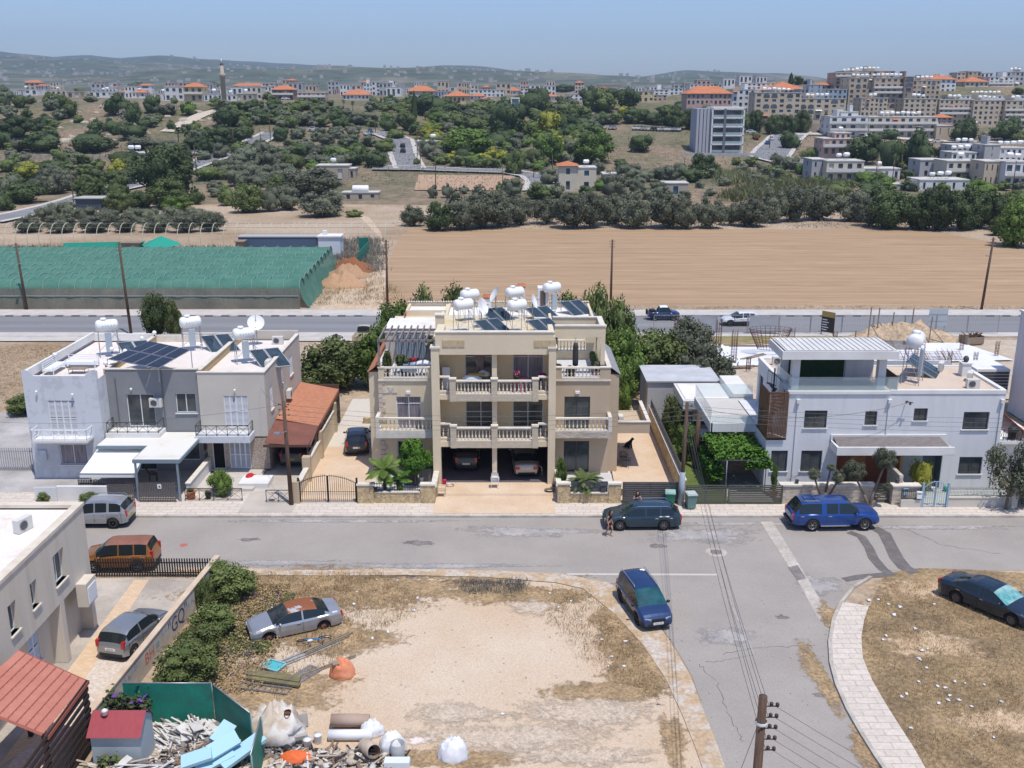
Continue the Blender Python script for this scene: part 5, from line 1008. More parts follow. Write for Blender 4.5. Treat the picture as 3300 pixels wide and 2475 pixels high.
def car(label,cat,loc,rz,L,Wd,H,paint,top,belt,cab,wins,wb,fo,wr=.32,name='parked_car',roofm=None,hoodm=None,group=None,rim=M_rim,spokes=7,rails=False,sill=.26,tail='v',rear_glass=True,open_top=False,plate_r=None,plate_f=None,trim=None,bare=(),rearlamp=None,headlamp=None,hw=.86,detail=True,mirr=True,screenm=None,handle=M_chrome,tum=.13,sidemat=None):
 '''car whose nose is at +x. top: profile (x from tail 0..L, z); belt: (x,z); cab=(x0 rear glass base, x1 rear roof edge, x2 front roof edge, x3 windscreen base); wins: side windows [(xa,xb)]'''
 T_=thing(name,label,cat,loc,rz,group);x0,x1,x2,x3=cab;wins=[list(w)for w in wins];wins[-1][1]=max(wins[-1][1],x3-.14);hwid=Wd/2
 if wins[0][0]-x1<.4:wins[0][0]=min(wins[0][0],x0+.24)
 ax=[L-fo,L-fo-wb];Rr=wr+.055
 xs=sorted({0,.04,.12,.25,L-.04,L-.12,L-.25,L,*cab,*[v for w in wins for v in w],*[a+k*Rr for a in ax for k in(-1,-.92,-.75,-.5,-.25,0,.25,.5,.75,.92,1)],*[L*i/18 for i in range(19)]})
 xs=[v for i,v in enumerate(xs)if 0<=v<=L and(i==0 or v-xs[i-1]>.012)]
 def section(x):
  t=interp(top,x);bl=min(interp(belt,x),t-.012)
  e=min(x,L-x);wd=hwid*(1-.17*max(0,1-e/.45)**2.2)
  zb=sill+.06*max(0,1-e/.3)
  for a in ax:
   d=abs(x-a)
   if d<Rr:zb=max(zb,wr+math.sqrt(Rr*Rr-d*d))
  zb=min(zb,bl-.08);c=max(0,t-bl)/(H-interp(belt,L/2));c=min(1,c)
  inr=wd*(1-.0)-.055;ro=inr-(tum+.03)*c-(.03 if c<.2 else 0)
  z1=zb+(bl-zb)*.45;z2=zb+(bl-zb)*.85
  fr_=.08*c
  return[(wd-.045,zb),(wd,z1),(wd-.005,z2),(inr,bl),(ro,t-.02-fr_*.7),(ro-.10,t-.012*(1+c)),(ro*.5,t+.012),(0,t+.02)]
 S=[section(x)for x in xs];parts={}
 def put(key,m,quad):
  b=parts.get(key)
  if b is None:b=parts[key]=(MB(),m)
  b[0].add(quad,[(0,1,2,3)],None,True)
 for i in range(len(xs)-1):
  xa,xb=xs[i],xs[i+1];xm=(xa+xb)/2
  for j in range(7):
   for s in(1,-1):
    q=[(xa,s*S[i][j][0],S[i][j][1]),(xb,s*S[i+1][j][0],S[i+1][j][1]),(xb,s*S[i+1][j+1][0],S[i+1][j+1][1]),(xa,s*S[i][j+1][0],S[i][j+1][1])]
    if s<0:q=q[::-1]
    q=q[::-1]if 1 else q
    key='body';m=paint
    if j==3:
     for k,w in enumerate(wins):
      if w[0]<xm<w[1]:key='side_window%d%d'%(k,s);m=M_cg
    elif j>=4 and x2<xm<x3:key='windscreen';m=screenm or M_ws
    elif j>=4 and x0<xm<x1 and rear_glass:key='rear_window';m=M_cg
    elif j>=4 and x1<=xm<=x2:key='roof';m=roofm or paint
    elif j>=4 and xm>=x3:key='bonnet';m=hoodm or paint
    elif j in(0,)and trim:key='sill_trim';m=trim
    elif j in(0,1,2)and xm<.25 and .0:pass
    if sidemat and j in(0,)and key=='body':pass
    if open_top and key in('roof',)and xm<open_top:continue
    put(key,m,q)
 for e,key in((0,'tail_panel'),(len(xs)-1,'nose_panel')):
  P=[(xs[e],y,z)for y,z in S[e]];Q=[(xs[e],-y,z)for y,z in S[e][::-1]][1:]
  b=MB();pl=P+Q;b.poly(pl if e==0 else pl[::-1]);
  parts[key]=(b,paint)
 nmap={'b':'body'}
 bodyo=None
 for key,(b,m)in parts.items():
  nm=key.rstrip('-0123456789');o=b.build(nm,m,T_)
  if nm=='body':bodyo=o
 b=MB();b.box(.2,L-.2,-hwid+.16,hwid-.16,sill-.06,sill+.1);
 for a in ax:b.box(a-Rr+.02,a+Rr-.02,-hwid+.1,hwid-.1,sill,min(interp(belt,a),interp(top,a))-.1)
 b.build('underbody',M_dark,T_)
 for i,a in enumerate(ax):
  for s in(1,-1):wheel(T_,a,s*(hwid-.115),wr if not bare else wr*.9,.2,s,rim,spokes,bare=(i,s)in bare)
 if not detail:return T_
 zt=rearlamp or(interp(belt,.3)-.28,interp(belt,.3)-.02,.34)
 for s in(1,-1):
  b=MB();y1=S[1][1][0]
  if tail=='v':b.box(-.012,.16,(y1-.15)if s>0 else-(y1+.006),(y1+.006)if s>0 else-(y1-.15),zt[0],zt[1])
  else:b.box(-.012,.2,(y1-.3)if s>0 else-(y1+.012),(y1+.012)if s>0 else-(y1-.3),zt[0],zt[1])
  b.build('taillight',M_red,T_)
  zh=headlamp or(interp(top,L-.15)-.24,interp(top,L-.15)-.07)
  b=MB();y2=S[-2][2][0];xx=L-.28;b.add([(L+.012,s*(y2-.4),zh[0]),(L-.06,s*(y2-.02),zh[0]+.02),(xx,s*(y2+.045),zh[0]+.06),(L+.012,s*(y2-.4),zh[1]-.03),(L-.07,s*(y2-.06),zh[1]),(xx-.05,s*(y2+.03),zh[1]+.03)],[(0,1,4,3),(1,2,5,4),(3,4,5),(3,5,4),(0,3,4,1),(1,4,5,2)]);b.build('headlight',M_lamp,T_)
  if mirr:
   b=MB();yb=hwid-.02;b.ball((x3-.32,s*(yb+.1),interp(belt,x3)+.08),(.075,.11,.075),seg=8,ring=6);b.build('wing_mirror',paint if hoodm is None else M_trim,T_)
  if len(wins)>1 or 1:
   b=MB()
   for w in wins[:2]if wins[0][1]-wins[0][0]>.5 else wins[1:3]:b.box(w[0]+.1,w[0]+.3,s*(hwid)-.02,s*(hwid)+.025,interp(belt,w[0])-.15,interp(belt,w[0])-.115)
   b.build('door_handle',handle,T_)
   b=MB()
   for w in wins:
    for xx in(w[0]-.03,):b.box(xx,xx+.012,s*(hwid-.002)-.006,s*(hwid-.002)+.006,sill+.1,interp(belt,w[0])-.06)
   b.build('door_gap',M_trim,T_)
 b=MB();b.box(L-.02,L+.012,-.38,.38,zh[0]-.02,zh[1]-.04);b.build('grille',M_trim,T_)
 b=MB();b.box(L-.05,L+.015,-.55,.55,sill+.04,sill+.17);b.build('front_bumper',trim or M_trim,T_);b=MB();b.box(-.015,.05,-.6,.6,sill+.02,sill+.16);b.build('rear_bumper',trim or M_trim,T_)
 if plate_r is not None:
  z=plate_r[1];b=MB();b.box(-.03,-.012,-.26,.26,z,z+.12);p=b.build('number_plate',M_ply if plate_r[2]else M_plw,T_)
  M=Matrix(((0,0,-1,-.032),(-1,0,0,0),(0,1,0,z+.06),(0,0,0,1)));text(plate_r[0],.11,M_trim,p,M,'plate_lettering',.001)
 if plate_f is not None:
  z=plate_f[1];b=MB();b.box(L+.015,L+.03,-.26,.26,z,z+.12);p=b.build('number_plate',M_plw,T_)
  M=Matrix(((0,0,1,L+.033),(1,0,0,0),(0,1,0,z+.06),(0,0,0,1)));text(plate_f[0],.11,M_trim,p,M,'plate_lettering',.001)
 if rails:
  for s in(1,-1):
   b=MB();yy=hwid-.055-tum-.06;b.path([(x1+.1,s*yy,H-.02),(x1+.2,s*yy,H+.05),(x2-.25,s*yy,H+.05),(x2-.1,s*yy,H-.02)],.02,5);b.build('roof_rail',rails if rails is not True else M_chrome,T_)
 return T_
def place(pa,pb,L,fo,wb,hw_,side):
 'position from near-side front and rear wheel contact points (world xy), side=+1 if near wheels are on the car left'
 pa,pb=Vector(pa),Vector(pb);d=(pa-pb).normalized();ang=math.atan2(d.y,d.x);mid=(pa+pb)/2;n=Vector((-d.y,d.x))
 c=mid-n*side*hw_;xc=L-fo-wb/2;o=c-d*xc;return(o.x,o.y,0),ang
ROADZ=.02
def put(pl,z=ROADZ):return(pl[0][0],pl[0][1],z),pl[1]
loc,a=put(place((6.58,56.55),(9.25,56.6),4.68,.92,2.68,.8,1))
estate=car('dark teal estate car parked at the kerb between the two women','car',loc,a,4.68,1.82,1.46,carmat('dark_teal_paint',(0.025,0.055,0.078)),[(0,.80),(.05,.98),(.22,1.1),(.62,1.42),(1.2,1.46),(2.5,1.46),(2.95,1.40),(3.72,.98),(4.35,.86),(4.6,.72),(4.68,.60)],[(0,.96),(2,.93),(3.75,.90),(4.68,.7)],(.22,.62,2.9,3.72),[(.75,1.25),(1.33,2.15),(2.23,3.25)],2.68,.92,.33,rails=True,tail='h',plate_r=('KYT 518',.62,0))
loc,a=put(place((21.46,56.55),(18.29,56.45),5.36,.92,3.22,.85,-1))
bp=carmat('bright_blue_paint',(0.012,0.065,0.27))
pk=car('bright blue double cab pickup with hardtop canopy and roof bars','pickup truck',loc,a,5.36,1.9,1.82,bp,[(0,.95),(.05,1.1),(.12,1.15),(.55,1.76),(.9,1.80),(1.95,1.80),(2.1,1.80),(3.3,1.80),(3.6,1.72),(4.15,1.2),(5.1,1.10),(5.3,1.0),(5.36,.72)],[(0,1.13),(2,1.13),(4.1,1.10),(5.36,.85)],(.12,.55,3.45,4.15),[(.6,1.75),(2.05,2.75),(2.83,3.6)],3.22,.92,.39,rims if 0 else 'pickup_truck',sill=.42,rim=M_rim,spokes=6,headlamp=(.72,.98),rearlamp=(.78,1.08,0),tum=.17,plate_r=('MNA 227',.72,0))
b=MB();b.box(.7,1.65,.52,.56,1.84,1.88);b.box(.7,1.65,-.56,-.52,1.84,1.88);b.box(.85,.9,-.52,.52,1.86,1.9);b.box(1.45,1.5,-.52,.52,1.86,1.9);b.build('roof_bars',M_chrome,pk)
b=MB();b.box(1.7,3.5,-.99,-.88,.36,.42);b.box(1.7,3.5,.88,.99,.36,.42);b.build('side_step',M_chrome,pk);b=MB();b.box(-.1,.1,-.75,.75,.42,.56);b.build('rear_bumper',M_trim,pk)
loc,a=put(place((6.29,45.1),(5.72,47.5),4.2,.85,2.46,.76,-1),.04);L=4.2
mb=carmat('faded_blue_paint',(0.018,0.048,0.14),.3,.38)
mpv=car('faded dark blue people carrier parked half on the curved pavement corner','car',loc,a,L,1.72,1.62,mb,[(0,.9),(.04,1.1),(.3,1.52),(.7,1.6),(1.6,1.62),(2.35,1.58),(2.6,1.52),(3.4,1.02),(3.9,.88),(4.12,.76),(4.2,.6)],[(0,.95),(2,.92),(3.4,.90),(4.2,.7)],(.06,.3,2.5,3.4),[(.38,.95),(1.0,1.75),(1.83,2.85)],2.46,.85,.31,spokes=5,rails=M_steel,trim=M_trim,plate_f=('HUZ 257',.40),mirr=True,hoodm=mb,screenm=mat('green_windscreen',(0.008,.045,.055),.06,spec=.7,c2=(.02,.10,.11),ns=2.2),rim=M_tyre if 0 else M_rust if 0 else mat('dark_rim',(0.08,.08,.08),.5,metal=.5))
d=Vector((1.83+.0,-2.54));pa,pb=Vector((24.99,45.0)),Vector((23.16,47.5))
loc,a=put(place(pa,pb,4.9,.85,2.95,.83,-1));
dsp=carmat('dark_navy_paint',(0.02,0.035,0.055))
car('dark navy saloon with multi spoke wheels parked on the dry lot at the right','car',loc,a,4.92,1.86,1.46,dsp,[(0,.82),(.06,1.0),(.3,1.06),(.75,1.1),(1.45,1.38),(1.9,1.45),(2.7,1.46),(3.0,1.40),(3.75,1.0),(4.5,.86),(4.8,.72),(4.92,.58)],[(0,.98),(2,.95),(3.8,.92),(4.92,.7)],(.75,1.45,2.95,3.75),[(1.25,2.2),(2.28,3.35)],2.95,.85,.34,spokes=15,tail='h',rim=mat('bronze_grey_rim',(0.33,.31,.29),.35,metal=.7),screenm=mat('teal_sunshade_screen',(0.05,.28,.28),.08,spec=.8,c2=(.35,.50,.47),ns=2.2))
d=(Vector((-11.79,43.5))-Vector((-9.34,44.66))).normalized()
loc,a=put(place((-11.79,43.55),(-9.34,44.7),4.53,.85,2.71,.8,1),-.12)
sv=carmat('silver_paint',(0.42,0.43,0.45),.5,.35)
wrk=car('abandoned silver saloon with a rusty roof and missing windscreen on the weedy lot','car',loc,a,4.53,1.74,1.42,sv,[(0,.85),(.06,.98),(.3,1.03),(.65,1.05),(1.25,1.34),(1.7,1.41),(2.4,1.42),(2.7,1.37),(3.45,.98),(4.2,.84),(4.42,.72),(4.53,.6)],[(0,.95),(2,.92),(3.5,.90),(4.53,.7)],(.65,1.25,2.65,3.45),[(1.1,1.95),(2.03,3.0)],2.71,.85,.31,bare=((0,1),(1,1),(0,-1),(1,-1)),screenm=mat('broken_windscreen',(0.05,.06,.06),.5,c2=(.012,.012,.012),ns=2),roofm=mat('rust_and_silver_roof',(0.24,0.085,0.035),.7,c2=(.40,.40,.41),ns=.9,lo=.52,hi=.56),name='wrecked_car')
pa=Vector((-17.55,45.0));pb=Vector((-17.95,42.6));
loc,a=put(place(pa,pb,3.95,.82,2.49,.77,-1),.04)
gv=carmat('grey_silver_paint',(0.30,0.32,0.34),.5,.3)
car('silver grey hatchback parked beside the graffiti wall','car',(-18.75,41.7,.04),R(77),3.95,1.72,1.46,gv,[(0,.78),(.05,.95),(.35,1.32),(.6,1.42),(1.3,1.46),(1.9,1.44),(2.2,1.38),(2.95,.98),(3.6,.84),(3.85,.7),(3.95,.58)],[(0,1.0),(2,.93),(3.95,.7)],(.06,.35,2.15,2.95),[(.6,1.3),(1.38,2.5)],2.49,.82,.31,plate_r=('HEE 291',.58,0),tail='v',rearlamp=(.72,1.06,0))
loc,a=put(((-25.35,0,0),0));sil=carmat('silver_suv_paint',(0.40,0.41,0.43),.5,.3)
car('silver compact SUV parked at the kerb behind the beige block','car',(-23.55,57.65,.02),R(180),4.35,1.8,1.70,sil,[(0,.9),(.05,1.1),(.35,1.55),(.6,1.67),(1.4,1.70),(2.3,1.68),(2.6,1.6),(3.25,1.12),(3.95,1.0),(4.25,.82),(4.35,.65)],[(0,1.12),(2,1.05),(4.35,.8)],(.1,.35,2.5,3.25),[(.5,1.05),(1.2,1.9),(1.98,2.9)],2.63,.85,.35,rails=True,sill=.34,spokes=5,trim=None,tail='v',plate_r=('KSK 904',.62,1),rearlamp=(.78,1.12,0))
op=carmat('orange_paint',(0.36,0.135,0.02),.4,.3)
car('orange boxy SUV with a faded brown roof behind the black iron gate','car',(-19.95,51.75,.02),R(182),4.1,1.70,1.70,op,[(0,.9),(.05,1.1),(.12,1.3),(.28,1.66),(.7,1.70),(2.4,1.68),(2.65,1.60),(3.25,1.12),(3.9,.98),(4.05,.8),(4.1,.62)],[(0,1.06),(2,1.02),(4.1,.8)],(.1,.28,2.6,3.25),[(.35,1.0),(1.08,1.85),(1.93,2.85)],2.40,.78,.34,sill=.32,spokes=5,roofm=mat('faded_brown_roof',(0.20,.085,.055),.6,c2=(.26,.12,.08),ns=2),tail='v',rearlamp=(.85,1.22,0))
blk=carmat('black_paint',(0.014,0.014,0.017),.2,.22)
def smallcross(label,loc,rz,paint,pl,name='parked_car',roofz=1.56,**k):
 return car(label,'car',loc,rz,4.13,1.76,roofz,paint,[(0,.85),(.05,1.05),(.3,1.38),(.55,1.5),(1.2,roofz),(2.1,roofz-.02),(2.4,1.47),(3.05,1.08),(3.8,.98),(4.05,.8),(4.13,.62)],[(0,1.08),(2,1.0),(4.13,.8)],(.08,.3,2.35,3.05),[(.55,1.2),(1.28,2.65)],2.53,.8,.34,sill=.3,plate_r=pl,tail='v',rearlamp=(.8,1.12,0),name=name,**k)
smallcross('black crossover parked on the drive left of the villa',(-11.35,69.3,.15),R(97),blk,('MWA 873',.62,0))
smallcross('black hatchback parked inside the left villa garage',(-3.2,66.0,.14),R(89),carmat('garage_black_paint',(0.02,.02,.022),.2,.25),('HNC 696',.62,0))
smallcross('dark grey SUV parked nose in under the tiled carport',(-15.65,66.9,.14),R(91),carmat('carport_grey_paint',(0.045,.05,.055),.3,.3),('KUN 331',.62,1),roofz=1.66)
car('silver saloon parked in the right villa garage','car',(1.0,65.0,.14),R(93),4.64,1.78,1.40,carmat('champagne_silver_paint',(0.36,0.355,0.34),.5,.3),[(0,.84),(.06,.97),(.3,1.02),(.62,1.05),(1.35,1.33),(1.8,1.39),(2.4,1.40),(2.8,1.34),(3.5,.98),(4.3,.84),(4.55,.7),(4.64,.58)],[(0,.95),(2,.92),(3.5,.9),(4.64,.7)],(.62,1.35,2.7,3.5),[(1.3,3.1)],2.71,.85,.32,plate_r=('MEA 772',.66,0),tail='h',rearlamp=(.62,.84,0))
car('white crossover driving on the main road','car',(28.6,113.9,.03),R(180),4.35,1.8,1.6,carmat('white_car_paint',(0.72,.73,.73),0,.3),[(0,.85),(.05,1.1),(.35,1.42),(.7,1.56),(1.4,1.6),(2.3,1.58),(2.6,1.5),(3.3,1.05),(4.0,.95),(4.25,.78),(4.35,.62)],[(0,1.1),(2,1.02),(4.35,.8)],(.08,.35,2.5,3.3),[(.75,1.25),(1.33,2.0),(2.08,3.0)],2.63,.85,.34,sill=.3,trim=M_trim,name='moving_car')
vit=car('dark blue open off-roader with a white hardtop front and rear spare wheel','car',(16.1,116.9,.03),0,3.7,1.63,1.66,carmat('deep_blue_paint',(0.015,0.045,0.13)),[(0,.9),(.06,1.02),(1.0,1.02),(1.05,1.04),(1.35,1.6),(1.5,1.66),(2.2,1.66),(2.35,1.6),(2.75,1.1),(3.4,1.02),(3.6,.88),(3.7,.7)],[(0,1.0),(2,1.0),(3.7,.85)],(1.05,1.35,2.25,2.75),[(1.5,2.35)],2.2,.72,.34,sill=.42,roofm=M_wht,name='moving_car')
b=MB();b.lathe([(.12,-.09),(.33,-.09),(.34,0),(.33,.09),(.12,.09)],16,None,Matrix.Translation((-.14,0,.95))@Matrix.Rotation(R(90),4,'Y'));b.build('spare_wheel',M_tyre,vit);b=MB();b.box(.15,1.0,-.6,.6,1.04,1.06);b.box(.2,.8,-.5,.5,1.06,1.22);b.build('seats',M_trim,vit)
cp=carmat('old_cream_paint',(0.50,.44,.30),0,.5)
pk2=car('old cream pickup with an open bed parked on rough ground beyond the villa hedge','pickup truck',(-16.1,103.6,.1),R(88),4.9,1.7,1.6,cp,[(0,.5),(.03,.55),(2.25,.56),(2.3,1.0),(2.45,1.55),(2.7,1.6),(3.1,1.6),(3.3,1.52),(3.8,1.05),(4.6,.95),(4.85,.8),(4.9,.62)],[(0,.98),(4.9,.8)],(2.3,2.45,3.25,3.8),[(2.6,3.4)],2.85,.8,.34,sill=.4,name='pickup_truck',mirr=True)
b=MB();b.box(0,2.25,-.84,-.78,.55,1.0);b.box(0,2.25,.78,.84,.55,1.0);b.box(-.03,.03,-.84,.84,.5,1.0);b.build('bed_side',cp,pk2)
b=MB();b.box(2.2,2.24,-.6,.6,1.0,1.45);
b.build('cab_guard',M_trim,pk2)
text('TOYOTA',.3,M_trim,pk2,Matrix(((0,0,-1,-.034),(-1,0,0,0),(0,1,0,.76),(0,0,0,1))),'tailgate_lettering',.002)
b=MB();b.box(0,.05,-.5,.5,0,.1);
smallcross('white car parked under the glass edged side terrace',(14.9,75.5,.14),R(-100),carmat('white_parked_paint',(0.68,.69,.69),0,.3),None)
def lowcar(name,paint):
 b=MB();P=[(0,.35),(0,.9),(.5,1.0),(.9,1.42),(2.3,1.45),(3.0,.98),(4.0,.8),(4.15,.35)]
 b.add([(x,-.85+(.12 if z>1.1 else 0),z)for x,z in P]+[(x,.85-(.12 if z>1.1 else 0),z)for x,z in P],[(0,1,2,5,6,7),(15,14,13,10,9,8)]+[(2,3,4,5),(13,12,11,10)]+[(i,i+8,i+9,i+1)for i in range(7)])
 o=b.build(name,paint);g=MB()
 for s in(-1,1):g.quad((.65,s*.86,.98),(2.75,s*.86,.98),(2.2,s*.76,1.38),(1.0,s*.76,1.38))
 g.quad((2.35,-.68,1.44),(2.35,.68,1.44),(3.0,.78,1.02),(3.0,-.78,1.02));g.quad((.5,-.78,1.03),(.5,.78,1.03),(.88,.68,1.43),(.88,-.68,1.43));g.build('windows',M_cg,o)
 w=MB()
 for x in(.8,3.3):
  for s in(-1,1):w.lathe([(.32,-.1),(.32,.1)],10,None,Matrix.Translation((x,s*.8,.32))@Matrix.Rotation(R(90),4,'X'))
 w.build('wheels',M_tyre,o);return o
LC={k:lowcar('parked_car',carmat('distant_%s_paint'%k,c,.2,.35))for k,c in dict(white=(.7,.7,.7),silver=(.4,.42,.44),black=(.03,.03,.035),blue=(.05,.12,.25),red=(.35,.03,.03)).items()}
used=set()
def lcar(k,x,y,rz,label,group=None,dz=.35):
 p=T(x,y);p.z=TZ(p.x,p.y)+dz;o=LC[k]
 if k in used:o=dup(o)
 used.add(k);o.location=p;o.rotation_euler=(0,0,rz)
 if 'group' in o:del o['group']
 tag(o,label,'car',group);return o
ks=['white','silver','white','blue','white','black','silver','blue','white','silver','black','white']
x=1890
i=0
while x<2195:
 if not(1950<x<1960 or 1985<x<2040):lcar(ks[(i*5+i//3)%12],x,415+(x-1890)*.03,R(80+10*nz(i,1)),'%s car in the tree shaded hillside car park'%ks[(i*5+i//3)%12],'cars in the hillside car park')
 x+=11;i+=1
lcar('black',1298,497,R(92),'black car on the valley road, nearer of two parked in line');lcar('black',1297,480,R(92),'black car on the valley road, farther of two parked in line')
lcar('white',1184,440,R(95),'white van like car by the bend of the valley road');lcar('blue',1193,431,R(95),'blue car by the bend of the valley road')
lcar('white',993,420,R(0),'lone white car on the track among the orchards');lcar('red',2437,452,R(75),'red car parked at the left kerb of the apartment road');lcar('blue',2474,468,R(80),'blue car on the apartment road');lcar('white',2486,455,R(80),'white car on the apartment road')
lcar('red',2478,428,R(10),'dark red car below the long retaining wall');lcar('white',2402,435,R(0),'white car left of the red one below the retaining wall');lcar('white',2635,433,R(20),'white car parked alone on the terrace road');lcar('white',2612,393,R(5),'white car parked under the arcaded flats')
lcar('silver',2775,598,R(5),'pale blue car parked in front of the two storey cream house',dz=.1);lcar('white',2600,508,R(10),'white car beside the bushy tree near the apartment road')
lcar('black',533,322,R(10),'black car in front of the white houses on the cliff top');lcar('white',907,323,R(5),'white car on the cliff top beside the minaret quarter');lcar('white',617,506,R(30),'white car parked under the roadside palms');lcar('white',3005,460,R(0),'white car behind the lone tree on the terrace road')
lcar('blue',3100,610,R(0),'dark car in front of the far right white house');lcar('red',3296,1052,R(0),'red vehicle at the right end of the main road',dz=0).location=(61.5,116.2,.05)
#VEGETATION
def leafmat(n,c,c2,vary=.22):
 m=mat(n,c,.75,c2=c2,ns=1.6,spec=.25,vary=vary,lo=.38,hi=.62,det=3);return m
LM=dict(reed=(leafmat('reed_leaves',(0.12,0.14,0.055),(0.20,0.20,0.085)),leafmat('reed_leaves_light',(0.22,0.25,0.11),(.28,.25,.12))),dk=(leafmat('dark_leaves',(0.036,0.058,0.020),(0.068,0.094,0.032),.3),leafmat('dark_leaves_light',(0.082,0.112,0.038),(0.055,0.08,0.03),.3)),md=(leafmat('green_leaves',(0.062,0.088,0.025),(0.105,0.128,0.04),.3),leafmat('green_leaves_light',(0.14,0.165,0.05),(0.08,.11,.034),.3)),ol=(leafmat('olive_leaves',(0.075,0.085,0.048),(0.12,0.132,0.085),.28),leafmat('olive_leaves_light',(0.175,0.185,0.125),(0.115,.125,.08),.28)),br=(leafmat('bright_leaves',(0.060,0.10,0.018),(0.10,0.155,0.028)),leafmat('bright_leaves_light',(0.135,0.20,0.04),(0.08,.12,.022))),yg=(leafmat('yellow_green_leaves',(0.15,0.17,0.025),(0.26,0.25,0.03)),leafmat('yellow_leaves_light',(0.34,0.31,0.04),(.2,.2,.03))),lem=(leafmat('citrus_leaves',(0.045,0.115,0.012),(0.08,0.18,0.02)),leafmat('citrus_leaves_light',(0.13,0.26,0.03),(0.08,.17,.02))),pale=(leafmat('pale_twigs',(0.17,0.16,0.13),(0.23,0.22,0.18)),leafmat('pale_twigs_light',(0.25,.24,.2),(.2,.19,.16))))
M_bark=mat('bark',(0.13,0.10,0.075),.9,c2=(0.20,.165,.13),ns=4,stretch=(1,1,.3))
def crown(kind,seed,leaves=700,size=.05,zlo=.16,flat=1.0,clumps=14,holes=0,core=.72,rz=None,up=False,tight=.20):
 'unit crown about 1 wide and 1 tall'
 rs=random.Random(seed);b=MB();m1,m2=LM[kind];zc=.42+zlo*.4;up=1-zc;dn=zc-zlo;hz=(1-zlo)/2
 C=[]
 for i in range(clumps):
  while True:
   p=Vector((rs.uniform(-1,1),rs.uniform(-1,1),rs.uniform(-1,1)))
   if p.length<1:break
  p=p.normalized()*(p.length**.4)*.74;k=1 if p.z>0 else .9;C.append((Vector((p.x*.5*k*1.05,p.y*.5*k*1.05,zc+p.z*(up if p.z>0 else dn))),rs.uniform(tight*.8,tight*1.3)))
 if core:
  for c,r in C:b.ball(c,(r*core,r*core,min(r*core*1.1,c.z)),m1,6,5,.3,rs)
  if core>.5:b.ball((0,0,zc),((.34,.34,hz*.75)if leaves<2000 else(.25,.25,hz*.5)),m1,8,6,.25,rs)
 for i in range(leaves):
  c,r=C[rs.randrange(len(C))]
  n=Vector((rs.gauss(0,1),rs.gauss(0,1),rs.gauss(.25,1))).normalized();rr=r*rs.uniform(.8,1.15)
  p=c+Vector((n.x*rr,n.y*rr,n.z*rr));p.z=max(p.z,.01)
  nn=(n+Vector((rs.gauss(0,.55),rs.gauss(0,.55),rs.gauss(.1,.55)))).normalized();t=nn.orthogonal().normalized();t=Matrix.Rotation(rs.uniform(0,6.28),3,nn)@t;w=nn.cross(t)
  s=size*rs.uniform(.6,1.3);s2=s*rs.uniform(.45,.8)
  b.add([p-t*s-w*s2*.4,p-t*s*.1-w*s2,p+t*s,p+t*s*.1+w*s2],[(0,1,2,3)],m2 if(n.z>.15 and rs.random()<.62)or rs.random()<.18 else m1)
 me=b.mesh('crown');return me
def trunkmesh(seed,zt=.5,r=.035,limbs=4,lean=.0):
 rs=random.Random(seed);b=MB();b.tube((0,0,-.05),(lean*.5,0,zt*.5),r,7,None,r*.75);
 for i in range(limbs):
  a=6.28*i/limbs+rs.random();b.tube((lean*.5,0,zt*.45),(math.cos(a)*.22,math.sin(a)*.22,zt+rs.uniform(.0,.2)),r*.6,5,None,r*.2)
 me=b.mesh('trunk');me.materials.clear();me.materials.append(M_bark);return me
TR=[trunkmesh(i,.5)for i in range(3)]
PROTO={}
def protos(k,n,**a):PROTO[k]=[crown(seed=hash(k)%97+i*13 if 0 else sum(map(ord,k))*3+i*13,**a)for i in range(n)]
protos('dk',4,kind='dk',leaves=1000,size=.036,zlo=.03);protos('md',4,kind='md',leaves=1000,size=.036,zlo=.03);protos('ol',4,kind='ol',leaves=1100,size=.030,zlo=.03)
protos('br',3,kind='br',leaves=1000,size=.036,zlo=.05);protos('yg',2,kind='yg',leaves=900,size=.036,zlo=.08);protos('pale',1,kind='pale',leaves=500,size=.04,zlo=.1,core=0)
protos('hi_ol',3,kind='ol',leaves=4600,size=.024,zlo=.02,clumps=30,tight=.16,core=.62);protos('hi_dk',2,kind='dk',leaves=4600,size=.027,zlo=.02,clumps=30,tight=.16,core=.62);protos('hi_md',2,kind='md',leaves=4600,size=.027,zlo=.02,clumps=30,tight=.16,core=.62);protos('hi_br',2,kind='br',leaves=4400,size=.027,zlo=.02,clumps=28,tight=.16,core=.62)
protos('pine',2,kind='dk',leaves=700,size=.05,zlo=.05,clumps=18)
def cyp(seed,kind='dk'):
 rs=random.Random(seed);b=MB();m1,m2=LM[kind];b.lathe([(.05,.02),(.38,.15),(.42,.35),(.3,.65),(.1,.92),(.01,1)],8,m1)
 for i in range(500):
  z=rs.random();r=interp([(0,.2),(.15,.44),(.35,.48),(.65,.36),(.92,.14),(1,.03)],z)*rs.uniform(.85,1.15);a=rs.uniform(0,6.28);p=Vector((r*math.cos(a),r*math.sin(a),z));t=Vector((rs.gauss(0,.3),rs.gauss(0,.3),1)).normalized();w=Vector((-math.sin(a),math.cos(a),0));
  b.add([p-w*.08,p-t*.03,p+w*.08,p+t*.09],[(0,1,2,3)],m1 if rs.random()<.6 else m2)
 return b.mesh('crown')
for k_ in('dk','md','ol','br','yg','pale'):PROTO['lo_'+k_]=[crown(k_,50+i+len(k_),230,.062,.02,clumps=9,core=.8 if k_!='pale' else 0)for i in(0,1)]
PROTO['cyp']=[cyp(1),cyp(2)]
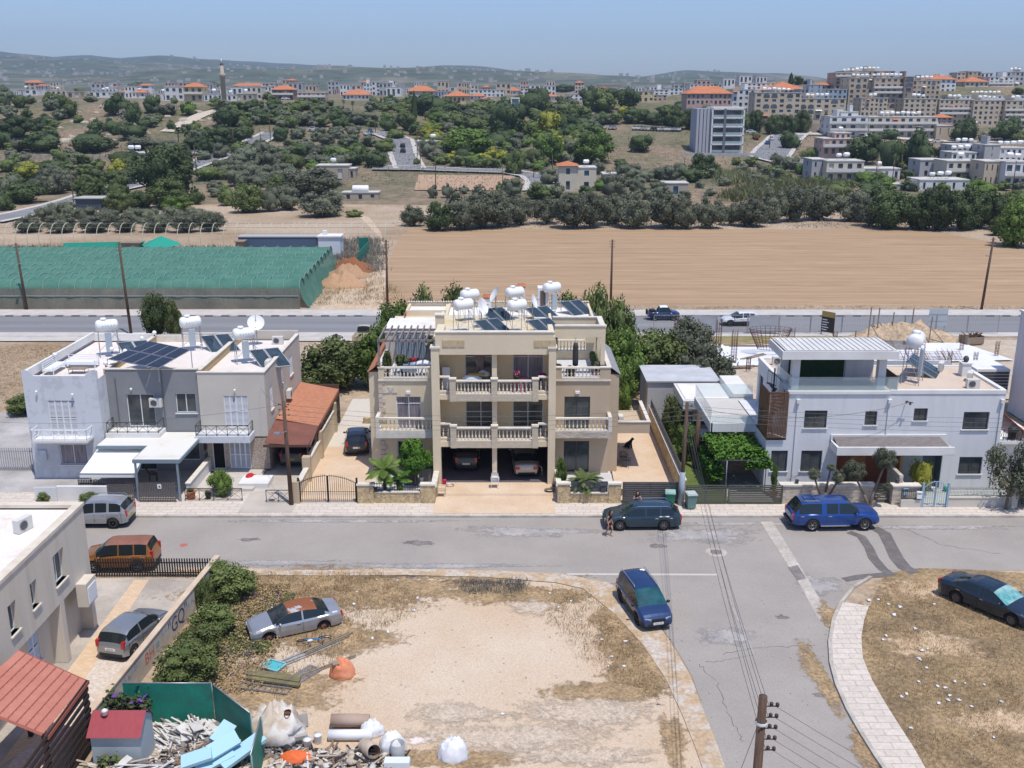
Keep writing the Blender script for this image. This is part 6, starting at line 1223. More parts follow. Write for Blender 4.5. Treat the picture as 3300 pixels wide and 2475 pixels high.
def frond(b,base,az,el,L,w,m,n=7,droop=1.0,leafy=True,pairs=12):
 'a palm frond: curved rib with leaflets both sides'
 P=[];d=Vector((math.cos(az)*math.cos(el),math.sin(az)*math.cos(el),math.sin(el)));p=Vector(base)
 for i in range(n+1):
  P.append(p.copy());d.z-=droop*.9/n;d.normalize();p=p+d*(L/n)
 b.path(P,w*.03,4,m)
 for i in range(pairs):
  t=(i+.5)/pairs*n;k=min(n-1,int(t));q=P[k].lerp(P[k+1],t-k);d=(P[k+1]-P[k]).normalized();s=d.cross(Vector((0,0,1))).normalized();ll=w*math.sin(math.pi*(.12+.85*(i+.5)/pairs))
  for sg in(1,-1):
   e=q+(s*sg*.8+d*.6-Vector((0,0,.35))).normalized()*ll;b.add([q-d*w*.08,q+d*w*.14,e],[(0,1,2)],m)
def palm(kind,seed,fr=26,L=.42,hh=.62,w=.13,tr=.03,droop=1.1):
 rs=random.Random(seed);b=MB()
 for i in range(fr):frond(b,(0,0,hh),rs.uniform(0,6.28),rs.uniform(-.5,1.3),L*rs.uniform(.8,1.1),w,LM[kind][i%2],5,droop,True,9)
 c=b.mesh('crown');b=MB();b.tube((0,0,-.03),(0,0,hh),tr*1.2,7,M_bark,tr);return c,b.mesh('trunk')
PALM={'date':palm('ol',3,34,.46,.55,.10,.035),'fan':palm('md',5,26,.26,.74,.15,.03,1.6),'low':palm('yg',7,30,.5,.45,.12,.05)}
CATL=dict(dk='dark evergreen tree',md='mid green bushy tree',ol='grey green olive tree',br='bright green leafy tree',yg='yellow green tree',pale='bare pale twiggy tree',hi_ol='large grey green olive tree',hi_dk='dense dark green tree',hi_md='dense mid green tree',hi_br='dense bright green tree',pine='dark pine',cyp='slender dark cypress',date='tall date palm',fan='fan palm',low='broad golden green palm')
GR={}
PEND=[]
tn=0
def tree(kind,x,yb,w,h,where,k=None,off=(0,0),label=None,depth=None,onroof=None,single=False):
 'tree given by photo x, base y, width and height in photo pixels'
 global tn
 if k:x=off[0]+x*k;yb=off[1]+yb*k;w*=k;h*=k
 if kind in('yg',):h*=1.0
 p=T(x,yb);v=(yb-CY)/F_PX;zc=p.y/(CP-v*SP);p.z=TZ(p.x,p.y)-.1
 if kind in PALM or kind in('cyp','pine')or label:return treeat(kind,p,w/F_PX*zc*1.05,h/F_PX*zc*1.05,where,label)
 PEND.append((w*h,kind,p,w/F_PX*zc*1.16,h/F_PX*zc*1.16,where))
def treeat(kind,p,w,h,where,label=None,rz=None):
 global tn;tn+=1
 t=bpy.data.objects.new('palm_tree' if kind in PALM else 'tree',None);COL.objects.link(t);t.empty_display_size=.2;t.location=p;t.rotation_euler=(0,0,rz if rz is not None else(tn*2.4)%6.28)
 if kind in PALM:s=h/(1.0);t.scale=(max(w,.3),max(w,.3),h);c,tr=PALM[kind]
 else:t.scale=(w,w,h);L=PROTO[kind];c=L[tn%len(L)];tr=TR[tn%3]
 o=bpy.data.objects.new('crown',c);COL.objects.link(o);o.parent=t;o=bpy.data.objects.new('trunk',tr);COL.objects.link(o);o.parent=t
 t['category']='palm' if kind in PALM else 'tree'
 if label:t['label']=label
 else:GR.setdefault((CATL[kind],where),[]).append(t)
 return t
def trees(off,k,where,L):
 for e in L:tree(e[4],e[0],e[1],e[2],e[3],e[5]if len(e)>5 else where,k,off)
A_='on the left rocky hillside'
trees((0,100),.4973,A_,[(30,350,110,95,'dk'),(20,415,90,60,'dk'),(20,510,100,90,'dk'),(140,500,90,90,'md'),(315,510,70,110,'md'),(440,550,130,130,'md'),(370,460,60,50,'md'),(590,470,90,50,'ol'),(770,540,190,130,'dk'),(870,610,90,130,'dk'),(980,530,110,120,'dk'),(1080,545,130,70,'ol'),(1225,545,100,80,'br'),(1135,470,50,40,'md'),(265,645,105,85,'dk'),(100,700,230,130,'dk'),(280,785,260,120,'dk'),(590,785,260,130,'dk'),(630,655,90,75,'dk'),(730,670,110,100,'dk'),(870,700,190,100,'dk'),(960,625,110,60,'dk'),(1110,635,60,55,'dk'),(1200,650,70,55,'ol'),(1265,660,70,75,'md'),(800,600,90,90,'pale'),(900,770,160,80,'ol'),(1050,770,170,60,'ol'),(1470,760,260,140,'dk'),(1590,690,110,110,'md'),(1665,755,45,50,'dk'),(1480,610,160,110,'dk'),(20,775,150,110,'dk'),(120,790,130,70,'ol'),(720,760,90,60,'ol'),(1340,680,120,60,'dk'),(1240,770,120,80,'dk')])
trees((0,100),.4973,'among the cliff top houses',[(700,372,130,70,'dk'),(880,390,110,60,'dk'),(980,380,110,100,'pale'),(1270,350,180,70,'dk'),(1390,400,130,60,'dk'),(1160,360,70,40,'md'),(657,345,42,105,'cyp'),(688,345,26,75,'cyp'),(180,340,110,130,'date'),(760,345,60,100,'fan'),(255,330,16,40,'cyp'),(370,345,20,50,'cyp'),(1735,450,70,50,'md'),(520,420,60,50,'md'),(600,385,60,40,'md'),(780,350,90,50,'dk')])
trees((0,100),.4973,'in the orchards below the cliff',[(1160,745,110,130,'fan'),(1215,770,90,130,'fan'),(1360,805,110,115,'fan'),(1300,835,80,60,'fan'),(1200,862,80,110,'pine'),(1620,525,120,70,'dk'),(1800,530,150,60,'dk'),(1960,510,110,60,'md'),(2100,500,110,50,'dk'),(1820,700,90,90,'ol'),(1930,680,90,60,'ol'),(2060,700,90,60,'ol'),(2180,690,90,60,'ol'),(1440,510,140,60,'md'),(1540,590,120,90,'md'),(1400,470,70,40,'md')])
trees((0,450),.3165,'behind the green shade houses',[(1690,640,560,540,'hi_dk'),(1720,700,380,270,'hi_md'),(1800,730,300,140,'hi_br'),(1270,270,330,170,'dk'),(1190,400,190,180,'yg'),(270,405,270,160,'yg'),(480,340,400,130,'dk'),(70,330,180,140,'md'),(840,240,190,100,'md'),(100,640,270,260,'ol'),(560,550,270,240,'hi_ol'),(260,640,380,200,'hi_dk'),(30,725,140,170,'dk'),(670,440,120,130,'br'),(830,470,180,180,'fan'),(970,400,160,130,'md'),(1270,420,220,110,'ol'),(940,620,340,230,'hi_md'),(1200,630,240,240,'md'),(1210,745,250,200,'hi_md'),(1420,700,260,170,'hi_dk'),(2010,660,130,150,'dk'),(380,560,200,150,'ol'),(150,470,260,130,'md'),(1100,420,150,130,'md'),(1360,330,170,100,'md'),(1850,280,200,110,'ol'),(700,330,200,90,'md')])
trees((0,450),.3165,'in the front row behind the hooped frames',[(300,940,290,170,'hi_ol'),(630,945,290,180,'hi_ol'),(960,940,300,160,'hi_ol'),(1280,940,230,170,'hi_ol'),(1580,940,280,170,'hi_ol'),(1900,940,290,210,'hi_ol'),(2150,930,260,190,'hi_ol')])
trees((0,450),.3165,'in the second row behind the hooped frames',[(510,860,230,190,'ol'),(690,840,220,190,'ol'),(900,850,220,160,'ol'),(1100,860,240,150,'ol'),(1380,850,220,140,'ol'),(1520,840,200,140,'ol'),(1740,850,220,150,'ol'),(2000,840,220,150,'ol')])
trees((650,300),.3165,'in the grove by the stone hut',[(1100,1060,560,290,'hi_ol'),(1230,1255,440,250,'hi_ol'),(780,1050,250,180,'hi_md'),(470,1215,340,260,'hi_md'),(690,1205,250,230,'ol'),(270,1145,170,190,'md'),(880,1190,260,220,'ol'),(1130,830,150,130,'br'),(940,780,210,160,'md'),(1400,710,270,160,'br'),(1600,700,220,150,'md'),(470,800,340,210,'ol'),(230,870,260,170,'ol'),(60,890,230,150,'md'),(700,790,240,170,'ol'),(620,900,300,170,'ol'),(380,950,260,170,'ol'),(900,920,280,150,'ol'),(1250,820,130,120,'md'),(800,660,220,110,'ol'),(1010,650,180,110,'md'),(560,960,200,120,'ol'),(1750,760,260,150,'dk'),(1850,600,220,130,'md')])
trees((650,300),.3165,'below the cliff top restaurants',[(800,470,150,150,'dk'),(980,450,130,120,'ol'),(1190,470,150,130,'ol'),(1370,440,140,110,'ol'),(1540,440,150,120,'ol'),(1280,530,200,110,'ol'),(1500,560,230,130,'ol'),(1700,540,170,110,'ol'),(260,330,240,170,'dk'),(430,300,180,110,'md'),(600,300,190,80,'ol'),(800,310,220,80,'md'),(1000,320,220,110,'ol'),(1200,330,200,90,'md'),(1400,340,160,90,'dk'),(1600,320,200,110,'ol'),(1720,310,150,100,'ol'),(1880,320,130,60,'md'),(1000,170,130,70,'dk'),(860,160,120,60,'dk'),(560,160,150,80,'dk'),(400,170,150,60,'md'),(1120,165,100,60,'dk'),(1330,160,100,90,'fan'),(1450,170,90,110,'fan'),(1540,190,90,110,'fan'),(1710,195,120,100,'ol'),(1830,200,70,160,'fan'),(1210,180,110,60,'md'),(1980,160,140,60,'br'),(1920,90,90,60,'br'),(1740,90,80,50,'md')])
trees((650,300),.3165,'beside the big walnut like tree',[(1560,1260,160,70,'md'),(2150,1260,160,90,'ol')])
trees((1100,200),.4973,'around the valley road bend',[(475,380,38,165,'cyp'),(610,350,260,130,'dk'),(620,395,125,85,'br'),(310,455,110,80,'dk'),(430,450,130,110,'md'),(360,500,120,60,'md'),(1060,500,240,240,'dk'),(1040,390,120,140,'md'),(860,480,220,120,'md'),(1340,490,160,175,'yg'),(1450,490,210,160,'dk'),(1350,650,180,200,'br'),(1240,670,140,130,'md'),(1125,722,135,150,'md'),(830,610,330,160,'hi_br'),(1010,570,160,110,'dk'),(1130,570,80,75,'ol'),(1640,645,260,180,'hi_br'),(1530,520,200,120,'dk'),(1235,340,190,150,'dk'),(740,450,170,110,'md'),(960,440,130,90,'md'),(700,560,100,90,'md'),(560,610,110,100,'ol'),(640,660,90,60,'md'),(740,670,90,70,'md'),(830,680,90,75,'md'),(920,680,90,70,'md'),(1000,675,80,60,'md'),(490,670,40,45,'md'),(870,330,160,80,'md'),(950,300,100,60,'ol')])
trees((1100,200),.4973,'on the slope beside the car park',[(1300,310,110,150,'dk'),(1420,285,50,75,'pine'),(1480,400,220,130,'md'),(1610,300,130,130,'dk'),(1710,320,170,130,'md'),(1860,310,140,150,'dk'),(1740,240,160,80,'dk'),(1820,350,75,65,'yg'),(1700,270,90,60,'yg'),(1450,200,190,50,'dk'),(1900,390,160,90,'dk'),(2010,400,150,80,'dk'),(2130,410,170,110,'md'),(1660,400,110,80,'dk'),(1760,395,120,70,'md'),(1590,380,90,60,'dk'),(2090,340,110,60,'dk'),(2200,330,120,70,'dk'),(1180,260,70,50,'br'),(1560,460,150,110,'dk')])
trees((1100,200),.4973,'around the pinkish valley house',[(1935,582,145,115,'dk'),(590,882,62,85,'ol'),(690,880,66,85,'ol'),(795,855,60,50,'ol'),(885,850,50,42,'ol'),(1025,862,52,75,'md'),(1115,870,140,115,'ol'),(1290,885,175,100,'md'),(1400,880,90,90,'ol'),(1340,800,120,100,'ol'),(1430,800,90,70,'ol'),(1670,835,120,70,'br'),(1760,885,170,140,'ol'),(1900,870,95,100,'ol'),(2050,870,130,85,'ol'),(1870,770,170,100,'ol'),(1820,700,100,80,'dk'),(1960,775,130,80,'ol'),(2090,775,150,100,'ol'),(2190,765,110,100,'ol'),(1660,720,80,90,'ol'),(1590,860,90,60,'dk')])
HR='in the tree line behind the ploughed field'
trees((1100,550),.4973,HR,[(465,358,150,125,'hi_ol'),(640,388,180,175,'hi_dk'),(800,380,260,240,'hi_ol'),(930,370,270,250,'hi_ol'),(1060,362,220,220,'hi_ol'),(1160,352,150,180,'hi_ol'),(1330,345,190,170,'hi_ol'),(1500,372,230,220,'hi_ol'),(1610,370,190,230,'hi_ol'),(1740,352,190,180,'hi_ol'),(1890,372,230,225,'hi_ol'),(2120,372,250,225,'hi_ol')])
trees((2100,550),.5425,HR,[(205,345,150,170,'hi_ol'),(345,342,170,180,'hi_ol'),(470,325,120,130,'hi_ol'),(590,330,210,170,'hi_ol'),(720,310,150,190,'hi_ol'),(830,300,190,190,'hi_ol'),(990,292,210,180,'hi_ol'),(1180,300,200,170,'hi_ol'),(1290,330,150,170,'hi_ol'),(1420,345,230,220,'hi_dk'),(1560,350,190,200,'hi_dk'),(1690,352,230,240,'hi_dk'),(1830,352,210,240,'hi_dk'),(1960,345,230,210,'hi_dk')])
trees((2100,550),.5425,'at the right end of the tree line',[(2160,450,240,260,'hi_br'),(2060,385,120,110,'hi_md'),(1270,85,120,65,'br'),(1390,120,110,60,'br'),(1960,150,160,90,'br'),(2110,300,160,150,'hi_md'),(1100,150,180,80,'md'),(1300,160,170,90,'dk'),(2190,200,100,80,'md')])
trees((2200,150),.4973,'around the hillside flats',[(210,400,95,140,'dk'),(30,395,60,60,'yg'),(110,395,70,45,'yg'),(265,390,60,60,'md'),(695,662,120,105,'dk'),(840,735,140,90,'md'),(920,565,60,110,'dk'),(1170,755,220,175,'dk'),(1340,795,160,200,'dk'),(1510,795,220,240,'dk'),(1350,603,115,65,'dk'),(1815,605,155,140,'dk'),(2085,605,175,140,'dk'),(1945,610,70,60,'ol'),(2160,610,110,70,'md'),(130,840,170,140,'hi_dk'),(440,770,85,65,'md'),(515,828,75,75,'ol'),(620,810,110,90,'ol'),(700,790,110,80,'ol'),(790,830,100,90,'br'),(1185,885,135,85,'br'),(1310,915,115,80,'br'),(700,250,34,70,'cyp'),(745,250,65,55,'dk'),(810,248,60,30,'dk'),(480,600,60,45,'md'),(350,760,60,50,'md'),(1670,720,90,70,'dk'),(2180,300,70,40,'md'),(600,740,60,50,'ol'),(60,880,120,90,'dk')])
tree('low',1383,455,125,78,'beside the white gabled house',label='broad golden palm beside the white gabled house in the valley')
def nearroad(x,y):
 p=T(x,y);return any(abs(q.x-p.x)<8 and-7<q.y-p.y<24 for q in RP)
def grove(off,k,poly,n,kinds,wpx,where,seed):
 rs=random.Random(seed);xs=[p[0]for p in poly];ys=[p[1]for p in poly];m=0;tries=0
 def inside(x,y):
  c=False;j=len(poly)-1
  for i in range(len(poly)):
   if(poly[i][1]>y)!=(poly[j][1]>y)and x<(poly[j][0]-poly[i][0])*(y-poly[i][1])/(poly[j][1]-poly[i][1])+poly[i][0]:c=not c
   j=i
  return c
 while m<n and tries<n*30:
  tries+=1;x,y=rs.uniform(min(xs),max(xs)),rs.uniform(min(ys),max(ys))
  if inside(x,y)and not(where=='x' and nearroad(x,y)):s=wpx*rs.uniform(.75,1.3);tree(rs.choice(kinds),x,y,s,s*rs.uniform(.6,.85),where,k,off);m+=1
grove((0,0),1,[(650,470),(900,480),(1130,470),(1150,560),(1000,600),(660,600)],30,['ol','ol','md','dk','ol'],48,'in the mixed middle grove',1)
grove((0,0),1,[(0,500),(420,520),(440,600),(200,600),(0,600)],16,['ol','md','dk'],52,'in the gardens at the left',2)
grove((0,0),1,[(1290,430),(1500,420),(1900,430),(1900,520),(1400,540),(1300,470)],26,['md','dk','ol','br'],50,'in the central valley wood',3)
grove((0,0),1,[(1400,345),(1900,350),(2100,400),(2150,410),(1500,420),(1350,380)],24,['dk','md','dk','ol'],48,'on the slope beside the car park',4)
grove((0,0),1,[(700,355),(1300,345),(1320,390),(900,410),(740,400)],20,['ol','md','dk'],44,'below the cliff top restaurants',5)
grove((0,0),1,[(0,330),(220,330),(200,420),(0,420)],10,['dk','md','ol'],40,A_,6)
grove((0,0),1,[(2480,560),(2760,540),(2750,600),(2550,640)],10,['ol','br','md'],40,'around the hillside flats',7)
grove((0,0),1,[(0,480),(420,520),(700,440),(1150,430),(1150,600),(700,640),(440,690),(0,700)],88,['ol','ol','md','dk'],42,'x',21)
grove((0,0),1,[(1290,420),(1950,410),(1950,520),(1650,560),(1350,540)],105,['md','dk','ol','br','br','yg'],44,'x',22)
grove((0,0),1,[(700,350),(1300,340),(1900,345),(2150,405),(1300,410),(700,410)],105,['md','dk','ol'],36,'x',23)
grove((0,0),1,[(0,320),(400,345),(640,400),(640,470),(0,500)],18,['dk','md','ol'],36,'x',24)
grove((0,0),1,[(1750,560),(2500,560),(2650,600),(2650,640),(1750,650)],45,['ol','ol','md'],36,'x',25)
grove((0,0),1,[(2700,540),(3300,520),(3300,640),(2750,620)],40,['dk','md','ol'],34,'x',26)
PEND.sort(key=lambda e:-e[0]-(1e5 if e[1].startswith('hi')else 0)+(9e4 if e[5]=='x' else 0))
nt_=sum(len(L)for L in GR.values());q_=MB()
for i,(a_,kd,p,w,h,wh)in enumerate(PEND):
 if i<288-nt_-34:treeat(kd,p,w,h,wh)
 else:
  me=PROTO['lo_'+kd.replace('hi_','')][i%2];a=(i*2.4)%6.28;ca,sa=math.cos(a),math.sin(a);mp=[q_.mi(m)for m in me.materials];o_=len(q_.v)
  q_.v+=[(p.x+(v.co.x*ca-v.co.y*sa)*w,p.y+(v.co.x*sa+v.co.y*ca)*w,p.z+v.co.z*h)for v in me.vertices]
  for f in me.polygons:q_.f.append(tuple(j+o_ for j in f.vertices));q_.m.append(mp[f.material_index]);q_.smooth.append(False)
stuff(q_.build('distant_wood'),'hundreds of smaller distant trees merging into one wood over the valley and slopes','wood')
ORD=['leftmost']+[w+' from left' for w in 'second third fourth fifth sixth seventh eighth ninth tenth eleventh twelfth thirteenth fourteenth fifteenth sixteenth seventeenth eighteenth nineteenth twentieth'.split()]
for(kd,wh),L in GR.items():
 L.sort(key=lambda o:o.location.x/o.location.y)
 if len(L)==1:L[0]['label']=kd+' '+wh
 elif len(L)<=20:
  for i,o in enumerate(L):o['label']=(ORD[i]if i<len(L)-1 else 'rightmost')+' '+kd+' '+wh;o['group']=kd+'s '+wh
 else:
  for o in L:o['label']=kd+' '+wh;o['group']=kd+'s '+wh
for i in range(9):treeat('hi_dk' if i%2 else 'hi_md',Vector((66+i*6.5,416+3*(i%3),terr(66+i*6.5,416))),8,8.5+i%3,'','%s tree in the row hiding the foot of the orange roofed school'%(ORD[i]if i<8 else 'rightmost'))
def scrub(name,label,cat,poly,n,hh,kind,w=.5,cl=9,seed=1,pix=True,upright=False):
 rs=random.Random(seed);b=MB();xs=[p[0]for p in poly];ys=[p[1]for p in poly];m=0;m1,m2=LM[kind];tries=0
 while m<n and tries<n*20:
  tries+=1;x,y=rs.uniform(min(xs),max(xs)),rs.uniform(min(ys),max(ys));c=False;j=len(poly)-1
  for i in range(len(poly)):
   if(poly[i][1]>y)!=(poly[j][1]>y)and x<(poly[j][0]-poly[i][0])*(y-poly[i][1])/(poly[j][1]-poly[i][1])+poly[i][0]:c=not c
   j=i
  if not c:continue
  m+=1;p=T(x,y)if pix else Vector((x,y,.02));p.z=TZ(p.x,p.y)if pix else p.z;H_=hh*rs.uniform(.6,1.2)
  for q in range(cl):
   d=Vector((rs.gauss(0,w),rs.gauss(0,w),0));t=Vector((rs.gauss(0,.35),rs.gauss(0,.35),1 if upright else rs.uniform(.2,1))).normalized();s=t.cross(Vector((rs.gauss(0,1),rs.gauss(0,1),.1))).normalized();e=p+d+Vector((0,0,rs.uniform(0,H_*(.3 if upright else .8))));l=H_*(.7 if upright else .35);ww=l*(.10 if upright else .3)
   b.add([e-s*ww,e+t*l*.5+s*ww*1.2,e+t*l,e+s*ww],[(0,1,2,3)],m1 if rs.random()<.5 else m2)
 return stuff(b.build(name),label,cat)
scrub('reeds','tall pale green reed thicket behind the long tree line','reeds',[(2330,640),(2430,600),(2600,590),(2740,600),(2720,640),(2560,650),(2350,650)],420,3.0,'reed',1.3,20,1,True,True)
scrub('reeds','bright green reed bed below the unfinished block','reeds',[(2310,570),(2420,570),(2440,590),(2330,600)],120,3.0,'reed',1.2,18,2,True,True)
scrub('undergrowth','dry and green undergrowth across the valley floor','undergrowth',[(0,480),(700,440),(1300,450),(2200,480),(2800,560),(2700,640),(2200,640),(1300,640),(0,610)],1500,1.3,'pale',2.2,7,3)
scrub('undergrowth','green undergrowth scattered over the hillside','undergrowth',[(0,340),(700,340),(1300,350),(2200,400),(3100,470),(3000,620),(2200,600),(1300,600),(0,600)],2600,1.4,'ol',2.2,7,4)
scrub('undergrowth','low weeds under the long tree line','undergrowth',[(1290,722),(3100,722),(3100,738),(1290,738)],420,.9,'pale',.8,8,5)
M_straw=mat('straw',(0.36,.25,.12),.9,c2=(.24,.17,.09),ns=3);M_straw2=mat('pale_straw',(0.48,.36,.20),.9,c2=(.3,.22,.12),ns=3)
LM['straw']=(M_straw,M_straw2)
M_purple=mat('purple_petals',(0.17,.06,.33),.7)
def near(kind,x,y,w,h,label,z=.1,rz=None):return treeat(kind,Vector((x,y,z)),w,h,'',label,rz)
near('hi_dk',-38.3,106,3.2,5.6,'narrow dark evergreen beside the main road, behind the grey house roof');
near('hi_md',-36.4,105.6,2.0,4.6,'smaller dark shrub touching the narrow evergreen beside the main road')
near('hi_md',-16.0,88,6.8,5.0,'large mid green bush left of the villa annex');near('hi_br',-12.0,88,5.0,6.0,'bright green tree hugging the left rear corner of the villa');near('hi_br',-11.0,93,4.5,7.2,'bright green tree behind the left roof of the villa')
near('hi_md',-19.5,84.5,5.0,2.6,'low spreading green bush beside the rough ground left of the villa')
near('hi_md',-8.0,91,4.2,9.0,'left one of two leafy trees rising behind the left part of the villa roof');near('hi_md',-5.2,91,3.8,8.9,'right one of two leafy trees rising behind the left part of the villa roof')
near('hi_md',7.4,90,4.2,9.4,'tall dark leafy tree rising behind the right corner of the villa roof');near('hi_md',9.8,91,4.0,7.6,'dark leafy tree right of the tall one behind the villa roof corner');near('hi_br',5.0,93,3.5,7.9,'low green tree just visible above the villa rear roof')
near('hi_br',9.5,85,4.6,6.2,'bright leafy tree against the right side of the villa');near('hi_md',13.2,88,6.4,5.7,'large leafy green tree between the villa and the olive trees');near('hi_ol',16.8,84.5,5.6,5.6,'big silvery olive tree right of the villa');near('hi_ol',16.5,90,5.0,6.8,'silvery olive tree behind the big one, nearest the main road')
near('hi_br',9.8,85,4.0,4.0,'low bright green bush in front of the silvery olive tree');near('hi_br',9.2,80,2.8,4.4,'bright green bush beside the grey sloped annex roof')
near('hi_md',17.8,95.5,3.0,3.6,'small green bush at the left corner of the building site')
near('hi_br',12.6,68.6,2.0,2.9,'round yellow green citrus tree on the lawn');near('hi_md',12.0,72.2,1.7,3.9,'taller green shrub behind the citrus tree on the lawn');near('hi_br',13.6,76.6,1.3,2.0,'small shrub at the back of the lawn')
PROTO['ball']=[crown('lem',77,6500,.022,.28,clumps=40,tight=.12)]
near('ball',-6.55,63.6,2.6,3.5,'round clipped bright green tree in the villa front garden',.15)
def palmthing(label,x,y,h,fr,L,w,kind,tr,droop,seed,name='palm_tree'):
 t=thing(name,label,'palm',(x,y,.14));rs=random.Random(seed);b=MB()
 for i in range(fr):frond(b,(0,0,h),6.283*i*.382,rs.uniform(.1,1.15),L*rs.uniform(.85,1.1),w,LM[kind][i%2],7,droop,True,30)
 b.build('crown',None,t);b=MB();b.tube((0,0,0),(0,0,h),tr*1.3,9,None,tr);
 for i in range(int(h/.08)):b.lathe([(tr*1.15,0),(tr*1.32,.03),(tr*1.1,.05)],9,None,Matrix.Translation((0,0,i*.08)),caps=False)
 b.build('trunk',M_bark,t);return t
palmthing('taller feathery palm left of the round clipped tree',-8.35,61.6,1.9,18,1.55,.5,'br',.09,1.3,1);palmthing('smaller feathery palm between the taller palm and the round clipped tree',-7.5,61.5,1.2,14,1.1,.42,'lem',.06,1.3,2)
palmthing('squat cycad palm with dark fronds in the villa right patio bed',4.75,61.6,1.0,60,1.4,.34,'md',.2,1.5,3,'cycad')
for(x,y)in((4.1,61.3),(5.4,61.35)):palmthing('small cycad sucker '+('left' if x<4.5 else 'right')+' of the squat cycad trunk',x,y,.15,10,.45,.14,'md',.06,1.3,int(x*9),'cycad')
def pollard(label,x,y,balls,z=.13):
 t=thing('pruned_olive_tree',label,'tree',(x,y,z));b=MB();
 for(bx,by,bz,r)in balls:m=Vector((bx*.35,by,bz*.35));b.tube((0,0,0),m,.13,7,None,.09);b.tube(m,(bx,by,bz-r*.6),.09,7,None,.05)
 b.build('trunk',M_bark,t)
 for(bx,by,bz,r)in balls:
  o=bpy.data.objects.new('foliage_ball',PROTO['hi_ol'][int(r*10)%3]);COL.objects.link(o);o.parent=t;o.location=(bx,by,bz-r*1.05);o.scale=(2*r,2*r,2*r)
 return t
pollard('pruned olive tree with two foliage balls behind the blue pickup cab',20.0,59.9,[(-.75,0,2.3,.42),(.8,0,2.2,.5),(.3,.2,2.7,.3)])
pollard('pruned olive tree with one high and one low foliage ball, right of the blue pickup',22.9,59.9,[(-1.1,0,2.6,.72),(.75,0,3.4,.75),(.95,-.1,1.5,.3)])
near('yg',28.0-1.0,61.9,1.6,2.9,'small yellow green tree in front of the pale green door',.14)
PROTO['lace']=[crown('ol',91,4200,.020,.22,clumps=20,tight=.15,core=.35)]
near('lace',31.6,59.6,3.6,4.9,'open crowned street tree at the right kerb',.1);near('hi_ol',33.2,60.2,2.6,3.4,'dense shrubby tree at the right edge beside the street tree')
near('hi_br',-19.2,61.8,1.7,1.8,'leafy lemon bush in front of the tiled porch',.14)
near('hi_br',2.9+.35,62.7,.85,2.4,'slim flowering shrub climbing beside the right garage pillar',.14)
near('hi_md',-30.2,60.2,.9,.9,'small bush right of the white louvred panel',.14);near('hi_md',-27.3,60.3,1.5,.9,'small leafy bush behind the silver SUV',.14)
near('hi_md',-40.5,80,3.5,1.6,'low hedge bush at the far left, farther from the house');near('hi_br',-41.0,70,4.0,1.3,'low hedge bush at the far left edge')
rs=random.Random(3)
def leafcloud(label,cat,name,boxes,n,s,kind,flowers=0,par=None,seed=1,z=0):
 rs=random.Random(seed);b=MB();m1,m2=LM[kind]
 for(x0,x1,y0,y1,z0,z1)in boxes:
  for i in range(int(n/len(boxes))):
   p=Vector((rs.uniform(x0,x1),rs.uniform(y0,y1),z0+(z1-z0)*rs.random()*(.55+.45*nz(rs.random()*9,x0))));nn=Vector((rs.gauss(0,.7),rs.gauss(0,.7),1)).normalized();t=nn.orthogonal();t=Matrix.Rotation(rs.uniform(0,6.3),3,nn)@t;w=nn.cross(t);k=s*rs.uniform(.6,1.3)
   b.add([p-t*k,p-w*k*.6,p+t*k,p+w*k*.6],[(0,1,2,3)],(M_purple if rs.random()<flowers else(m2 if rs.random()<.5 else m1)))
 o=b.build(name,None,par)
 if par is None:tag(o,label,cat)
 return o
leafcloud('thick green vine spread over the steel pergola','vine','vine',[(13.5,17.0,62.3,66.6,2.4,3.0),(13.3,16.5,62.9,66.6,2.6,3.2),(13.1,14.1,62.6,66.8,.9,2.6),(15.5,17.1,62.2,62.7,1.9,2.6)],9000,.11,'lem')
def bush(label,x,y,w,h,kind='hi_md',fl=0,z=0,seed=1):
 t=treeat(kind,Vector((x,y,z)),w,h,'',label);t.name='shrub';t['category']='shrub'
 return t
bw=[(705,1890,110,90,'farthest large'),(665,1960,70,110,'narrow upper'),(690,2045,150,110,'second'),(640,2120,160,120,'middle'),(600,2205,210,150,'largest leafy'),(560,2260,120,80,'lowest')]
for i,(x,yb,w,h,n_)in enumerate(bw):p=G(x,yb);zc=p.y;bush(n_+' castor like green shrub along the graffiti wall',p.x,p.y,w/F_PX*zc*1.15,h/F_PX*zc*1.1,'hi_md')
p=G(790,1930);bush('round green shrub near the kerb at the back of the weedy lot',p.x-.6,p.y,2.6,1.9,'hi_md')
leafcloud('purple morning glory over the left end of the green hoarding','climber','morning_glory',[(-17.0,-15.2,36.4,37.3,.2,2.3)],1600,.09,'dk',.10,seed=4)
leafcloud('purple morning glory climbing the pale blue metal shed','climber','morning_glory',[(-15.9,-15.2,33.0,33.5,.1,1.6),(-16.6,-15.6,32.8,33.4,0,.7)],900,.09,'md',.14,seed=5)
leafcloud('tangled flowering weeds covering the lot beside the silver wreck','weeds','morning_glory_mat',[(-15.2,-11.2,39.0,46.5,0,.45),(-14.5,-12.0,44.5,49.5,0,.4),(-15.5,-13.0,37.5,42,0,.5)],20000,.045,'straw',.02,seed=6)['kind']='stuff'
leafcloud('green patches of creeping weeds around the silver wreck','weeds','creeping_weeds',[(-14.0,-12.3,42.0,45.0,0,.35),(-14.8,-13.2,40,42,0,.4),(-13.0,-11.5,46,48.5,0,.25),(-12.6,-11.6,42.3,43.3,0,.35),(-15.2,-13.4,37.5,41.5,0,.5),(-14.8,-13.0,43.5,47,0,.4)],9000,.05,'md',.03,seed=7)['kind']='stuff'
def tufts(label,polypx,n,hh,kind,seed,w=.18):
 P=[G(*p)for p in polypx];return scrub('dry_grass',label,'dry grass',[(p.x,p.y)for p in P],n,hh,kind,w,9,seed,False,True)
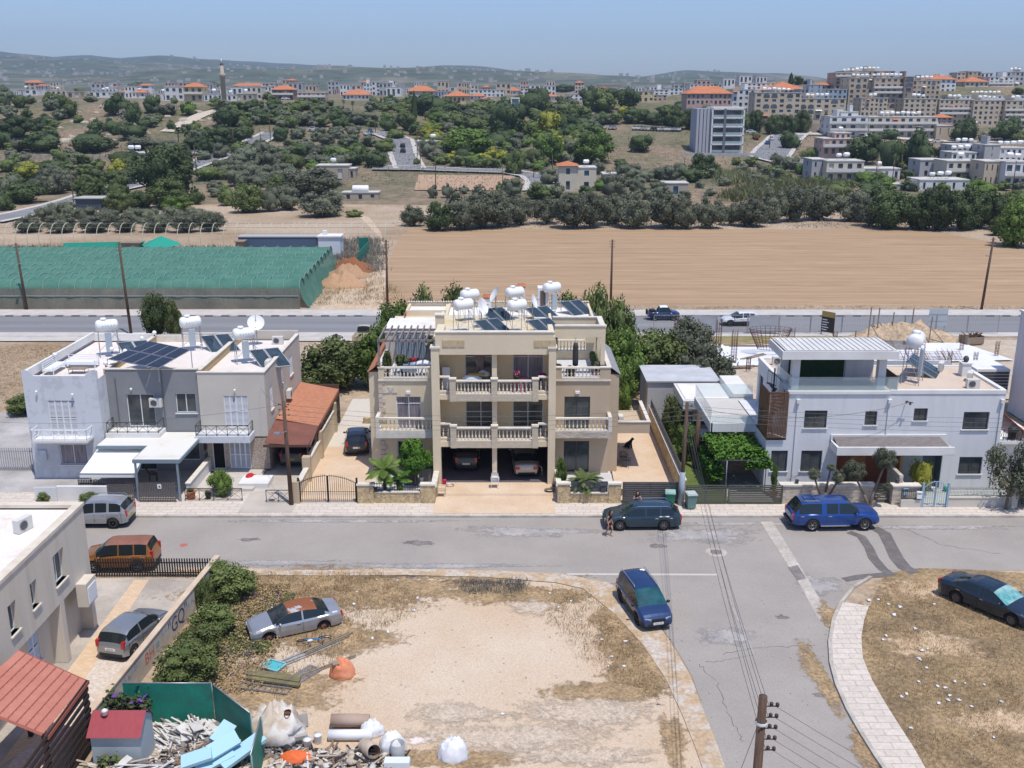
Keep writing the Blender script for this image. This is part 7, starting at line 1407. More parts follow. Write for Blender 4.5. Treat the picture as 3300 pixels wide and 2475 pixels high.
tufts('dry straw coloured grass tufts on the weedy lot',[(800,1850),(1250,1850),(1370,1960),(1180,2060),(900,2250),(760,2200),(760,1950)],900,.28,'straw',1)
tufts('dry grass tufts along the edge of the curved pavement corner',[(1760,1880),(1900,1910),(2040,2060),(2150,2250),(2080,2260),(1900,2150),(1760,2000)],600,.22,'straw',2)
tufts('dry grass on the lot at the lower right',[(2750,1950),(2850,1870),(3300,1930),(3300,2475),(3000,2475),(2820,2180)],1800,.2,'straw',3)
tufts('grey dead brush at the top of the sandy lot',[(1480,1875),(1700,1875),(1680,1920),(1500,1925)],160,.35,'pale',4)
scrub('dry_grass','dry grass on the rough ground left of the villa','dry grass',[(-60,84),(-17.5,84),(-14,104),(-60,104)],900,.3,'straw',.3,9,8,False,True)
scrub('dry_grass','dry fringe between the field and the main road','dry grass',[(-14,122.3),(80,122.3),(80,124.5),(-14,124.5)],700,.3,'straw',.25,8,9,False,True)
scrub('dry_grass','dry weeds between the shade houses and the dirt track','dry grass',[(-25,125),(-13,125),(-20,150),(-27,160),(-30,150)],500,.6,'straw',.4,8,10,False,True)
scrub('undergrowth','mixed green scrub between the shade tunnels and the hooped frames','undergrowth',[(-98,169.5),(-32,170),(-30,176),(-98,176)],700,.9,'ol',.8,8,14,False,True)
scrub('undergrowth','dry scrub around the container and cabin','undergrowth',[(-98,156),(-62,156),(-62,163),(-98,163)],260,.9,'md',.8,8,15,False,True)
scrub('dry_grass','grey scrub beside the blue container','scrub',[(-27,150),(-19,150),(-24,185),(-32,185)],420,1.3,'pale',.6,10,11,False,True)
leafcloud('grass verge by the dry slope at the far left','weeds','slope_weeds',[(-60,-34,80,104,0,.25)],9000,.06,'straw',seed=12)['kind']='stuff'
#MIDDLE DISTANCE: shade houses, poles, sheds
M_net=mat('green_shade_net',(0.062,0.175,0.130),.9,c2=(0.095,.225,.17),ns=.5,alpha=.86,fine=.12,bs=6)
M_netg=mat('faded_front_net',(0.13,.135,.11),.9,c2=(.19,.18,.145),ns=.35,stretch=(1,1,.4),fine=.12,bs=5,alpha=.95)
M_hoop=mat('pale_hoops',(0.20,.31,.27),.7)
nb=9;W0=123.6;DY=3.45;HM=None
for k in range(nb):
 t=thing('shade_tunnel',['nearest','second','third','fourth','fifth','sixth','seventh','eighth','farthest'][k]+' green shade net tunnel counted from the main road','shade tunnel',(0,0,0),0,'green shade net tunnels')
 y0=W0+k*DY;xr=-26.5-k*.15;b=MB();n=10;xs=[-100+i*1.0 for i in range(int((xr+100)/1.0)+1)]+[xr]
 for x in xs:
  for i in range(n+1):
   a=math.pi*i/n;sag=.16*abs(math.sin((x-xr)*math.pi/2.0));b.v.append((x,y0+DY/2-math.cos(a)*DY*.49,2.3+1.25*math.sin(a)-sag))
 for j in range(len(xs)-1):
  for i in range(n):a=j*(n+1)+i;b.f.append((a,a+n+1,a+n+2,a+1));b.m.append(0);b.smooth.append(True)
 b.build('net_roof',M_net,t)
 if HM is None:b=MB();b.path([(0,-math.cos(math.pi*i/8)*DY*.49,1.29*math.sin(math.pi*i/8))for i in range(9)],.045,4);HM=b.mesh('hoop');HM.materials.append(M_hoop)
 x=xr
 while x>-90:o=bpy.data.objects.new('hoop',HM);COL.objects.link(o);o.parent=t;o.location=(x,y0+DY/2,2.31);x-=2.0
t=thing('net_fence','long faded shade net wall hanging along the roadside of the tunnels','net',(0,0,0))
b=MB();xs=[-100+i*.8 for i in range(93)]
for x in xs:
 for z in(0,.6,1.2,1.8,2.5):b.v.append((x,W0-.1-.35*(1-z/2.5)+.18*nz(x,z*2,.8,3)*(1-abs(z-1.2)/1.6),z if z>0 else .02))
for j in range(len(xs)-1):
 for i in range(4):a=j*5+i;b.f.append((a,a+5,a+6,a+1));b.m.append(0);b.smooth.append(True)
b.build('front_net',M_netg,t)
b=MB();b.tube((-100,W0-.3,1.6),(-26.6,W0-.3,1.6),.05,4);b.build('tie_rail',M_hoop,t)
b=MB();q=[]
n=48
for i in range(n+1):
 s=i/n;x=-26.5-1.3*s;y=W0+nb*DY*s;b.v.append((x,y,2.5+.9*abs(math.sin(s*nb*math.pi))));b.v.append((x+.4+.25*nz(i,1,.7),y,1.2));b.v.append((x+1.1+.5*nz(i,4,.9),y,.03))
for i in range(n):
 for j in(0,1):a=i*3+j;b.f.append((a,a+1,a+4,a+3));b.m.append(0);b.smooth.append(True)
b.build('end_net',M_net,t)
t=thing('hooped_frames','bare row of pale curved pipes and wires behind the shade nets','frames',(0,0,0));b=MB();x=-98
while x<-20:
 P=[(x,177-math.cos(math.pi*i/10)*2.6,1.6+2.6*math.sin(math.pi*i/10))for i in range(7)];b=MB();b.path([(x,174.4,0)]+P,.06,4);x+=2.0;b.build('pipe_arch',mat('cream_pipes',(0.50,.50,.36),.7),t)
b=MB()
for z,y in((4.15,177),(3.6,175.2),(2.6,174.6)):b.tube((-98,y,z),(-20,y,z),.03,3)
b.build('wires',M_steel,t)
t=thing('shipping_container','long blue grey corrugated shipping container behind the shade nets','container',(0,0,0));b=MB();b.box(-45.3,-32.4,166.5,169,.1,3.1);b.build('body',mat('blue_corrugated_steel',(0.055,.09,.15),.6,c2=(.09,.13,.2),kind='wave',ns=1.2,stretch=(3,1,.01)),t);b=MB();b.box(-45.4,-32.3,166.4,169.1,3.1,3.25);b.build('roof',mat('grey_roof_edge',(0.38,.38,.36),.7),t)
t=thing('site_cabin','small white cabin with rooftop unit at the corner of the shade houses','cabin',(0,0,0));b=MB();b.box(-31.8,-28.2,165,168,.1,3.3);b.build('wall',mat('pale_blue_white_panel',(0.55,.61,.66),.6),t);b=MB();b.box(-32,-28,164.8,168.2,3.3,3.5);b.box(-31.2,-30.6,166,167,3.5,4.2);b.build('roof',M_white,t)
b=MB();b.box(-25.6,-24,168,168.1,.1,2.8);b.box(-24.0,-23.9,156,168,.1,2.2);tag(b.build('green_screen',M_green),'bright green windbreak mesh beside the small white cabin','screen')
t=thing('parasol','peaked green fabric shelter behind the shade nets','shelter',(-57.5,165,.1));b=MB();b.lathe([(3.4,2.0),(.05,3.4)],6,None,None,caps=False,sm=False);b.build('canopy',mat('bright_green_cloth',(0.02,.28,.20),.8),t);b=MB();b.tube((0,0,0),(0,0,3.3),.06);b.build('pole',M_wood,t)
b=MB();b.quad((-73.5,164,.2),(-60.5,164,.2),(-60.5,165.5,2.6),(-73.5,164.8,2.4));tag(b.build('green_tarpaulin',MATS['bright_green_cloth']),'long bright green tarpaulin hung between boards behind the shade nets','tarpaulin')
for i,(x,w,z,m)in enumerate([(-50.5,5.5,1.2,M_wood),(-88,4,1.2,M_dgrey),(-40.5-4,1.2,2.6,M_wood),(-62.3,3,2.4,M_wood)]):b=MB();b.box(-w/2,w/2,-1,1,0,z);b.box(-w/2-.2,w/2+.2,-1.2,1.2,z,z+.12);tag(b.build('lean_to',m,None,(x,165,.05)),['low timber work bench shelter behind the shade nets','dark covered stack at the far left behind the shade nets','narrow upright timber hut behind the shade nets','timber lean to beside the green parasol'][i],'hut')
t=thing('roadside_shed','low dark sheet metal shed with pale flat roof by the country road at the left','shed',(0,0,0));p=T(315,678);x,y=p.x,p.y;b=MB();b.box(x-5,x+5,y,y+5,0,2.7);b.build('wall',mat('dark_blue_sheet',(0.05,.07,.09),.6),t);b=MB();b.box(x-5.3,x+5.3,y-.4,y+5.3,2.7,2.9);b.build('roof',mat('pale_flat_roof',(0.40,.40,.37),.8),t);b=MB();b.box(x+1,x+3,y-.05,y,.1,2.4);b.build('doorway',M_dark,t)
#poles and cables
def upole(label,x,y,h,lean=0,r=.15,lamp=0,arms=3,name='utility_pole',z=.1,group=None,sidepin=True):
 t=thing(name,label,'pole',(x,y,z),0,group);b=MB();b.tube((0,0,-.1),(lean,0,h),r,9,None,r*.72);b.build('pole',M_pole,t)
 b=MB()
 for i in range(arms):
  zz=h-.2-i*.35;b.tube((lean-.32,0,zz),(lean+.32,0,zz),.02,4)
  for s in(-1,1):b.lathe([(.03,-.05),(.055,0),(.03,.06)],6,None,Matrix.Translation((lean+s*.3,0,zz)))
 if arms:b.build('insulators',M_dgrey,t)
 if lamp:b=MB();b.tube((0,-.1,h*lamp),(-.3,-.7,h*lamp+.1),.03,5);b.box(-.62,-.25,-.95,-.6,h*lamp+.05,h*lamp+.15);b.build('lamp_arm',M_steel,t)
 return t
upole('brown street pole with lamp beside the short iron gate, left of the arched gate',-14.25,60.35,7.0,.0 if 0 else-.1,.15,.72)
pf=upole('brown utility pole with a grey lower sleeve between the wheelie bins',10.9,60.3,6.95,.1,.15)
b=MB();b.tube((0,0,0),(.03,0,2.3),.19,9,None,.18);b.build('metal_sleeve',mat('blue_grey_sleeve',(0.30,.35,.40),.5),pf)
upole('thick dark timber post behind the sleeved utility pole',12.95,67.0,4.2,.15,.2,0,0)
upole('utility pole by the main road behind the grey roof, tallest at the left',-42.3,108.9,10.2,-.3,.17)
upole('utility pole at the left end of the shade house front',-60.2,122.5,8.2,-.3,.17,.7);upole('utility pole at the field corner behind the villa',-15.7,124.6,8.3,.1,.16);upole('utility pole behind the right half of the villa',12.4,124.2,8.4,.0,.16);upole('utility pole at the right end of the field',58.2,122.4,8.9,.35,.17,.75)
np_=upole('nearest weathered utility pole at the lower edge of the side street',7.1,24.9,9.1,.0,.17,0,0)
b=MB()
for i in range(5):
 z=8.85-i*.36
 for k in(0,1):b.lathe([(.035,-.06),(.06,-.03),(.045,.0),(.06,.03),(.035,.06)],8,None,Matrix.Translation((.25+k*.17,-.02,z-.02*k))@Matrix.Rotation(0,4,'X'))
 b.box(.12,.45,-.015,.015,z-.09,z-.07)
b.build('insulators',mat('dark_porcelain',(0.05,.035,.035),.3),np_)
b=MB();b.lathe([(.175,8.2),(.185,8.26),(.175,8.3)],10,None,None,caps=False);b.build('white_band',M_alu,np_)
def cable(name,a,c,sag,r=.012,n=14,label=None,group=None):
 a,c=Vector(a),Vector(c);b=MB();b.path([a.lerp(c,i/n)-Vector((0,0,4*sag*(i/n)*(1-i/n)))for i in range(n+1)],r,4);o=b.build(name,M_dgrey);tag(o,label,'cable',group);return o
for i in range(5):z=8.85-i*.36;cable('overhead_cable',(7.0+.3,24.9,z),(11.1 if i%2 else 10.85,60.3,6.85-i*.3),.7,.008,16,['topmost','second highest','third highest','fourth highest','lowest'][i]+' wire between the near pole and the sleeved pole','overhead wires between two poles')
for i in range(5):z=8.85-i*.36;cable('overhead_cable',(7.5,24.9,z),(22.0,13.5,7.6-i*.3),.8,.008,14,['topmost','second highest','third highest','fourth highest','lowest'][i]+' wire leaving the nearest pole toward the lower right corner','wires leaving the nearest pole')
for i in range(4):cable('overhead_cable',(-14.35,60.35,6.9-i*.33),(10.95,60.3,6.8-i*.3),.75,.009,18,['topmost','second highest','third highest','fourth highest','lowest'][i]+' wire strung along the front of the villa','wires along the villa front')
for i in range(4):cable('overhead_cable',(11.1,60.3,6.8-i*.3),(50,61.5,6.0-i*.3),.6,.009,14,['topmost','second highest','third highest','fourth highest','lowest'][i]+' wire strung past the front of the white house','wires past the white house')
cable('overhead_cable',(11.1,60.3,6.8),(25.9,62.8,6.25),.9,.013,14,'service cable sagging to the bracket on the white house front')
cable('overhead_cable',(-14.3,60.35,6.8),(-17.3,66.3,6.3),.3,.01,8,'service cable from the street pole to the beige house corner');cable('overhead_cable',(-14.4,60.35,6.9),(-40,61,6.2),1.0,.009,14,'wire sagging across the fronts of the left terrace')
cable('guy_wire',(7.0,24.9,8.2),(4.2,23.5,.1),0,.01,4,'guy wire sloping down from the nearest pole')
for i,(x,yb,yt)in enumerate([(240,670,556),(398,545,470),(520,545,465),(632,549,475),(755,500,420),(840,455,400),(872,450,365),(1190,425,385),(1210,430,390),(1345,510,420),(1355,540,455),(1405,640,470),(1620,630,540),(1720,575,480),(1780,560,500),(2480,480,430),(2205,540,505),(2490,565,515),(2820,600,515),(2875,590,520),(2900,580,505),(3055,570,500),(3160,545,470),(3262,620,525)]):
 p=T(x,yb);zc=p.y;h=(yb-yt)/F_PX*zc*1.03;o=upole('slender wooden pole beside the valley roads and houses',p.x,p.y,h,0,.13,0,1,z=TZ(p.x,p.y),group='distant wooden poles')
#VALLEY AND TOWN BUILDINGS
def PXY(X,Y,Z):
 d=CAMH-Z;return CY+F_PX*(d*CP-Y*SP)/(Y*CP+d*SP)
WM={}
def wm(n,c):
 if n not in WM:WM[n]=mat('town_'+n,c,.9,c2=dim(c,.86),ns=.25)
 return WM[n]
for n,c in dict(white=(.66,.66,.64),grey=(.42,.42,.42),beige=(.53,.44,.33),tan=(.46,.37,.27),cream=(.60,.54,.43),pink=(.52,.36,.30),yellow=(.58,.47,.27),brown=(.27,.19,.15),bluegrey=(.33,.38,.43),stone=(.40,.35,.28)).items():wm(n,c)
M_troof=mat('town_roof_tiles',(0.50,.19,.09),.85,c2=(.42,.15,.07),ns=.5)
M_flatr=mat('town_flat_roof',(0.56,.54,.50),.9,c2=(.47,.45,.41),ns=.4)
M_win=mat('town_window',(0.035,.04,.05),.3,spec=.5,c2=(.10,.13,.17),ns=.35)
M_balw=mat('town_balcony',(0.62,.60,.56),.85)
TANK=None
tk=0
def tankcluster(x,y,z,n=1,where='on a town roof'):
 global TANK,tk
 for i in range(n):
  if TANK is None:
   t=thing('water_tank','white rooftop water tank on the roofs of the town','water tank',(0,0,0),0,'rooftop water tanks in the town');b=MB();b.lathe([(.05,-.9),(.45,-.85),(.55,-.6),(.55,.6),(.45,.85),(.05,.9)],8,None,Matrix.Translation((0,0,1.6))@Matrix.Rotation(R(90),4,'Y'));b.build('tank',M_wht,t);b=MB()
   for a in(-.5,.5):
    for c in(-.3,.3):b.tube((a,c,0),(a,c,1.2),.04,4)
   b.build('stand',M_steel,t);TANK=t;o=t
  else:o=dup(TANK)
  o.location=(x+i*2.1,y,z);o.rotation_euler.z=rnd.uniform(-.5,.5);s=rnd.uniform(.8,1.05);o.scale=(s,s,s);tk+=1
  l=('white roof tank on the ' if n==1 else['first','second','third','fourth','fifth','sixth','seventh','eighth'][i]+' roof tank from left on the ')+where;o['label']=l if len(l.split())<17 else 'white rooftop water tank on the roofs of the town';o['group']='rooftop water tanks in the town'
PMESH=[]
for mm in(M_win,M_win,mat('town_blue_glass',(0.05,.12,.20),.25,spec=.6),mat('town_shutter',(0.50,.49,.46),.8)):
 b=MB();b.quad((-.5,0,-.5),(.5,0,-.5),(.5,0,.5),(-.5,0,.5));me_=b.mesh('window');me_.materials.append(mm);PMESH.append(me_)
pn=0
def pane(t,p,w,h,rz):
 global pn;pn+=1;o=bpy.data.objects.new('window',PMESH[0 if pn*7%13<8 else 2 if pn%3 else 3]);COL.objects.link(o);o.parent=t;o.location=p;o.scale=(w,1,h);o.rotation_euler=(0,0,rz)
def bld(label,x0,x1,yb,yt,wall='white',floors=1,bays=3,roof='flat',depth=9,cat='house',name='house',balc=(),arch=(),tanks=0,rot=0,base=None,side=True,open_=0,dist=None,gap=.0,win=.5,group=None):
 'building from photo extent x0..x1, base yb, eaves yt (photo pixels)'
 p=T((x0+x1)/2,yb)if dist is None else None
 if dist is None:Y=p.y;z0=TZ(p.x,p.y)
 else:Y=dist;z0=W((x0+x1)/2,yb,Y).z
 A,B_=W(x0,yb,Y),W(x1,yb,Y);xa,xb=A.x,B_.x;zt=W((x0+x1)/2,yt,Y).z;h=zt-z0;w=xb-xa
 t=thing(name,label,cat,((xa+xb)/2,Y,z0),rot,group);f=Fr((-w/2,0,0),(1,0,0),(0,-1,0));fh=h/floors;m=wm(wall,None);b=MB();holes=[]
 for i in range(floors):
  for j in range(bays):
   u0=w*(j+.5)/bays-w/bays*win*.5;u1=u0+w/bays*win;v0=i*fh+fh*(.12 if(j+i)%3==0 or i==0 and j%2 else .33);v1=i*fh+fh*.80;holes.append((u0,u1,v0,v1))
 fd=-3 if dist is None or Y>540 else-14
 holed(b,f,0,w,fd,h,holes,.35)
 rside(w/2,0).q(b,0,depth,fd,h);lside(-w/2,depth).q(b,0,depth,fd,h);back(w/2,depth).q(b,0,w,fd,h);b.build('wall',m,t)
 big=not group and floors*bays<=90;b=MB();nside=max(1,int(depth/5))
 for hh in holes:
  if big:pane(t,((hh[0]+hh[1])/2-w/2,.33,(hh[2]+hh[3])/2),hh[1]-hh[0],hh[3]-hh[2],0)
  else:f.q(b,hh[0],hh[1],hh[2],hh[3],-.33)
 for s in(1,-1):
  for i in range(floors):
   for j in range(nside):
    u=depth*(j+.5)/nside;fs=rside(w/2,0)if s>0 else lside(-w/2,depth)
    if big:pane(t,(s*(w/2+.03),u,i*fh+fh*.57),1.2,fh*.45,R(90)*s)
    else:fs.q(b,u-.6,u+.6,i*fh+fh*.35,i*fh+fh*.8,.03)
 if b.f:b.build('windows',M_win,t)
 if floors>=3 and big:
  b=MB();u=w*(.2+.5*((len(label)*7)%10)/10)-w/2;b.box(u,u+w*.16,depth*.3,depth*.8,h+.25,h+2.6);b.build('roof_room',m,t)
  for k in range(int(w/9)):
   v=(k*5+len(label))%floors;uu=-w/2+w*((k*3+len(label))%bays+.5)/bays;hw=w/bays*.42;b=MB();b.quad((uu-hw,-1.2,v*fh+fh*.62),(uu+hw,-1.2,v*fh+fh*.62),(uu+hw,-.01,v*fh+fh*.84),(uu-hw,-.01,v*fh+fh*.84));b.build('awning',[M_balw,M_troof,wm('cream',None)][(k+len(label))%3],t)
 if roof=='flat':b=MB();b.box(-w/2-.15,w/2+.15,-.15,depth+.15,h+.003,h+.25);b.build('roof',M_flatr,t)
 else:
  b=MB();r=.6;hh=min(depth,w)*.22
  if w>depth:b.add([(-w/2-r,-r,h),(w/2+r,-r,h),(w/2+r,depth+r,h),(-w/2-r,depth+r,h),(-w/2+depth*.35,depth/2,h+hh),(w/2-depth*.35,depth/2,h+hh)],[(0,1,5,4),(1,2,5),(2,3,4,5),(3,0,4)])
  else:b.add([(-w/2-r,-r,h),(w/2+r,-r,h),(w/2+r,depth+r,h),(-w/2-r,depth+r,h),(0,depth/2,h+hh)],[(0,1,4),(1,2,4),(2,3,4),(3,0,4)])
  b.build('roof',M_troof,t)
 for i in balc:
  b=MB();b.box(-w/2+.1,w/2-.1,-1.3,-.003,i*fh-.12,i*fh+.08);b.box(-w/2+.1,w/2-.1,-1.35,-1.25,i*fh+.08,i*fh+.95);b.build('balcony',M_balw,t)
 for(j,i,aw)in arch:
  b=MB();u=w*(j+.5)/bays;v=i*fh;ww=w/bays*aw/2;P=[f.p(u-ww,v+.1,.05),f.p(u+ww,v+.1,.05)]+[f.p(u+ww*math.cos(math.pi*k/8),v+fh*.45+fh*.42*math.sin(math.pi*k/8),.05)for k in range(9)];b.poly(P);b.build('arched_loggia',M_win,t)
 if tanks:tankcluster((xa+xb)/2-(tanks-1)*1.1,Y+3,z0+h+.2,tanks,label)
 return t
def zz1(x,y):return x*.4973,100+y*.4973
def B1(label,x0,x1,yb,yt,*a,**k):return bld(label,x0*.4973,x1*.4973,100+yb*.4973,100+yt*.4973,*a,**k)
B1('pink house with a square block at the far left of the cliff top',188,300,370,318,'pink',1,2,tanks=0)
B1('low white house at the left end of the cliff top row',75,245,420,378,'white',1,4,tanks=1);B1('low white house with a red awning beside the pink one',300,432,425,385,'cream',1,4,tanks=1)
B1('small stone hut between the low white houses',435,522,435,395,'tan',1,2,depth=6);B1('long low white house left of the big dark tree',575,775,432,392,'white',1,5,tanks=2)
B1('low white house with a red tiled strip on the cliff top',775,850,432,395,'white',1,2,'tile');B1('narrow white row house beside the red tiled strip',850,940,435,398,'white',1,3,'tile',tanks=1)
B1('white tower like house with a red pyramid roof',905,985,405,352,'white',2,1,'tile',depth=7);B1('white boxy house with a parked black car in front',1000,1100,450,405,'white',1,2,tanks=1)
B1('tall white row house left of the yellow house',1070,1195,452,362,'white',2,3,tanks=0);B1('yellow two storey house with a red tiled roof on the cliff top',1195,1318,455,362,'yellow',2,3,'tile',balc=(1,))
B1('red roofed white house behind the tall white row house',1065,1130,380,350,'white',1,1,'tile');B1('long low white house right of the yellow house',1322,1440,455,408,'white',1,4,tanks=1);B1('low white house with blue door in the row right of the yellow house',1440,1535,455,415,'white',1,3,tanks=1)
B1('low brown stone house in the row below the minaret',1535,1640,455,408,'stone',1,3,tanks=1);B1('beige stone church like hall with long red roof beside the minaret',1510,1700,400,355,'stone',1,5,'tile',depth=12);B1('cream flat roofed house right of the stone hall',1600,1700,450,362,'cream',2,3)
B1('white and brown house with a red roof and parked cars',1765,1905,445,380,'brown',2,4,'tile',balc=(1,));B1('pink restaurant building with dark glazed front on the cliff edge',1930,2110,460,400,'pink',2,6,balc=(1,));B1('small pink house at the right of the pink restaurant',2125,2210,395,335,'pink',2,2)
B1('blue grey apartment roofline behind the church hall',1480,1620,360,308,'bluegrey',2,6);B1('cream blocks on the skyline behind the cypress',440,620,350,312,'cream',2,7,depth=12);B1('low pale houses on the skyline behind the fan palm',80,190,365,335,'cream',1,4)
def frame(label,x0,x1,yb,yt,fl,bays,col=(.33,.33,.27),dist=None,depth=9,off=(0,100),k=.4973):
 x0,x1=off[0]+x0*k,off[0]+x1*k;yb,yt=off[1]+yb*k,off[1]+yt*k;Y=dist or T((x0+x1)/2,yb).y;A=W(x0,yb,Y);B_=W(x1,yb,Y);h=W(x0,yt,Y).z-A.z;w=B_.x-A.x;t=thing('unfinished_building',label,'building',(A.x,Y,A.z));fh=h/fl;m=mat('raw_frame',col,.9)
 b=MB();
 for i in range(fl+1):b.box(0,w,0,depth,i*fh-.25,i*fh)
 b.build('floor_slabs',m,t);b=MB()
 for j in range(bays+1):
  for d in(0,depth/2,depth-.4):b.box(w*j/bays-.2 if j else 0,w*j/bays+.2 if j<bays else w,d+.02,d+.38,-3,h)
 b.build('columns',m,t);return t
frame('unfinished concrete frame building on the town skyline',1860,2095,388,330,3,7)
p=W(720,288,455);Y=455;t=thing('minaret','slender stone minaret with balcony and pointed metal cap above the old quarter','minaret',(p.x,Y,20));zt=W(716,186,Y).z-20;b=MB();rr=(W(729,250,Y)-W(714,250,Y)).length/2
b.lathe([(rr*1.1,-2),(rr*1.0,zt*.62),(rr*1.25,zt*.63),(rr*1.3,zt*.66),(rr*1.3,zt*.70),(rr*.75,zt*.705),(rr*.72,zt*.86)],14);b.build('shaft',wm('stone',None),t);b=MB();b.lathe([(rr*.8,zt*.86),(rr*.5,zt*.93),(.05,zt)],12);b.build('cap',M_steel,t)
def B2(label,x0,x1,yb,yt,*a,**k):return bld(label,1100+x0*.4973,1100+x1*.4973,200+yb*.4973,200+yt*.4973,*a,**k)
B2('long cream skyline block at the left of the town centre',0,130,215,152,'cream',2,4,depth=14);B2('white arcade building with wide red pyramid roof',8,180,240,212,'white',1,7,'tile',depth=12)
B2('white modern block with curved glass end',145,225,215,140,'white',3,4,depth=12);B2('white office block with ribbon windows',225,385,218,150,'white',3,5,depth=12);B2('pale glazed white tower block beside the office block',330,385,165,125,'white',2,2)
B2('cream hall with two arched doorways right of the office block',430,605,245,188,'cream',2,4,'tile',depth=12);B2('white flat block on the skyline above the dark tree',385,530,180,138,'cream',2,4,depth=12);B2('glazed grey restaurant terrace beside the cream hall',608,705,225,190,'bluegrey',1,5)
B2('round cream cafe with red conical roof and white umbrellas',670,830,268,220,'yellow',1,6,'tile',depth=14);B2('cafe with red roof right of the round cream one',835,930,245,220,'white',1,4,'tile');B2('small white cafe with red tiled roof',900,975,262,240,'white',1,3,'tile')
B2('long white two storey block on the skyline',835,1055,222,180,'white',2,8,depth=12);B2('grey beige blocks behind the long white block',870,1000,185,150,'grey',2,5,depth=12);B2('tall beige house with flat top on the skyline',945,1040,170,128,'beige',2,2)
B2('red roofed white house in the middle of the skyline',1060,1160,215,185,'white',1,4,'tile');B2('white cube shaped house right of the red roofed one',1155,1240,215,172,'white',2,3);B2('white wide house with red strip on the skyline',1320,1400,250,222,'white',1,4,'tile');B2('white two storey house beyond the central trees',1455,1565,250,208,'white',2,4)
B2('black boxy modern building rising above the trees',1660,1810,190,150,'brown',1,1,win=.01,cat='building');B2('yellow house at the right of the wooded slope',1920,2025,260,190,'yellow',2,3);B2('cluster of white blocks at the right of the skyline',1965,2120,230,180,'white',3,5);B2('beige block above the green clad scaffold',2020,2110,250,215,'tan',2,3);B2('white blocks at the right end of the middle skyline',2100,2212,215,170,'white',2,4)
for i,(x,y,w,h,c)in enumerate([(560,175,80,30,'white'),(640,172,60,35,'white'),(720,190,120,28,'cream'),(1000,180,90,35,'cream'),(1090,190,60,30,'white'),(1180,180,50,22,'white'),(2150,180,60,40,'cream'),(1290,195,60,25,'grey'),(1900,190,90,30,'white'),(2010,190,60,28,'grey'),(410,150,60,25,'white'),(60,160,60,20,'white')]):B2('small pale block in the crowded skyline of the town centre',x-w/2,x+w/2,y,y-h,c,1,3,group='small pale blocks on the town skyline')
t=thing('glass_tower','tall narrow glazed lift tower among the trees below the town','tower',(0,0,0));p=T(1662,392);q=W(1646,392,p.y);q2=W(1675,392,p.y);zt=W(1660,314,p.y).z;y=p.y;b=MB()
for x in(q.x,q2.x-.5):b.box(x,x+.5,y,y+.5,p.z-4,zt)
b.box(q.x,q2.x,y-.1,y+3,zt-.6,zt);b.box(q.x-.5,q2.x,y+2.6,y+3,p.z-4,zt-8)
b.build('white_frame',M_white,t);b=MB();b.box(q.x+.5,q2.x-.5,y+.2,y+3,p.z-4,zt-.6);b.build('glass',mat('blue_grey_glass',(0.06,.12,.15),.15,spec=.7,c2=(.12,.19,.22),ns=.4),t);b=MB()
for i in range(12):z=p.z+i*1.2;b.box(q.x+.5,q2.x-.5,y+.15,y+.2,z,z+.1)
b.build('mullions',M_steel,t)
B2('white gabled bungalow with red ridge beside the golden palm',485,700,560,515,'white',1,6,'flat',depth=10,tanks=1)
t=B2('pinkish two storey house with two tiled roofs in the valley',1410,1525,840,672,'cream',2,1,'tile',depth=8,rot=0,win=.22);t['label']='taller tiled left half of the pinkish valley house'
t=B2('lower right half of the pinkish valley house with red edged roof',1525,1650,838,688,'cream',2,1,depth=8,win=.25,balc=(),tanks=1)
B2('grey flat concrete store behind the pinkish house',1695,1840,770,728,'grey',1,2,depth=7,win=.15);B2('small square concrete block hut with one window',2085,2245,868,788,'stone',1,1,depth=6,win=.2,cat='hut')
bld('grey stone hut with white roof and round tank in the grove',1020,1123,580,535,'stone',1,2,depth=7,tanks=1,win=.3,cat='hut');bld('lower annex of the grey stone hut',1123,1145,577,545,'stone',1,1,depth=6,win=.35,cat='hut')
t=bld('ruined low walls and rusty scrap beside the walnut like tree',1103,1220,645,622,'stone',1,3,depth=4,win=.3,cat='ruin');b=MB();b.lathe([(.9,-2),(1,-1.8),(1,1.8),(.9,2)],10,None,Matrix.Translation((0,1,2.6))@Matrix.Rotation(R(90),4,'Y'));b.build('scrap_tank',M_wht,t)
bld('small white house with stacked tanks hidden in the trees at the left',385,470,520,495,'white',1,3,tanks=2);
def B3(label,x0,x1,yb,yt,*a,**k):return bld(label,2200+x0*.4973,2200+x1*.4973,150+yb*.4973,150+yt*.4973,*a,**k)
Yu=352;A=W(2240,500,Yu);B_=W(2393,488,Yu);zt=W(2300,350,Yu).z;w=B_.x-A.x;h=zt-A.z
t=thing('apartment_block','five storey white framed new apartment block with dark glazing, standing alone','apartment block',(A.x,Yu,A.z));fh=h/5.3;b=MB();dp=12
for i in range(1,6):z=h-(5-i)*fh;b.box(w*.32,w,-.6,dp,z-.35,z)
b.box(w*.32,w,-.6,dp,h,h+.5)
for x in(w*.32,w*.98):b.box(x-.2,x+.25,-.6,0,0,h)
b.build('white_slabs',M_white,t);b=MB();b.box(0,w*.32,0,dp,.0,h);b.box(w*.32,w*.97,1.2,dp,fh*.3+.2,h-.4);b.build('grey_wall',mat('pale_grey_panels',(0.38,.39,.42),.8),t)
b=MB();
for i in range(5):
 z=h-(5-i)*fh-0.35+.6
 b.box(w*.37,w*.55,1.12,1.2,z,z+fh*.66);b.box(w*.62,w*.94,1.12,1.2,z,z+fh*.66)
for x in(.05,.13,.2,.27):b.box(w*x,w*x+.25,-.06,0,1,h)
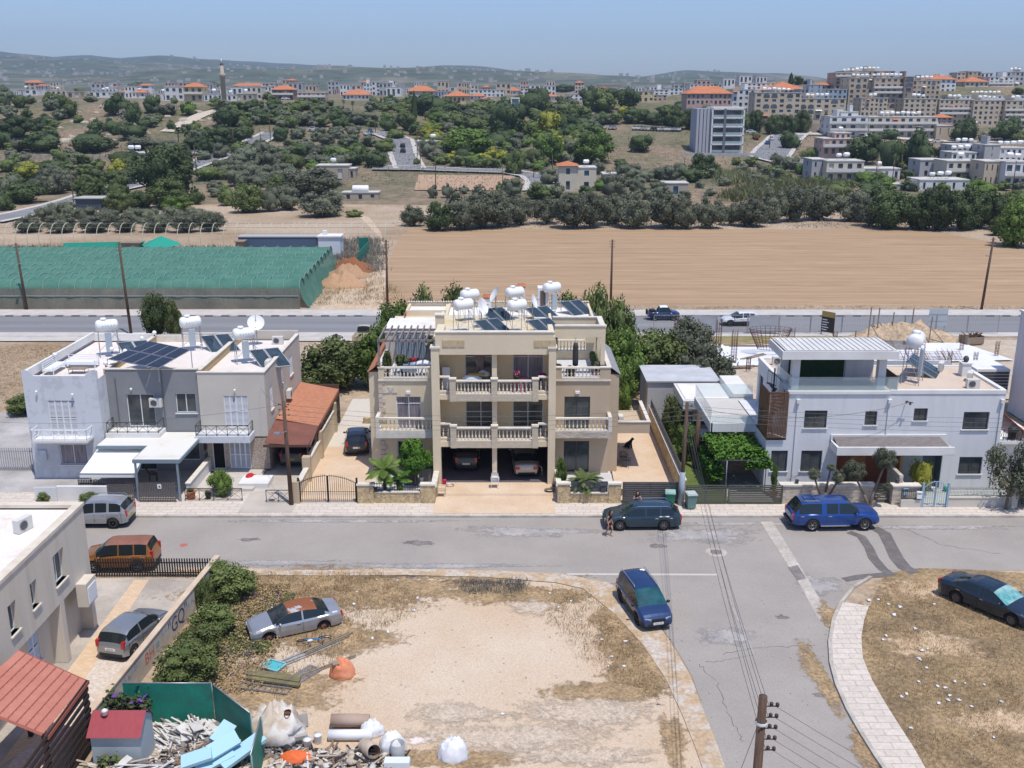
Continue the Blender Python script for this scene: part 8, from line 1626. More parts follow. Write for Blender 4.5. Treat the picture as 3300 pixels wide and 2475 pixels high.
b.build('windows',M_win,t);b=MB();b.box(w*.56,w*.61,-.65,1.1,fh*.3,h);b.box(w*.84,w*.88,1.05,1.12,fh,h-fh);b.build('grey_fin',mat('slate_fin',(0.13,.15,.18),.8),t)
b=MB()
for i in range(5):
 z=h-(5-i)*fh;b.box(w*.34,w*.97,-.55,-.5,z,z+.9)
b.build('glass_railing',M_bal,t)
Yd=Yu-6
t=thing('retaining_wall','grey boundary wall and white forecourt in front of the new apartment block','wall',(0,0,0));b=MB();A=W(2195,498,Yd);B_=W(2455,512,Yd);b.box(A.x,B_.x,Yd-.2,Yd+.2,A.z-5,A.z+.5);b.build('wall',wm('grey',None),t)
t=thing('retaining_wall','long stained concrete retaining wall below the arcaded flats','wall',(0,0,0));A=W(2390,430,425);B_=W(2652,428,425);zt=W(2500,398,425).z;b=MB();b.box(A.x,B_.x,425,426,A.z-6,zt);b.build('wall',wm('stone',None),t)
K=dict(cat='apartment block',name='apartment_block')
B3('white and grey five storey corner block above the retaining wall',315,460,470,280,'white',5,4,dist=470,depth=14,**K)
B3('arcaded beige flats above the retaining wall, left part',460,760,470,300,'beige',5,6,dist=452,depth=12,arch=[(1,4,.8),(2,4,.8),(4,4,.8),(1,2,.8),(2,2,.8),(4,2,.8)],tanks=6,**K)
B3('arcaded beige flats above the retaining wall, right part',700,1050,470,338,'beige',4,7,dist=458,depth=12,arch=[(1,1,.8),(2,1,.8),(1,2,.8),(2,2,.8),(5,3,.9)],tanks=5,**K)
B3('blue grey long office block behind the arcaded flats',760,1062,345,278,'bluegrey',2,10,dist=500,depth=12,**K);B3('blue grey tower of the long office block',812,902,330,248,'bluegrey',3,2,dist=498,depth=10,win=.15,**K)
B3('wide hall with long orange tiled roof behind the flats',560,810,300,282,'cream',1,8,'tile',dist=520,depth=26,cat='building');B3('house with orange gabled roof on the skyline at the left of the big flats',880,970,275,250,'pink',1,2,'tile',dist=525,depth=14)
B3('long school like building with orange roof and red columns',25,315,380,305,'pink',2,10,'tile',dist=430,depth=14,cat='building');B3('white two storey blocks on the skyline above the orange school roof',45,255,290,245,'white',2,8,dist=560,depth=14,**K);B3('teal roofed white block above the corner block',415,600,280,238,'white',2,6,dist=540,depth=14,**K)
B3('tall beige terraced flats crowning the hill, left part',985,1200,275,170,'tan',4,6,dist=520,depth=14,balc=(3,),tanks=4,**K);B3('beige terraced flats crowning the hill, top part',1040,1370,235,160,'tan',3,9,dist=535,depth=14,tanks=6,**K)
B3('tall brown flats with a huge arch, left of the hill cluster',1065,1225,410,205,'tan',6,4,dist=500,depth=14,arch=[(1,0,1.0),(1,4,.8)],tanks=4,**K);B3('brown stepped flats with red awning in the middle of the hill cluster',1225,1420,400,205,'tan',6,5,dist=497,depth=14,balc=(3,4),arch=[(3,0,1.1)],tanks=7,**K)
B3('brown flats with arched tower bay at the right of the hill cluster',1420,1480,400,195,'brown',6,1,dist=495,depth=14,arch=[(0,5,.8),(0,4,.8)],**K);B3('brown flats with roof terrace at the right of the hill cluster',1480,1660,345,220,'tan',4,6,dist=497,depth=14,arch=[(4,3,.8)],tanks=4,**K)
B3('lower beige flats at the foot of the hill cluster, left',1150,1320,450,335,'beige',4,6,dist=478,depth=12,arch=[(4,3,.8)],tanks=2,**K);B3('lower beige flats at the foot of the hill cluster, right',1425,1640,455,340,'beige',4,6,dist=476,depth=12,arch=[(3,3,.7)],tanks=3,**K);B3('low red roofed house between the lower beige flats',1640,1745,500,460,'pink',2,3,'tile',dist=440)
B3('white house with red roof rising at the right of the hill cluster',1600,1765,300,212,'white',3,5,'tile',dist=530,depth=14);B3('pale blue grey row of flats with two storeys under the skyline',1740,2212,375,318,'white',2,16,dist=510,depth=12,balc=(1,),tanks=7,**K)
B3('beige and white row of flats with terracotta awnings, left',1650,1870,500,345,'beige',5,7,dist=475,depth=12,balc=(2,3),tanks=3,**K);B3('beige and white row of flats with terracotta awnings, middle',1870,2075,510,350,'beige',5,6,dist=472,depth=12,tanks=4,**K);B3('beige and white row of flats with terracotta awnings, right',2075,2230,512,352,'beige',5,4,dist=470,depth=12,balc=(1,2,3),tanks=2,**K)
B3('orange hipped roof house on the right skyline',1825,1975,300,228,'cream',2,5,'tile',dist=540,depth=14);B3('beige skyline block left of the white cubes',1845,1930,225,162,'tan',2,3,dist=560,depth=12,**K);B3('white cubes on the right skyline',1930,2010,200,172,'white',1,3,dist=560,depth=12,**K);B3('tall white apartment gable at the right skyline',1980,2135,290,198,'white',4,5,dist=545,depth=12,balc=(1,2),**K);B3('pale block with flat brown roof at the right skyline edge',2085,2230,290,165,'grey',4,5,dist=550,depth=12,tanks=3,**K);B3('low terraced white house on the skyline above the brown flats',1550,1740,215,190,'white',1,5,dist=545,depth=10,**K);B3('beige skyline block with small balconies beside the cubes',1775,1830,215,170,'beige',2,2,dist=556,depth=10,**K)
B3('white modern villa flats with blue glazing in front of the hill',945,1190,590,455,'white',3,4,dist=410,depth=12,balc=(1,2),tanks=0,**K);B3('white stair tower of the villa flats with blue glazing',1015,1125,590,425,'white',4,1,dist=412,depth=8,win=.2,**K)
B3('three storey cream flats with deep balconies and red roof strip',1195,1640,590,458,'cream',3,9,dist=415,depth=12,balc=(1,2),tanks=8,**K);B3('beige rubble faced block right of the deep balconies',1640,1745,580,515,'beige',1,2,dist=412,depth=10,win=.1)
B3('pinkish split level villa with red hipped roof above the dark trees',905,1090,700,600,'pink',2,4,dist=330,depth=10,balc=(1,));B3('top floor of the pinkish split level villa',985,1090,600,562,'pink',1,3,'flat',dist=333,depth=8,tanks=1)
t=B3('cream two storey house with full width balcony and two roof tanks',925,1165,882,745,'cream',2,4,dist=None,depth=9,balc=(1,),tanks=2);B3('grey side wing of the cream two storey house',830,925,870,735,'grey',2,2,depth=9,win=.25);B3('low white annex with garage right of the cream two storey house',1165,1410,862,795,'white',1,4,depth=8,win=.3,tanks=1)
B3('grey and cream two storey house with slanted balcony at the right',1700,1920,880,745,'cream',2,4,depth=9,balc=(1,),tanks=1);B3('plain grey left wing of the slanted balcony house',1530,1700,850,738,'grey',2,2,depth=9,win=.25);B3('low white flat roofed house with many tanks in front',1530,1850,935,868,'white',1,5,depth=9,win=.25,tanks=3);B3('low grey store with white tarpaulin roof',1350,1530,930,895,'grey',1,3,depth=6,win=.2)
B3('beige two storey house at the right edge',1940,2075,915,748,'beige',2,4,depth=9,win=.25);B3('white right house with red awning over deep terrace',2075,2230,925,750,'white',2,3,depth=9,win=.7,balc=(1,),tanks=2);B3('white roof terraces behind the slanted balcony house',1740,1900,740,690,'white',1,4,dist=318,depth=9,tanks=3);B3('tall grey party wall house at the right',1945,2045,770,640,'grey',3,1,dist=316,win=.05);B3('white jumble of flat houses behind the grey party wall',2045,2230,760,660,'white',2,5,dist=322,tanks=4);B3('low grey roofs behind the lone spreading tree',1740,1950,690,640,'grey',1,6,dist=335,tanks=3)
M_rock=mat('pale_limestone',(0.50,.44,.35),.95,c2=(.33,.28,.21),ns=.6,fine=.2,bs=3,bump=.6)
rs=random.Random(12);RK=[]
for(x,y,s)in[(430,405,26),(470,430,30),(540,380,22),(590,355,20),(590,390,30),(640,365,24),(500,345,18),(560,350,16),(680,385,20),(215,460,40),(350,435,26),(230,445,24),(365,455,22),(300,385,22),(235,390,20),(195,410,18),(50,345,22),(35,330,18),(330,345,20),(250,360,18),(310,362,16),(140,395,16),(650,390,18),(1570,350,26),(1590,365,22),(1440,345,26),(1245,345,24),(1280,352,18),(420,385,18),(275,395,24)]:
 p=T(x,y);z=TZ(p.x,p.y);s=s/F_PX*p.y*.5;b=MB();b.ball((0,0,0),(s*1.2,s,s*.7),M_rock,8,6,.5,rs);tag(b.build('boulder',None,None,(p.x,p.y,z)),'pale limestone boulder on the scrubby slope below the cliff top houses','boulder','boulders on the slope')
t=thing('stone_wall','long pale old stone wall with broken panels at the left','wall',(0,0,0));
for s0 in range(0,345,23):
 a,c=T(s0,517),T(s0+22,517+(1 if s0>150 else 0));b=MB();b.box(a.x,c.x,a.y-.2,a.y+.2,a.z-1,a.z+1.9+.3*nz(s0,1,.3));b.build('wall_bay',M_rock,t)
rs=random.Random(31)
for i in range(90):
 x=rs.uniform(20,2500);Y=rs.uniform(560,900);c=rs.choice(['white','white','cream','white','grey','beige','pink']);w=rs.uniform(16,50);zt_=rs.uniform(4,11)if x<1900 else rs.uniform(3,5)
 gx=(x-CX)/F_PX*Y/CP;z=terr(gx,Y);yb=PXY(gx,Y,z);bld('small pale block in the crowded town skyline behind the front rows',x-w/2,x+w/2,yb,yb-zt_*F_PX/Y,c,1 if zt_<6 else 2 if zt_<9 else 3,3,'tile' if rs.random()<.12 else 'flat',cat='building',dist=Y,group='small blocks in the town skyline',tanks=0)
#ROOF AND YARD OBJECTS
def heater(label,x,y,z,rz=0,s=1,stand=1.5,logo=None,panel=-1,vert=False,box_=True,plen=2.0,pd=(0.9,0.0)):
 'solar water heater: tank on stand with two sloping collectors'
 t=thing('solar_water_heater',label,'solar heater',(x,y,z),rz,sc=s)
 b=MB();Mx=Matrix.Translation((0,0,stand+.48))@Matrix.Rotation(R(90),4,'Y')
 b.lathe([(.02,-.78),(.24,-.75),(.36,-.68),(.41,-.56),(.41,.56),(.36,.68),(.24,.75),(.02,.78)],20,None,Mx);b.lathe([(.22,0),(.22,.12),(.17,.17),(.02,.19)],14,None,Matrix.Translation((-.2,0,stand+.86)));tk_=b.build('tank',M_wht,t)
 b=MB()
 for a in(-.62,.62):
  for c in(-.38,.38):b.tube((a*1.05,c*1.2,0),(a,c,stand+.2),.022,5)
  b.tube((a,-.38,stand+.1),(a,.38,stand+.1),.022,5);b.tube((a,-.42,.3),(a,.42,stand),.015,4)
 b.tube((-.64,-.42,.5),(.62,-.42,.5),.015,4);b.tube((-.64,-.42,.5),(.62,-.42,stand),.015,4);b.build('stand',M_steel,t)
 if box_:b=MB();b.box(-.22,.22,-.45,-.28,.4,stand+.02);b.build('cold_tank',mat('pale_blue_cylinder',(0.36,.42,.47),.4),t)
 dx,dy=pd
 for i in(0,1):
  f=MB();g=MB();o=Vector((dx+i*1.05,dy-.1,.95));e=Vector((.0,-1.0,0))if panel<0 else Vector((1,0,0));
  w=Vector((1,0,0));down=Vector((.35,-1,-.62)).normalized()*plen;n=w.cross(down).normalized()
  if n.z<0:n=-n
  c=[o,o+w,o+w+down,o+down]
  def slab(mb,c,th):mb.add([p-n*th for p in c]+[p for p in c],[(0,1,2,3),(4,7,6,5),(0,4,5,1),(1,5,6,2),(2,6,7,3),(3,7,4,0)])
  slab(f,c,.08);fo=f.build('collector',M_steel,t);ins=[o+w*.05+down*.03,o+w*.95+down*.03,o+w*.95+down*.97,o+w*.05+down*.97];g.add([p+n*.004 for p in ins],[(0,1,2,3),(3,2,1,0)]);g.build('glass',M_pv,fo)
 b=MB();b.path([(.3,-.2,stand+.1),(.6,-.3,stand-.4),(.85,-.3,1.0)],.02,5);b.build('pipe',M_steel,t)
 if logo:
  M=Matrix(((1,0,0,.2),(0,0,-1,-.417),(0,1,0,stand+.5),(0,0,0,1)));text(logo,.2,mat('faint_green_print',(0.40,.48,.44),.6),tk_,M,'tank_lettering',.001)
  b=MB();gm=mat('teal_bird_mark',(0.02,.22,.18),.5);q=lambda u,v:(-.93-.0,u,stand+.5+v);P=[(-.02,-.18),(.0,-.02),(-.2,.05),(-.03,.06),(.06,.18),(.07,.05),(.22,.0),(.06,-.02)]
  b.add([(-.762,-u,stand+.5+v)for u,v in P],[tuple(range(8)),tuple(range(8))[::-1]]);b.build('bird_mark',gm,tk_)
 return t
heater('leftmost of three bird marked solar water heaters, on the white veined house roof',-29.9,72.5,6.95,R(24),1.04,1.75,'A A K A N A',pd=(.5,0));heater('middle of three bird marked solar water heaters, behind the black solar panels',-24.3,74.3,6.95,R(24),1.04,1.6,'A A K Y O N',pd=(.6,.3));heater('rightmost of three bird marked solar water heaters, on the beige house roof',-19.4,70.9,6.85,R(24),1.04,1.6,'A A K A N A',pd=(.2,-.2))
heater('solar water heater at the front left of the villa roof',-3.4,69.0,9.45,R(30),.94,1.75,pd=(.75,-.1),box_=False);heater('solar water heater behind the front left one on the villa roof',-3.1,72.6,9.45,R(30),.94,1.75,pd=(.9,.2),box_=False);heater('solar water heater at the front middle of the villa roof',.35,69.0,9.45,R(30),.94,1.7,pd=(.75,0),box_=False);heater('solar water heater behind the front middle one on the villa roof',.2,73.0,9.45,R(30),.94,1.85,pd=(1.0,.2),box_=False);heater('solar water heater at the right of the villa roof beside the stair head',3.1,77.2,9.15,R(30),.95,1.7,pd=(.6,0))
t=heater('white roof tank on a dark ladder like stand on the white house roof',27.1,65.6,6.85,R(60),1.25,1.9,pd=(.9,.6));
def ac(label,x,y,z,rz=0):
 t=thing('air_conditioner',label,'air conditioner',(x,y,z),rz);b=MB();b.box(-.42,.42,-.16,.16,0,.62);b.build('casing',mat('ac_casing',(0.62,.60,.55),.5),t);b=MB();b.lathe([(.0,0),(.23,0)],16,None,Matrix.Translation((-.1,-.163,.31))@Matrix.Rotation(R(90),4,'X'),caps=False);b.build('fan',M_dgrey,t);b=MB();b.lathe([(.21,-.004),(.24,-.004),(.24,.012),(.21,.012),(.21,-.004)],16,None,Matrix.Translation((-.1,-.165,.31))@Matrix.Rotation(R(90),4,'X'),caps=False)
 for i in range(5):b.box(-.32,.12,-.172,-.165,.13+i*.085,.14+i*.085)
 b.build('fan_guard',M_steel,t);return t
ac('air conditioner mounted on the grey house wall',-24.55,66.28,4.9);ac('air conditioner on the back of the beige house roof',-18.3,76.5,6.86);ac('air conditioner on the right edge of the beige house roof',-17.35,69.2,6.86,R(90));ac('air conditioner on the side wall above the tiled carport',-16.75,72.6,3.7,R(90));ac('air conditioner on the stained white roof at the lower left',-22.3,42.3,6.45,R(70));ac('air conditioner standing on the side terrace of the villa',7.75,68.2,3.05,R(90));ac('air conditioner among the heaters on the villa roof',2.0,71.0,9.55)
ac('air conditioner near the pavilion left side on the white house',19.2,70.2,6.86);ac('dark boxed air conditioner behind the glass on the white house roof',19.0,67.8,6.86);ac('air conditioner at the back right of the white house roof',30.3,68.6,6.86,R(60));ac('air conditioner beside the white chimney on the white house roof',31.2,66.0,6.86,R(60));ac('air conditioner at the front right of the white house roof',30.6,64.2,6.86)
b=MB();b.box(-.3,.3,-.3,.3,0,.9);b.box(-.36,.36,-.36,.36,.9,.98);t=thing('chimney_vent','white roof chimney with dark round cowl','chimney',(31.4,67.3,6.85));b.build('chimney',M_white,t);b=MB();b.ball((0,0,1.2),(.2,.2,.24));b.build('cowl',M_dgrey,t)
def dish(label,x,y,z,r,az,el,h=1.0,m=None):
 t=thing('satellite_dish',label,'satellite dish',(x,y,z));Mx=Matrix.Translation((0,0,h))@Matrix.Rotation(az,4,'Z')@Matrix.Rotation(R(90)-el,4,'X');b=MB();b.lathe([(.02,-.0),(r*.5,r*.06),(r*.85,r*.19),(r,r*.27)],20,None,Mx,caps=False);o=b.build('dish',m or M_wht,t);b=MB();b.tube((0,0,0),(0,0,h),.04);b.tube(Mx@Vector((0,r,.3*r)),Mx@Vector((0,0,r*.9)),.015,4);b.lathe([(.05,0),(.05,.1)],8,None,Mx@Matrix.Translation((0,0,r*.85)));b.build('mast',M_steel,t);return t
dish('round satellite dish with rust spots at the back of the beige house roof',-20.1 if 0 else-18.6-1.3,76.4,6.85,.65,R(15),R(35),1.7);dish('white satellite dish tucked behind the front left heater on the villa roof',-2.2,70.6,9.45,.62,R(60),R(20),1.6);dish('satellite dish seen edge on behind the heaters on the villa roof',-1.2,73.5,9.45,.6,R(-75),R(30),1.9);dish('satellite dish between the middle heaters on the villa roof',1.5,72.0,9.45,.55,R(75),R(20),1.7)
t=thing('solar_panel_array','dark solar panel array of eight modules tilted over the grey house roof','solar panels',(0,0,0));A=W(345,1157,68.0);A=Vector((-27.6,67.6,7.75));P00=A;U=Vector((3.9,3.2,.55));V_=Vector((4.15,-1.25,-.05));
P00=G(345,1157,8.05);P10=G(520,1187,7.75);P01=G(480,1098,8.9);P11=G(620,1130,8.7)
P00=G(345,1157,7.9);Pn=G(510,1187,7.9);Pb=G(482,1098,8.7);Pc=G(615,1127,8.7)
for i in range(4):
 for j in range(2):
  def bl(s,t_):return(P00.lerp(Pn,s)).lerp(Pb.lerp(Pc,s),t_)
  s0,s1,t0,t1=i/4+.006,(i+1)/4-.006,j/2+.006,(j+1)/2-.006;c=[bl(s0,t0),bl(s1,t0),bl(s1,t1),bl(s0,t1)];b=MB();b.add([p-Vector((0,0,.04))for p in c]+c,[(3,2,1,0),(4,5,6,7),(0,1,5,4),(1,2,6,5),(2,3,7,6),(3,0,4,7)]);m=b.build('module',M_steel,t)
  b=MB();e=.012;s0+=e/1.5;s1-=e/1.5;t0+=e;t1-=e;b.add([p+Vector((0,0,.004))for p in(bl(s0,t0),bl(s1,t0),bl(s1,t1),bl(s0,t1))],[(0,1,2,3)]);b.build('cells',mat('dark_solar_cells',(0.018,.022,.032),.22,spec=.6,c2=(.03,.036,.05),kind='brick',ns=3,amt=1.8),m)
b=MB()
for p in(P00,Pn,Pb,Pc):b.tube((p.x,p.y,6.95),p-Vector((0,0,.04)),.03,4)
b.tube(P00,Pn,.03,4);b.build('mounting_frame',M_steel,t)
def sofa(label,x,y,z,rz,m,m2):
 t=thing('garden_sofa',label,'garden sofa',(x,y,z),rz);b=MB();b.box(-1.1,1.1,-.4,.4,.3,.38);
 for a in(-1.05,1.05):
  for c in(-.35,.35):b.box(a-.03,a+.03,c-.03,c+.03,0,.6 if c<0 else .85)
 for z_ in(.55,.7,.85):b.box(-1.1,1.1,.34,.38,z_-.03,z_)
 b.build('frame',m,t);b=MB();b.box(-1.05,1.05,-.36,.32,.38,.46);b.build('cushion',m2,t);return t
sofa('white slatted garden sofa on the leftmost roof terrace, facing the street',-30.6,69.2,6.95,0,M_alu,M_alu);sofa('white slatted garden sofa along the left parapet of the roof terrace',-32.0,68.0,6.95,R(90),M_alu,M_alu)
b=MB();b.box(-.6,.6,-.35,.35,.33,.37);
for a in(-.55,.55):
 for c in(-.3,.3):b.tube((a,c,0),(a,c,.33),.02,4)
tag(b.build('low_table',M_wood,None,(-30.2,67.6,6.95)),'low slatted wooden table between the white roof sofas','table')
for i,(x,y)in enumerate([(-32.6,69.5),(-29.2,71.2),(-28.2,74.6),(-28.1,67.2),(-28.0,70.6),(-26.9+-1.0,76.5)]):
 t=thing('globe_lamp','white globe lamp on the left terrace roof, '+(['at the far left parapet','in front of the leftmost heater','near the rear party wall','at the front party wall','beside the solar panels','at the rear right corner'][i]),'lamp',(x,y,7.5));b=MB();b.ball((0,0,.28),.17);b.build('globe',M_wht,t);b=MB();b.tube((0,0,0),(0,0,.14),.05);b.build('base',M_black,t)
def pot(label,x,y,z,r,h,kind,w,ph,pm=None,name='potted_plant'):
 t=thing(name,label,'potted plant',(x,y,z));b=MB();b.lathe([(r*.7,0),(r,h*.9),(r*1.08,h*.9),(r*1.08,h),(r*.8,h),(r*.75,h*.85)],12);b.build('pot',pm or M_terra,t);c=bpy.data.objects.new('foliage',PROTO[kind][0]);COL.objects.link(c);c.parent=t;c.location=(0,0,h*.8);c.scale=(w,w,ph);return t
pot('large bushy pot plant in the middle of the pergola terrace',-7.55,67.4,7.0,.25,.4,'md',1.2,1.1,M_black);pot('tall leafy pot plant behind the left terrace balustrade',-8.55,66.6,7.0,.2,.35,'hi_md',.7,1.6);pot('pot plant with red flowers on the pergola terrace',-6.9,67.8,7.0,.2,.3,'dk',.6,.6);pot('spider like plant in a tall black pot at the back of the pergola terrace',-5.6,69.6,8.0,.25,.5,'br',.9,.4,M_black)
b=MB();
for _ in range(26):b.ball((rnd.uniform(-.28,.28),rnd.uniform(-.2,.2),rnd.uniform(.0,.45)),.06,None,6,4)
tag(b.build('red_flowers',mat('red_petals',(0.45,.03,.04),.7),None,(-6.9,67.65,7.6)),'cluster of red and orange blossoms on the pergola terrace','flowers')
def blob(name,label,cat,x,y,z,sx,sy,sz,m,seed=1,jit=.5,seg=16,ring=10,fold=.25):
 b=MB();b.ball((0,0,0),1,None,seg,ring);
 b.v=[(v[0]*sx*(1+fold*nz(v[0]*2+seed,v[1]*2,1.3,seed)+fold*.5*nz(v[0]*5,v[2]*5,1,seed)),v[1]*sy*(1+fold*nz(v[1]*2,v[2]*2,1.5,seed+2)),max(-.02*sz,(v[2]*sz*(1+fold*1.2*nz(v[0]*3,v[1]*3,1.2,seed+5)+fold*.7*nz(v[0]*7,v[1]*7,1,seed+8)))))for v in b.v]
 return tag(b.build(name,m,None,(x,y,z)),label,cat)
M_cloth=mat('white_cloth',(0.70,.71,.73),.9,c2=(.58,.6,.64),ns=3);M_denim=mat('denim_blue_cloth',(0.16,.23,.33),.9,c2=(.24,.32,.42),ns=3)
blob('laundry','white bundled duvet on the rack of the pergola terrace','laundry',-6.05,66.9,7.75,.75,.35,.3,M_cloth,3);b=MB();b.box(-.5,.5,-.45,.45,.75,.8);b.box(-.5,.5,-.48,-.45,.35,.8);t=tag(b.build('folding_table',M_denim,None,(-7.0,66.9,7.0)),'blue draped table on the pergola terrace','table')
for i,(x,c)in enumerate([(-8.0,'left'),(-7.6,'right')]):b=MB();b.lathe([(.05,-.03),(.2,-.03),(.2,.03),(.05,.03)],14,None,Matrix.Rotation(R(75),4,'Y'));tag(b.build('weight_disc',mat('turquoise_plastic',(0.02,.35,.28),.5),None,(x,66.8,7.5)),c+' turquoise disc on the exercise bike behind the balustrade','disc')
blob('sofa','dark cushioned sofa under the pergola','sofa',-6.6,68.9,7.25,1.0,.45,.45,mat('dark_cushion',(0.05,.05,.055),.9),7,fold=.12)
blob('laundry','heap of white laundry on the upper left balcony','laundry',-2.7,64.7,7.35,.65,.3,.28,M_cloth,5);blob('laundry','grey and white sheets piled at the balcony door','laundry',-1.9,65.2,7.45,.45,.3,.35,mat('grey_sheet',(0.42,.44,.47),.9,c2=(.6,.6,.62),ns=4),6);b=MB();b.box(-.55,.55,-.2,.2,0,.06);tag(b.build('yellow_towel',mat('mustard_towel',(0.45,.30,.05),.9),None,(-2.35,64.75,7.62)),'mustard towel spread among the laundry','towel')
blob('folded_chair','magenta round cushion chair on the upper right balcony','chair',2.05,65.4,7.3,.33,.2,.28,mat('magenta_cloth',(0.36,.02,.17),.8),4,fold=.1);pot('pink flowering plant on the upper right balcony',.35,64.5,7.1,.15,.3,'dk',.5,.5)
b=MB()
for _ in range(20):b.ball((rnd.uniform(-.2,.2),rnd.uniform(-.1,.1),rnd.uniform(0,.3)),.05,None,6,4)
tag(b.build('pink_flowers',mat('pink_petals',(0.62,.10,.20),.7),None,(.35,64.4,7.7)),'pink blossoms above the upper right balcony rail','flowers')
t=thing('pink_table','round pink table with pink chairs on the upper right balcony','table',(.6,65.2,6.45));b=MB();b.lathe([(.0,.78),(.5,.78),(.5,.82),(0,.82)],16);b.build('table_top',mat('pink_plastic',(0.55,.20,.30),.5),t);b=MB();b.tube((0,0,0),(0,0,.78),.04);b.box(-.5,-.4,-.7,-.6,0,.8);b.box(-.05,.05,-.7,-.6,0,.8);b.box(.3,.4,-.7,-.6,0,.8);b.build('leg',MATS['pink_plastic'],t)
b=MB();b.box(-.25,.25,-.2,.2,0,1.5);tag(b.build('cupboard',M_alu,None,(-4.45,65.6,6.45)),'tall white cupboard on the upper left balcony','cupboard')
t=thing('punching_bag','long black punching bag hanging from the roof frame','punching bag',(4.35,66.75,0));b=MB();b.lathe([(.1,7.7),(.19,7.75),(.2,8.0),(.19,9.1),(.12,9.3),(.03,9.35)],14);b.build('bag',mat('black_leather',(0.035,.036,.04),.55),t);b=MB();b.tube((0,0,9.3),(0,0,9.75),.015,4);b.build('chain',M_steel,t)
t=thing('parasol','closed parasol on a round black base on the right terrace','parasol',(3.15,69.2,7.0));b=MB();b.lathe([(.0,0),(.38,0),(.4,.08),(.35,.14),(.05,.16)],16);b.build('base',M_black,t);b=MB();b.tube((0,0,.1),(0,0,1.4),.025);b.build('pole',M_steel,t);b=MB();b.lathe([(.12,1.2),(.13,1.4),(.03,2.6)],10);b.build('canopy',mat('grey_parasol',(0.22,.23,.24),.9),t)
for i,(y,k,r)in enumerate([(70.0,'md',.2),(69.4,'dk',.16),(68.9,'md',.15),(68.4,'dk',.17),(67.9,'md',.16),(67.4,'dk',.2),(66.9,'ol',.22)]):pot(['blue potted plant farthest back','small potted herb','potted shrub','dark potted shrub','potted leafy plant','large terracotta potted shrub','nearest terracotta potted succulent'][i]+' in the row along the right terrace parapet',5.85-.0,y,7.0,r,.3,k,.5+r,.75,mat('cobalt_pot',(0.03,.06,.3),.4)if i==0 else None)
pot('round dark pot plant behind the right terrace balustrade',4.0,66.5,7.0,.3,.35,'ol',.95,.5,mat('brown_pot',(0.12,.08,.06),.7))
def chair(label,x,y,z,rz,m,stack=1,m2=None):
 t=thing('garden_chair',label,'chair',(x,y,z),rz);m2=m2 or m
 b=MB()
 for k in range(stack):
  zz=.42+k*.1;b.box(-.24,.24,-.24,.22,zz,zz+.03)
 b.build('seat',m2,t);b=MB()
 for i in range(7):
  u=-.21+i*.07;hh=.88+.08*math.cos(i-3)*.5+(stack-1)*.1;b.tube((u,.22,.45+(stack-1)*.1),(u*1.05,.30,hh),.014,4)
 b.path([(-.25,.22,.45),(-.25,.3,.85),(-.1,.32,.97+(stack-1)*.1),(.1,.32,.97+(stack-1)*.1),(.25,.3,.85),(.25,.22,.45)],.02,5);b.build('backrest',m2,t)
 for(a,c)in((-.24,-.24),(.24,-.24),(-.24,.24),(.24,.24)):
  b=MB();b.tube((a*1.1,c*1.1,0),(a,c,.45),.016,5);b.build('leg',m,t)
 for a in(-.27,.27):b=MB();b.path([(a,-.24,.42),(a,-.26,.64),(a,.25,.66)],.018,5);b.build('armrest',m,t)
 return t
chair('stack of white garden chairs in front of the garage pillar',-1.15,63.3,.14,R(180),M_alu,4);chair('beige armchair beside the left garden wall end',-4.65,61.8,.14,R(90),mat('beige_plastic',(0.50,.42,.30),.6))
chair('grey reclining chair nearest the patio in the right driveway',8.1,67.2,.14,R(160),M_dgrey);chair('grey reclining chair behind the first in the right driveway',8.05,68.1,.14,R(160),M_dgrey)
def outdoorchair(i,l,x,y,rz):return chair(l,x,y,.14,rz,M_alu if i else M_dgrey)
outdoorchair(1,'white chair left of the dark terrace table',19.2,61.8,R(90));outdoorchair(1,'white chair right of the dark terrace table',21.3,61.9,R(-90));outdoorchair(1,'folding white clothes frame like chair beside the terracotta pot',18.2,61.7,R(30))
t=thing('garden_table','dark rectangular table on the terrace behind the stone wall','table',(20.3,62.0,.14));b=MB();b.box(-.75,.75,-.45,.45,.70,.75);b.build('table_top',M_dgrey,t);
for a in(-.68,.68):
 for c in(-.38,.38):b=MB();b.box(a-.03,a+.03,c-.03,c+.03,0,.7);b.build('leg',M_dgrey,t)
pot('terracotta pot with climber at the white house corner',17.25,61.75,.14,.3,.45,'hi_br',.5,1.9);
for i,(x,l)in enumerate([(18.4,'left'),(21.0,'middle'),(24.9,'right')]):b=MB();b.box(-.09,.09,-.09,.09,0,.22);b.box(-.11,.11,-.11,.11,.22,.26);tag(b.build('wall_lantern',M_dgrey,None,(x,60.7,1.45 if i<2 else 1.48)),l+' small dark lantern standing on the cream split stone wall','lantern')
b=MB();b.lathe([(.14,0),(.16,.3),(.05,.34)],10);b.tube((.14,0,.1),(.32,0,.32),.02,4);tag(b.build('watering_can',mat('green_plastic',(0.01,.30,.13),.5),None,(28.95,62.6,.15)),'green watering can against the white house wall','watering can')
leafcloud('pink rose bush beside the pale blue gate','rose bush','rose_bush',[(25.1,26.2,60.5,61.2,.3,1.4)],700,.07,'md',0,seed=15)
b=MB()
for _ in range(34):b.ball((rnd.uniform(25.1,26.2),rnd.uniform(60.3,61.0),rnd.uniform(.7,1.45)),.07,None,6,4)
tag(b.build('rose_blooms',mat('pale_pink_petals',(0.62,.36,.32),.7)),'pale pink rose blooms beside the pale blue gate','flowers')
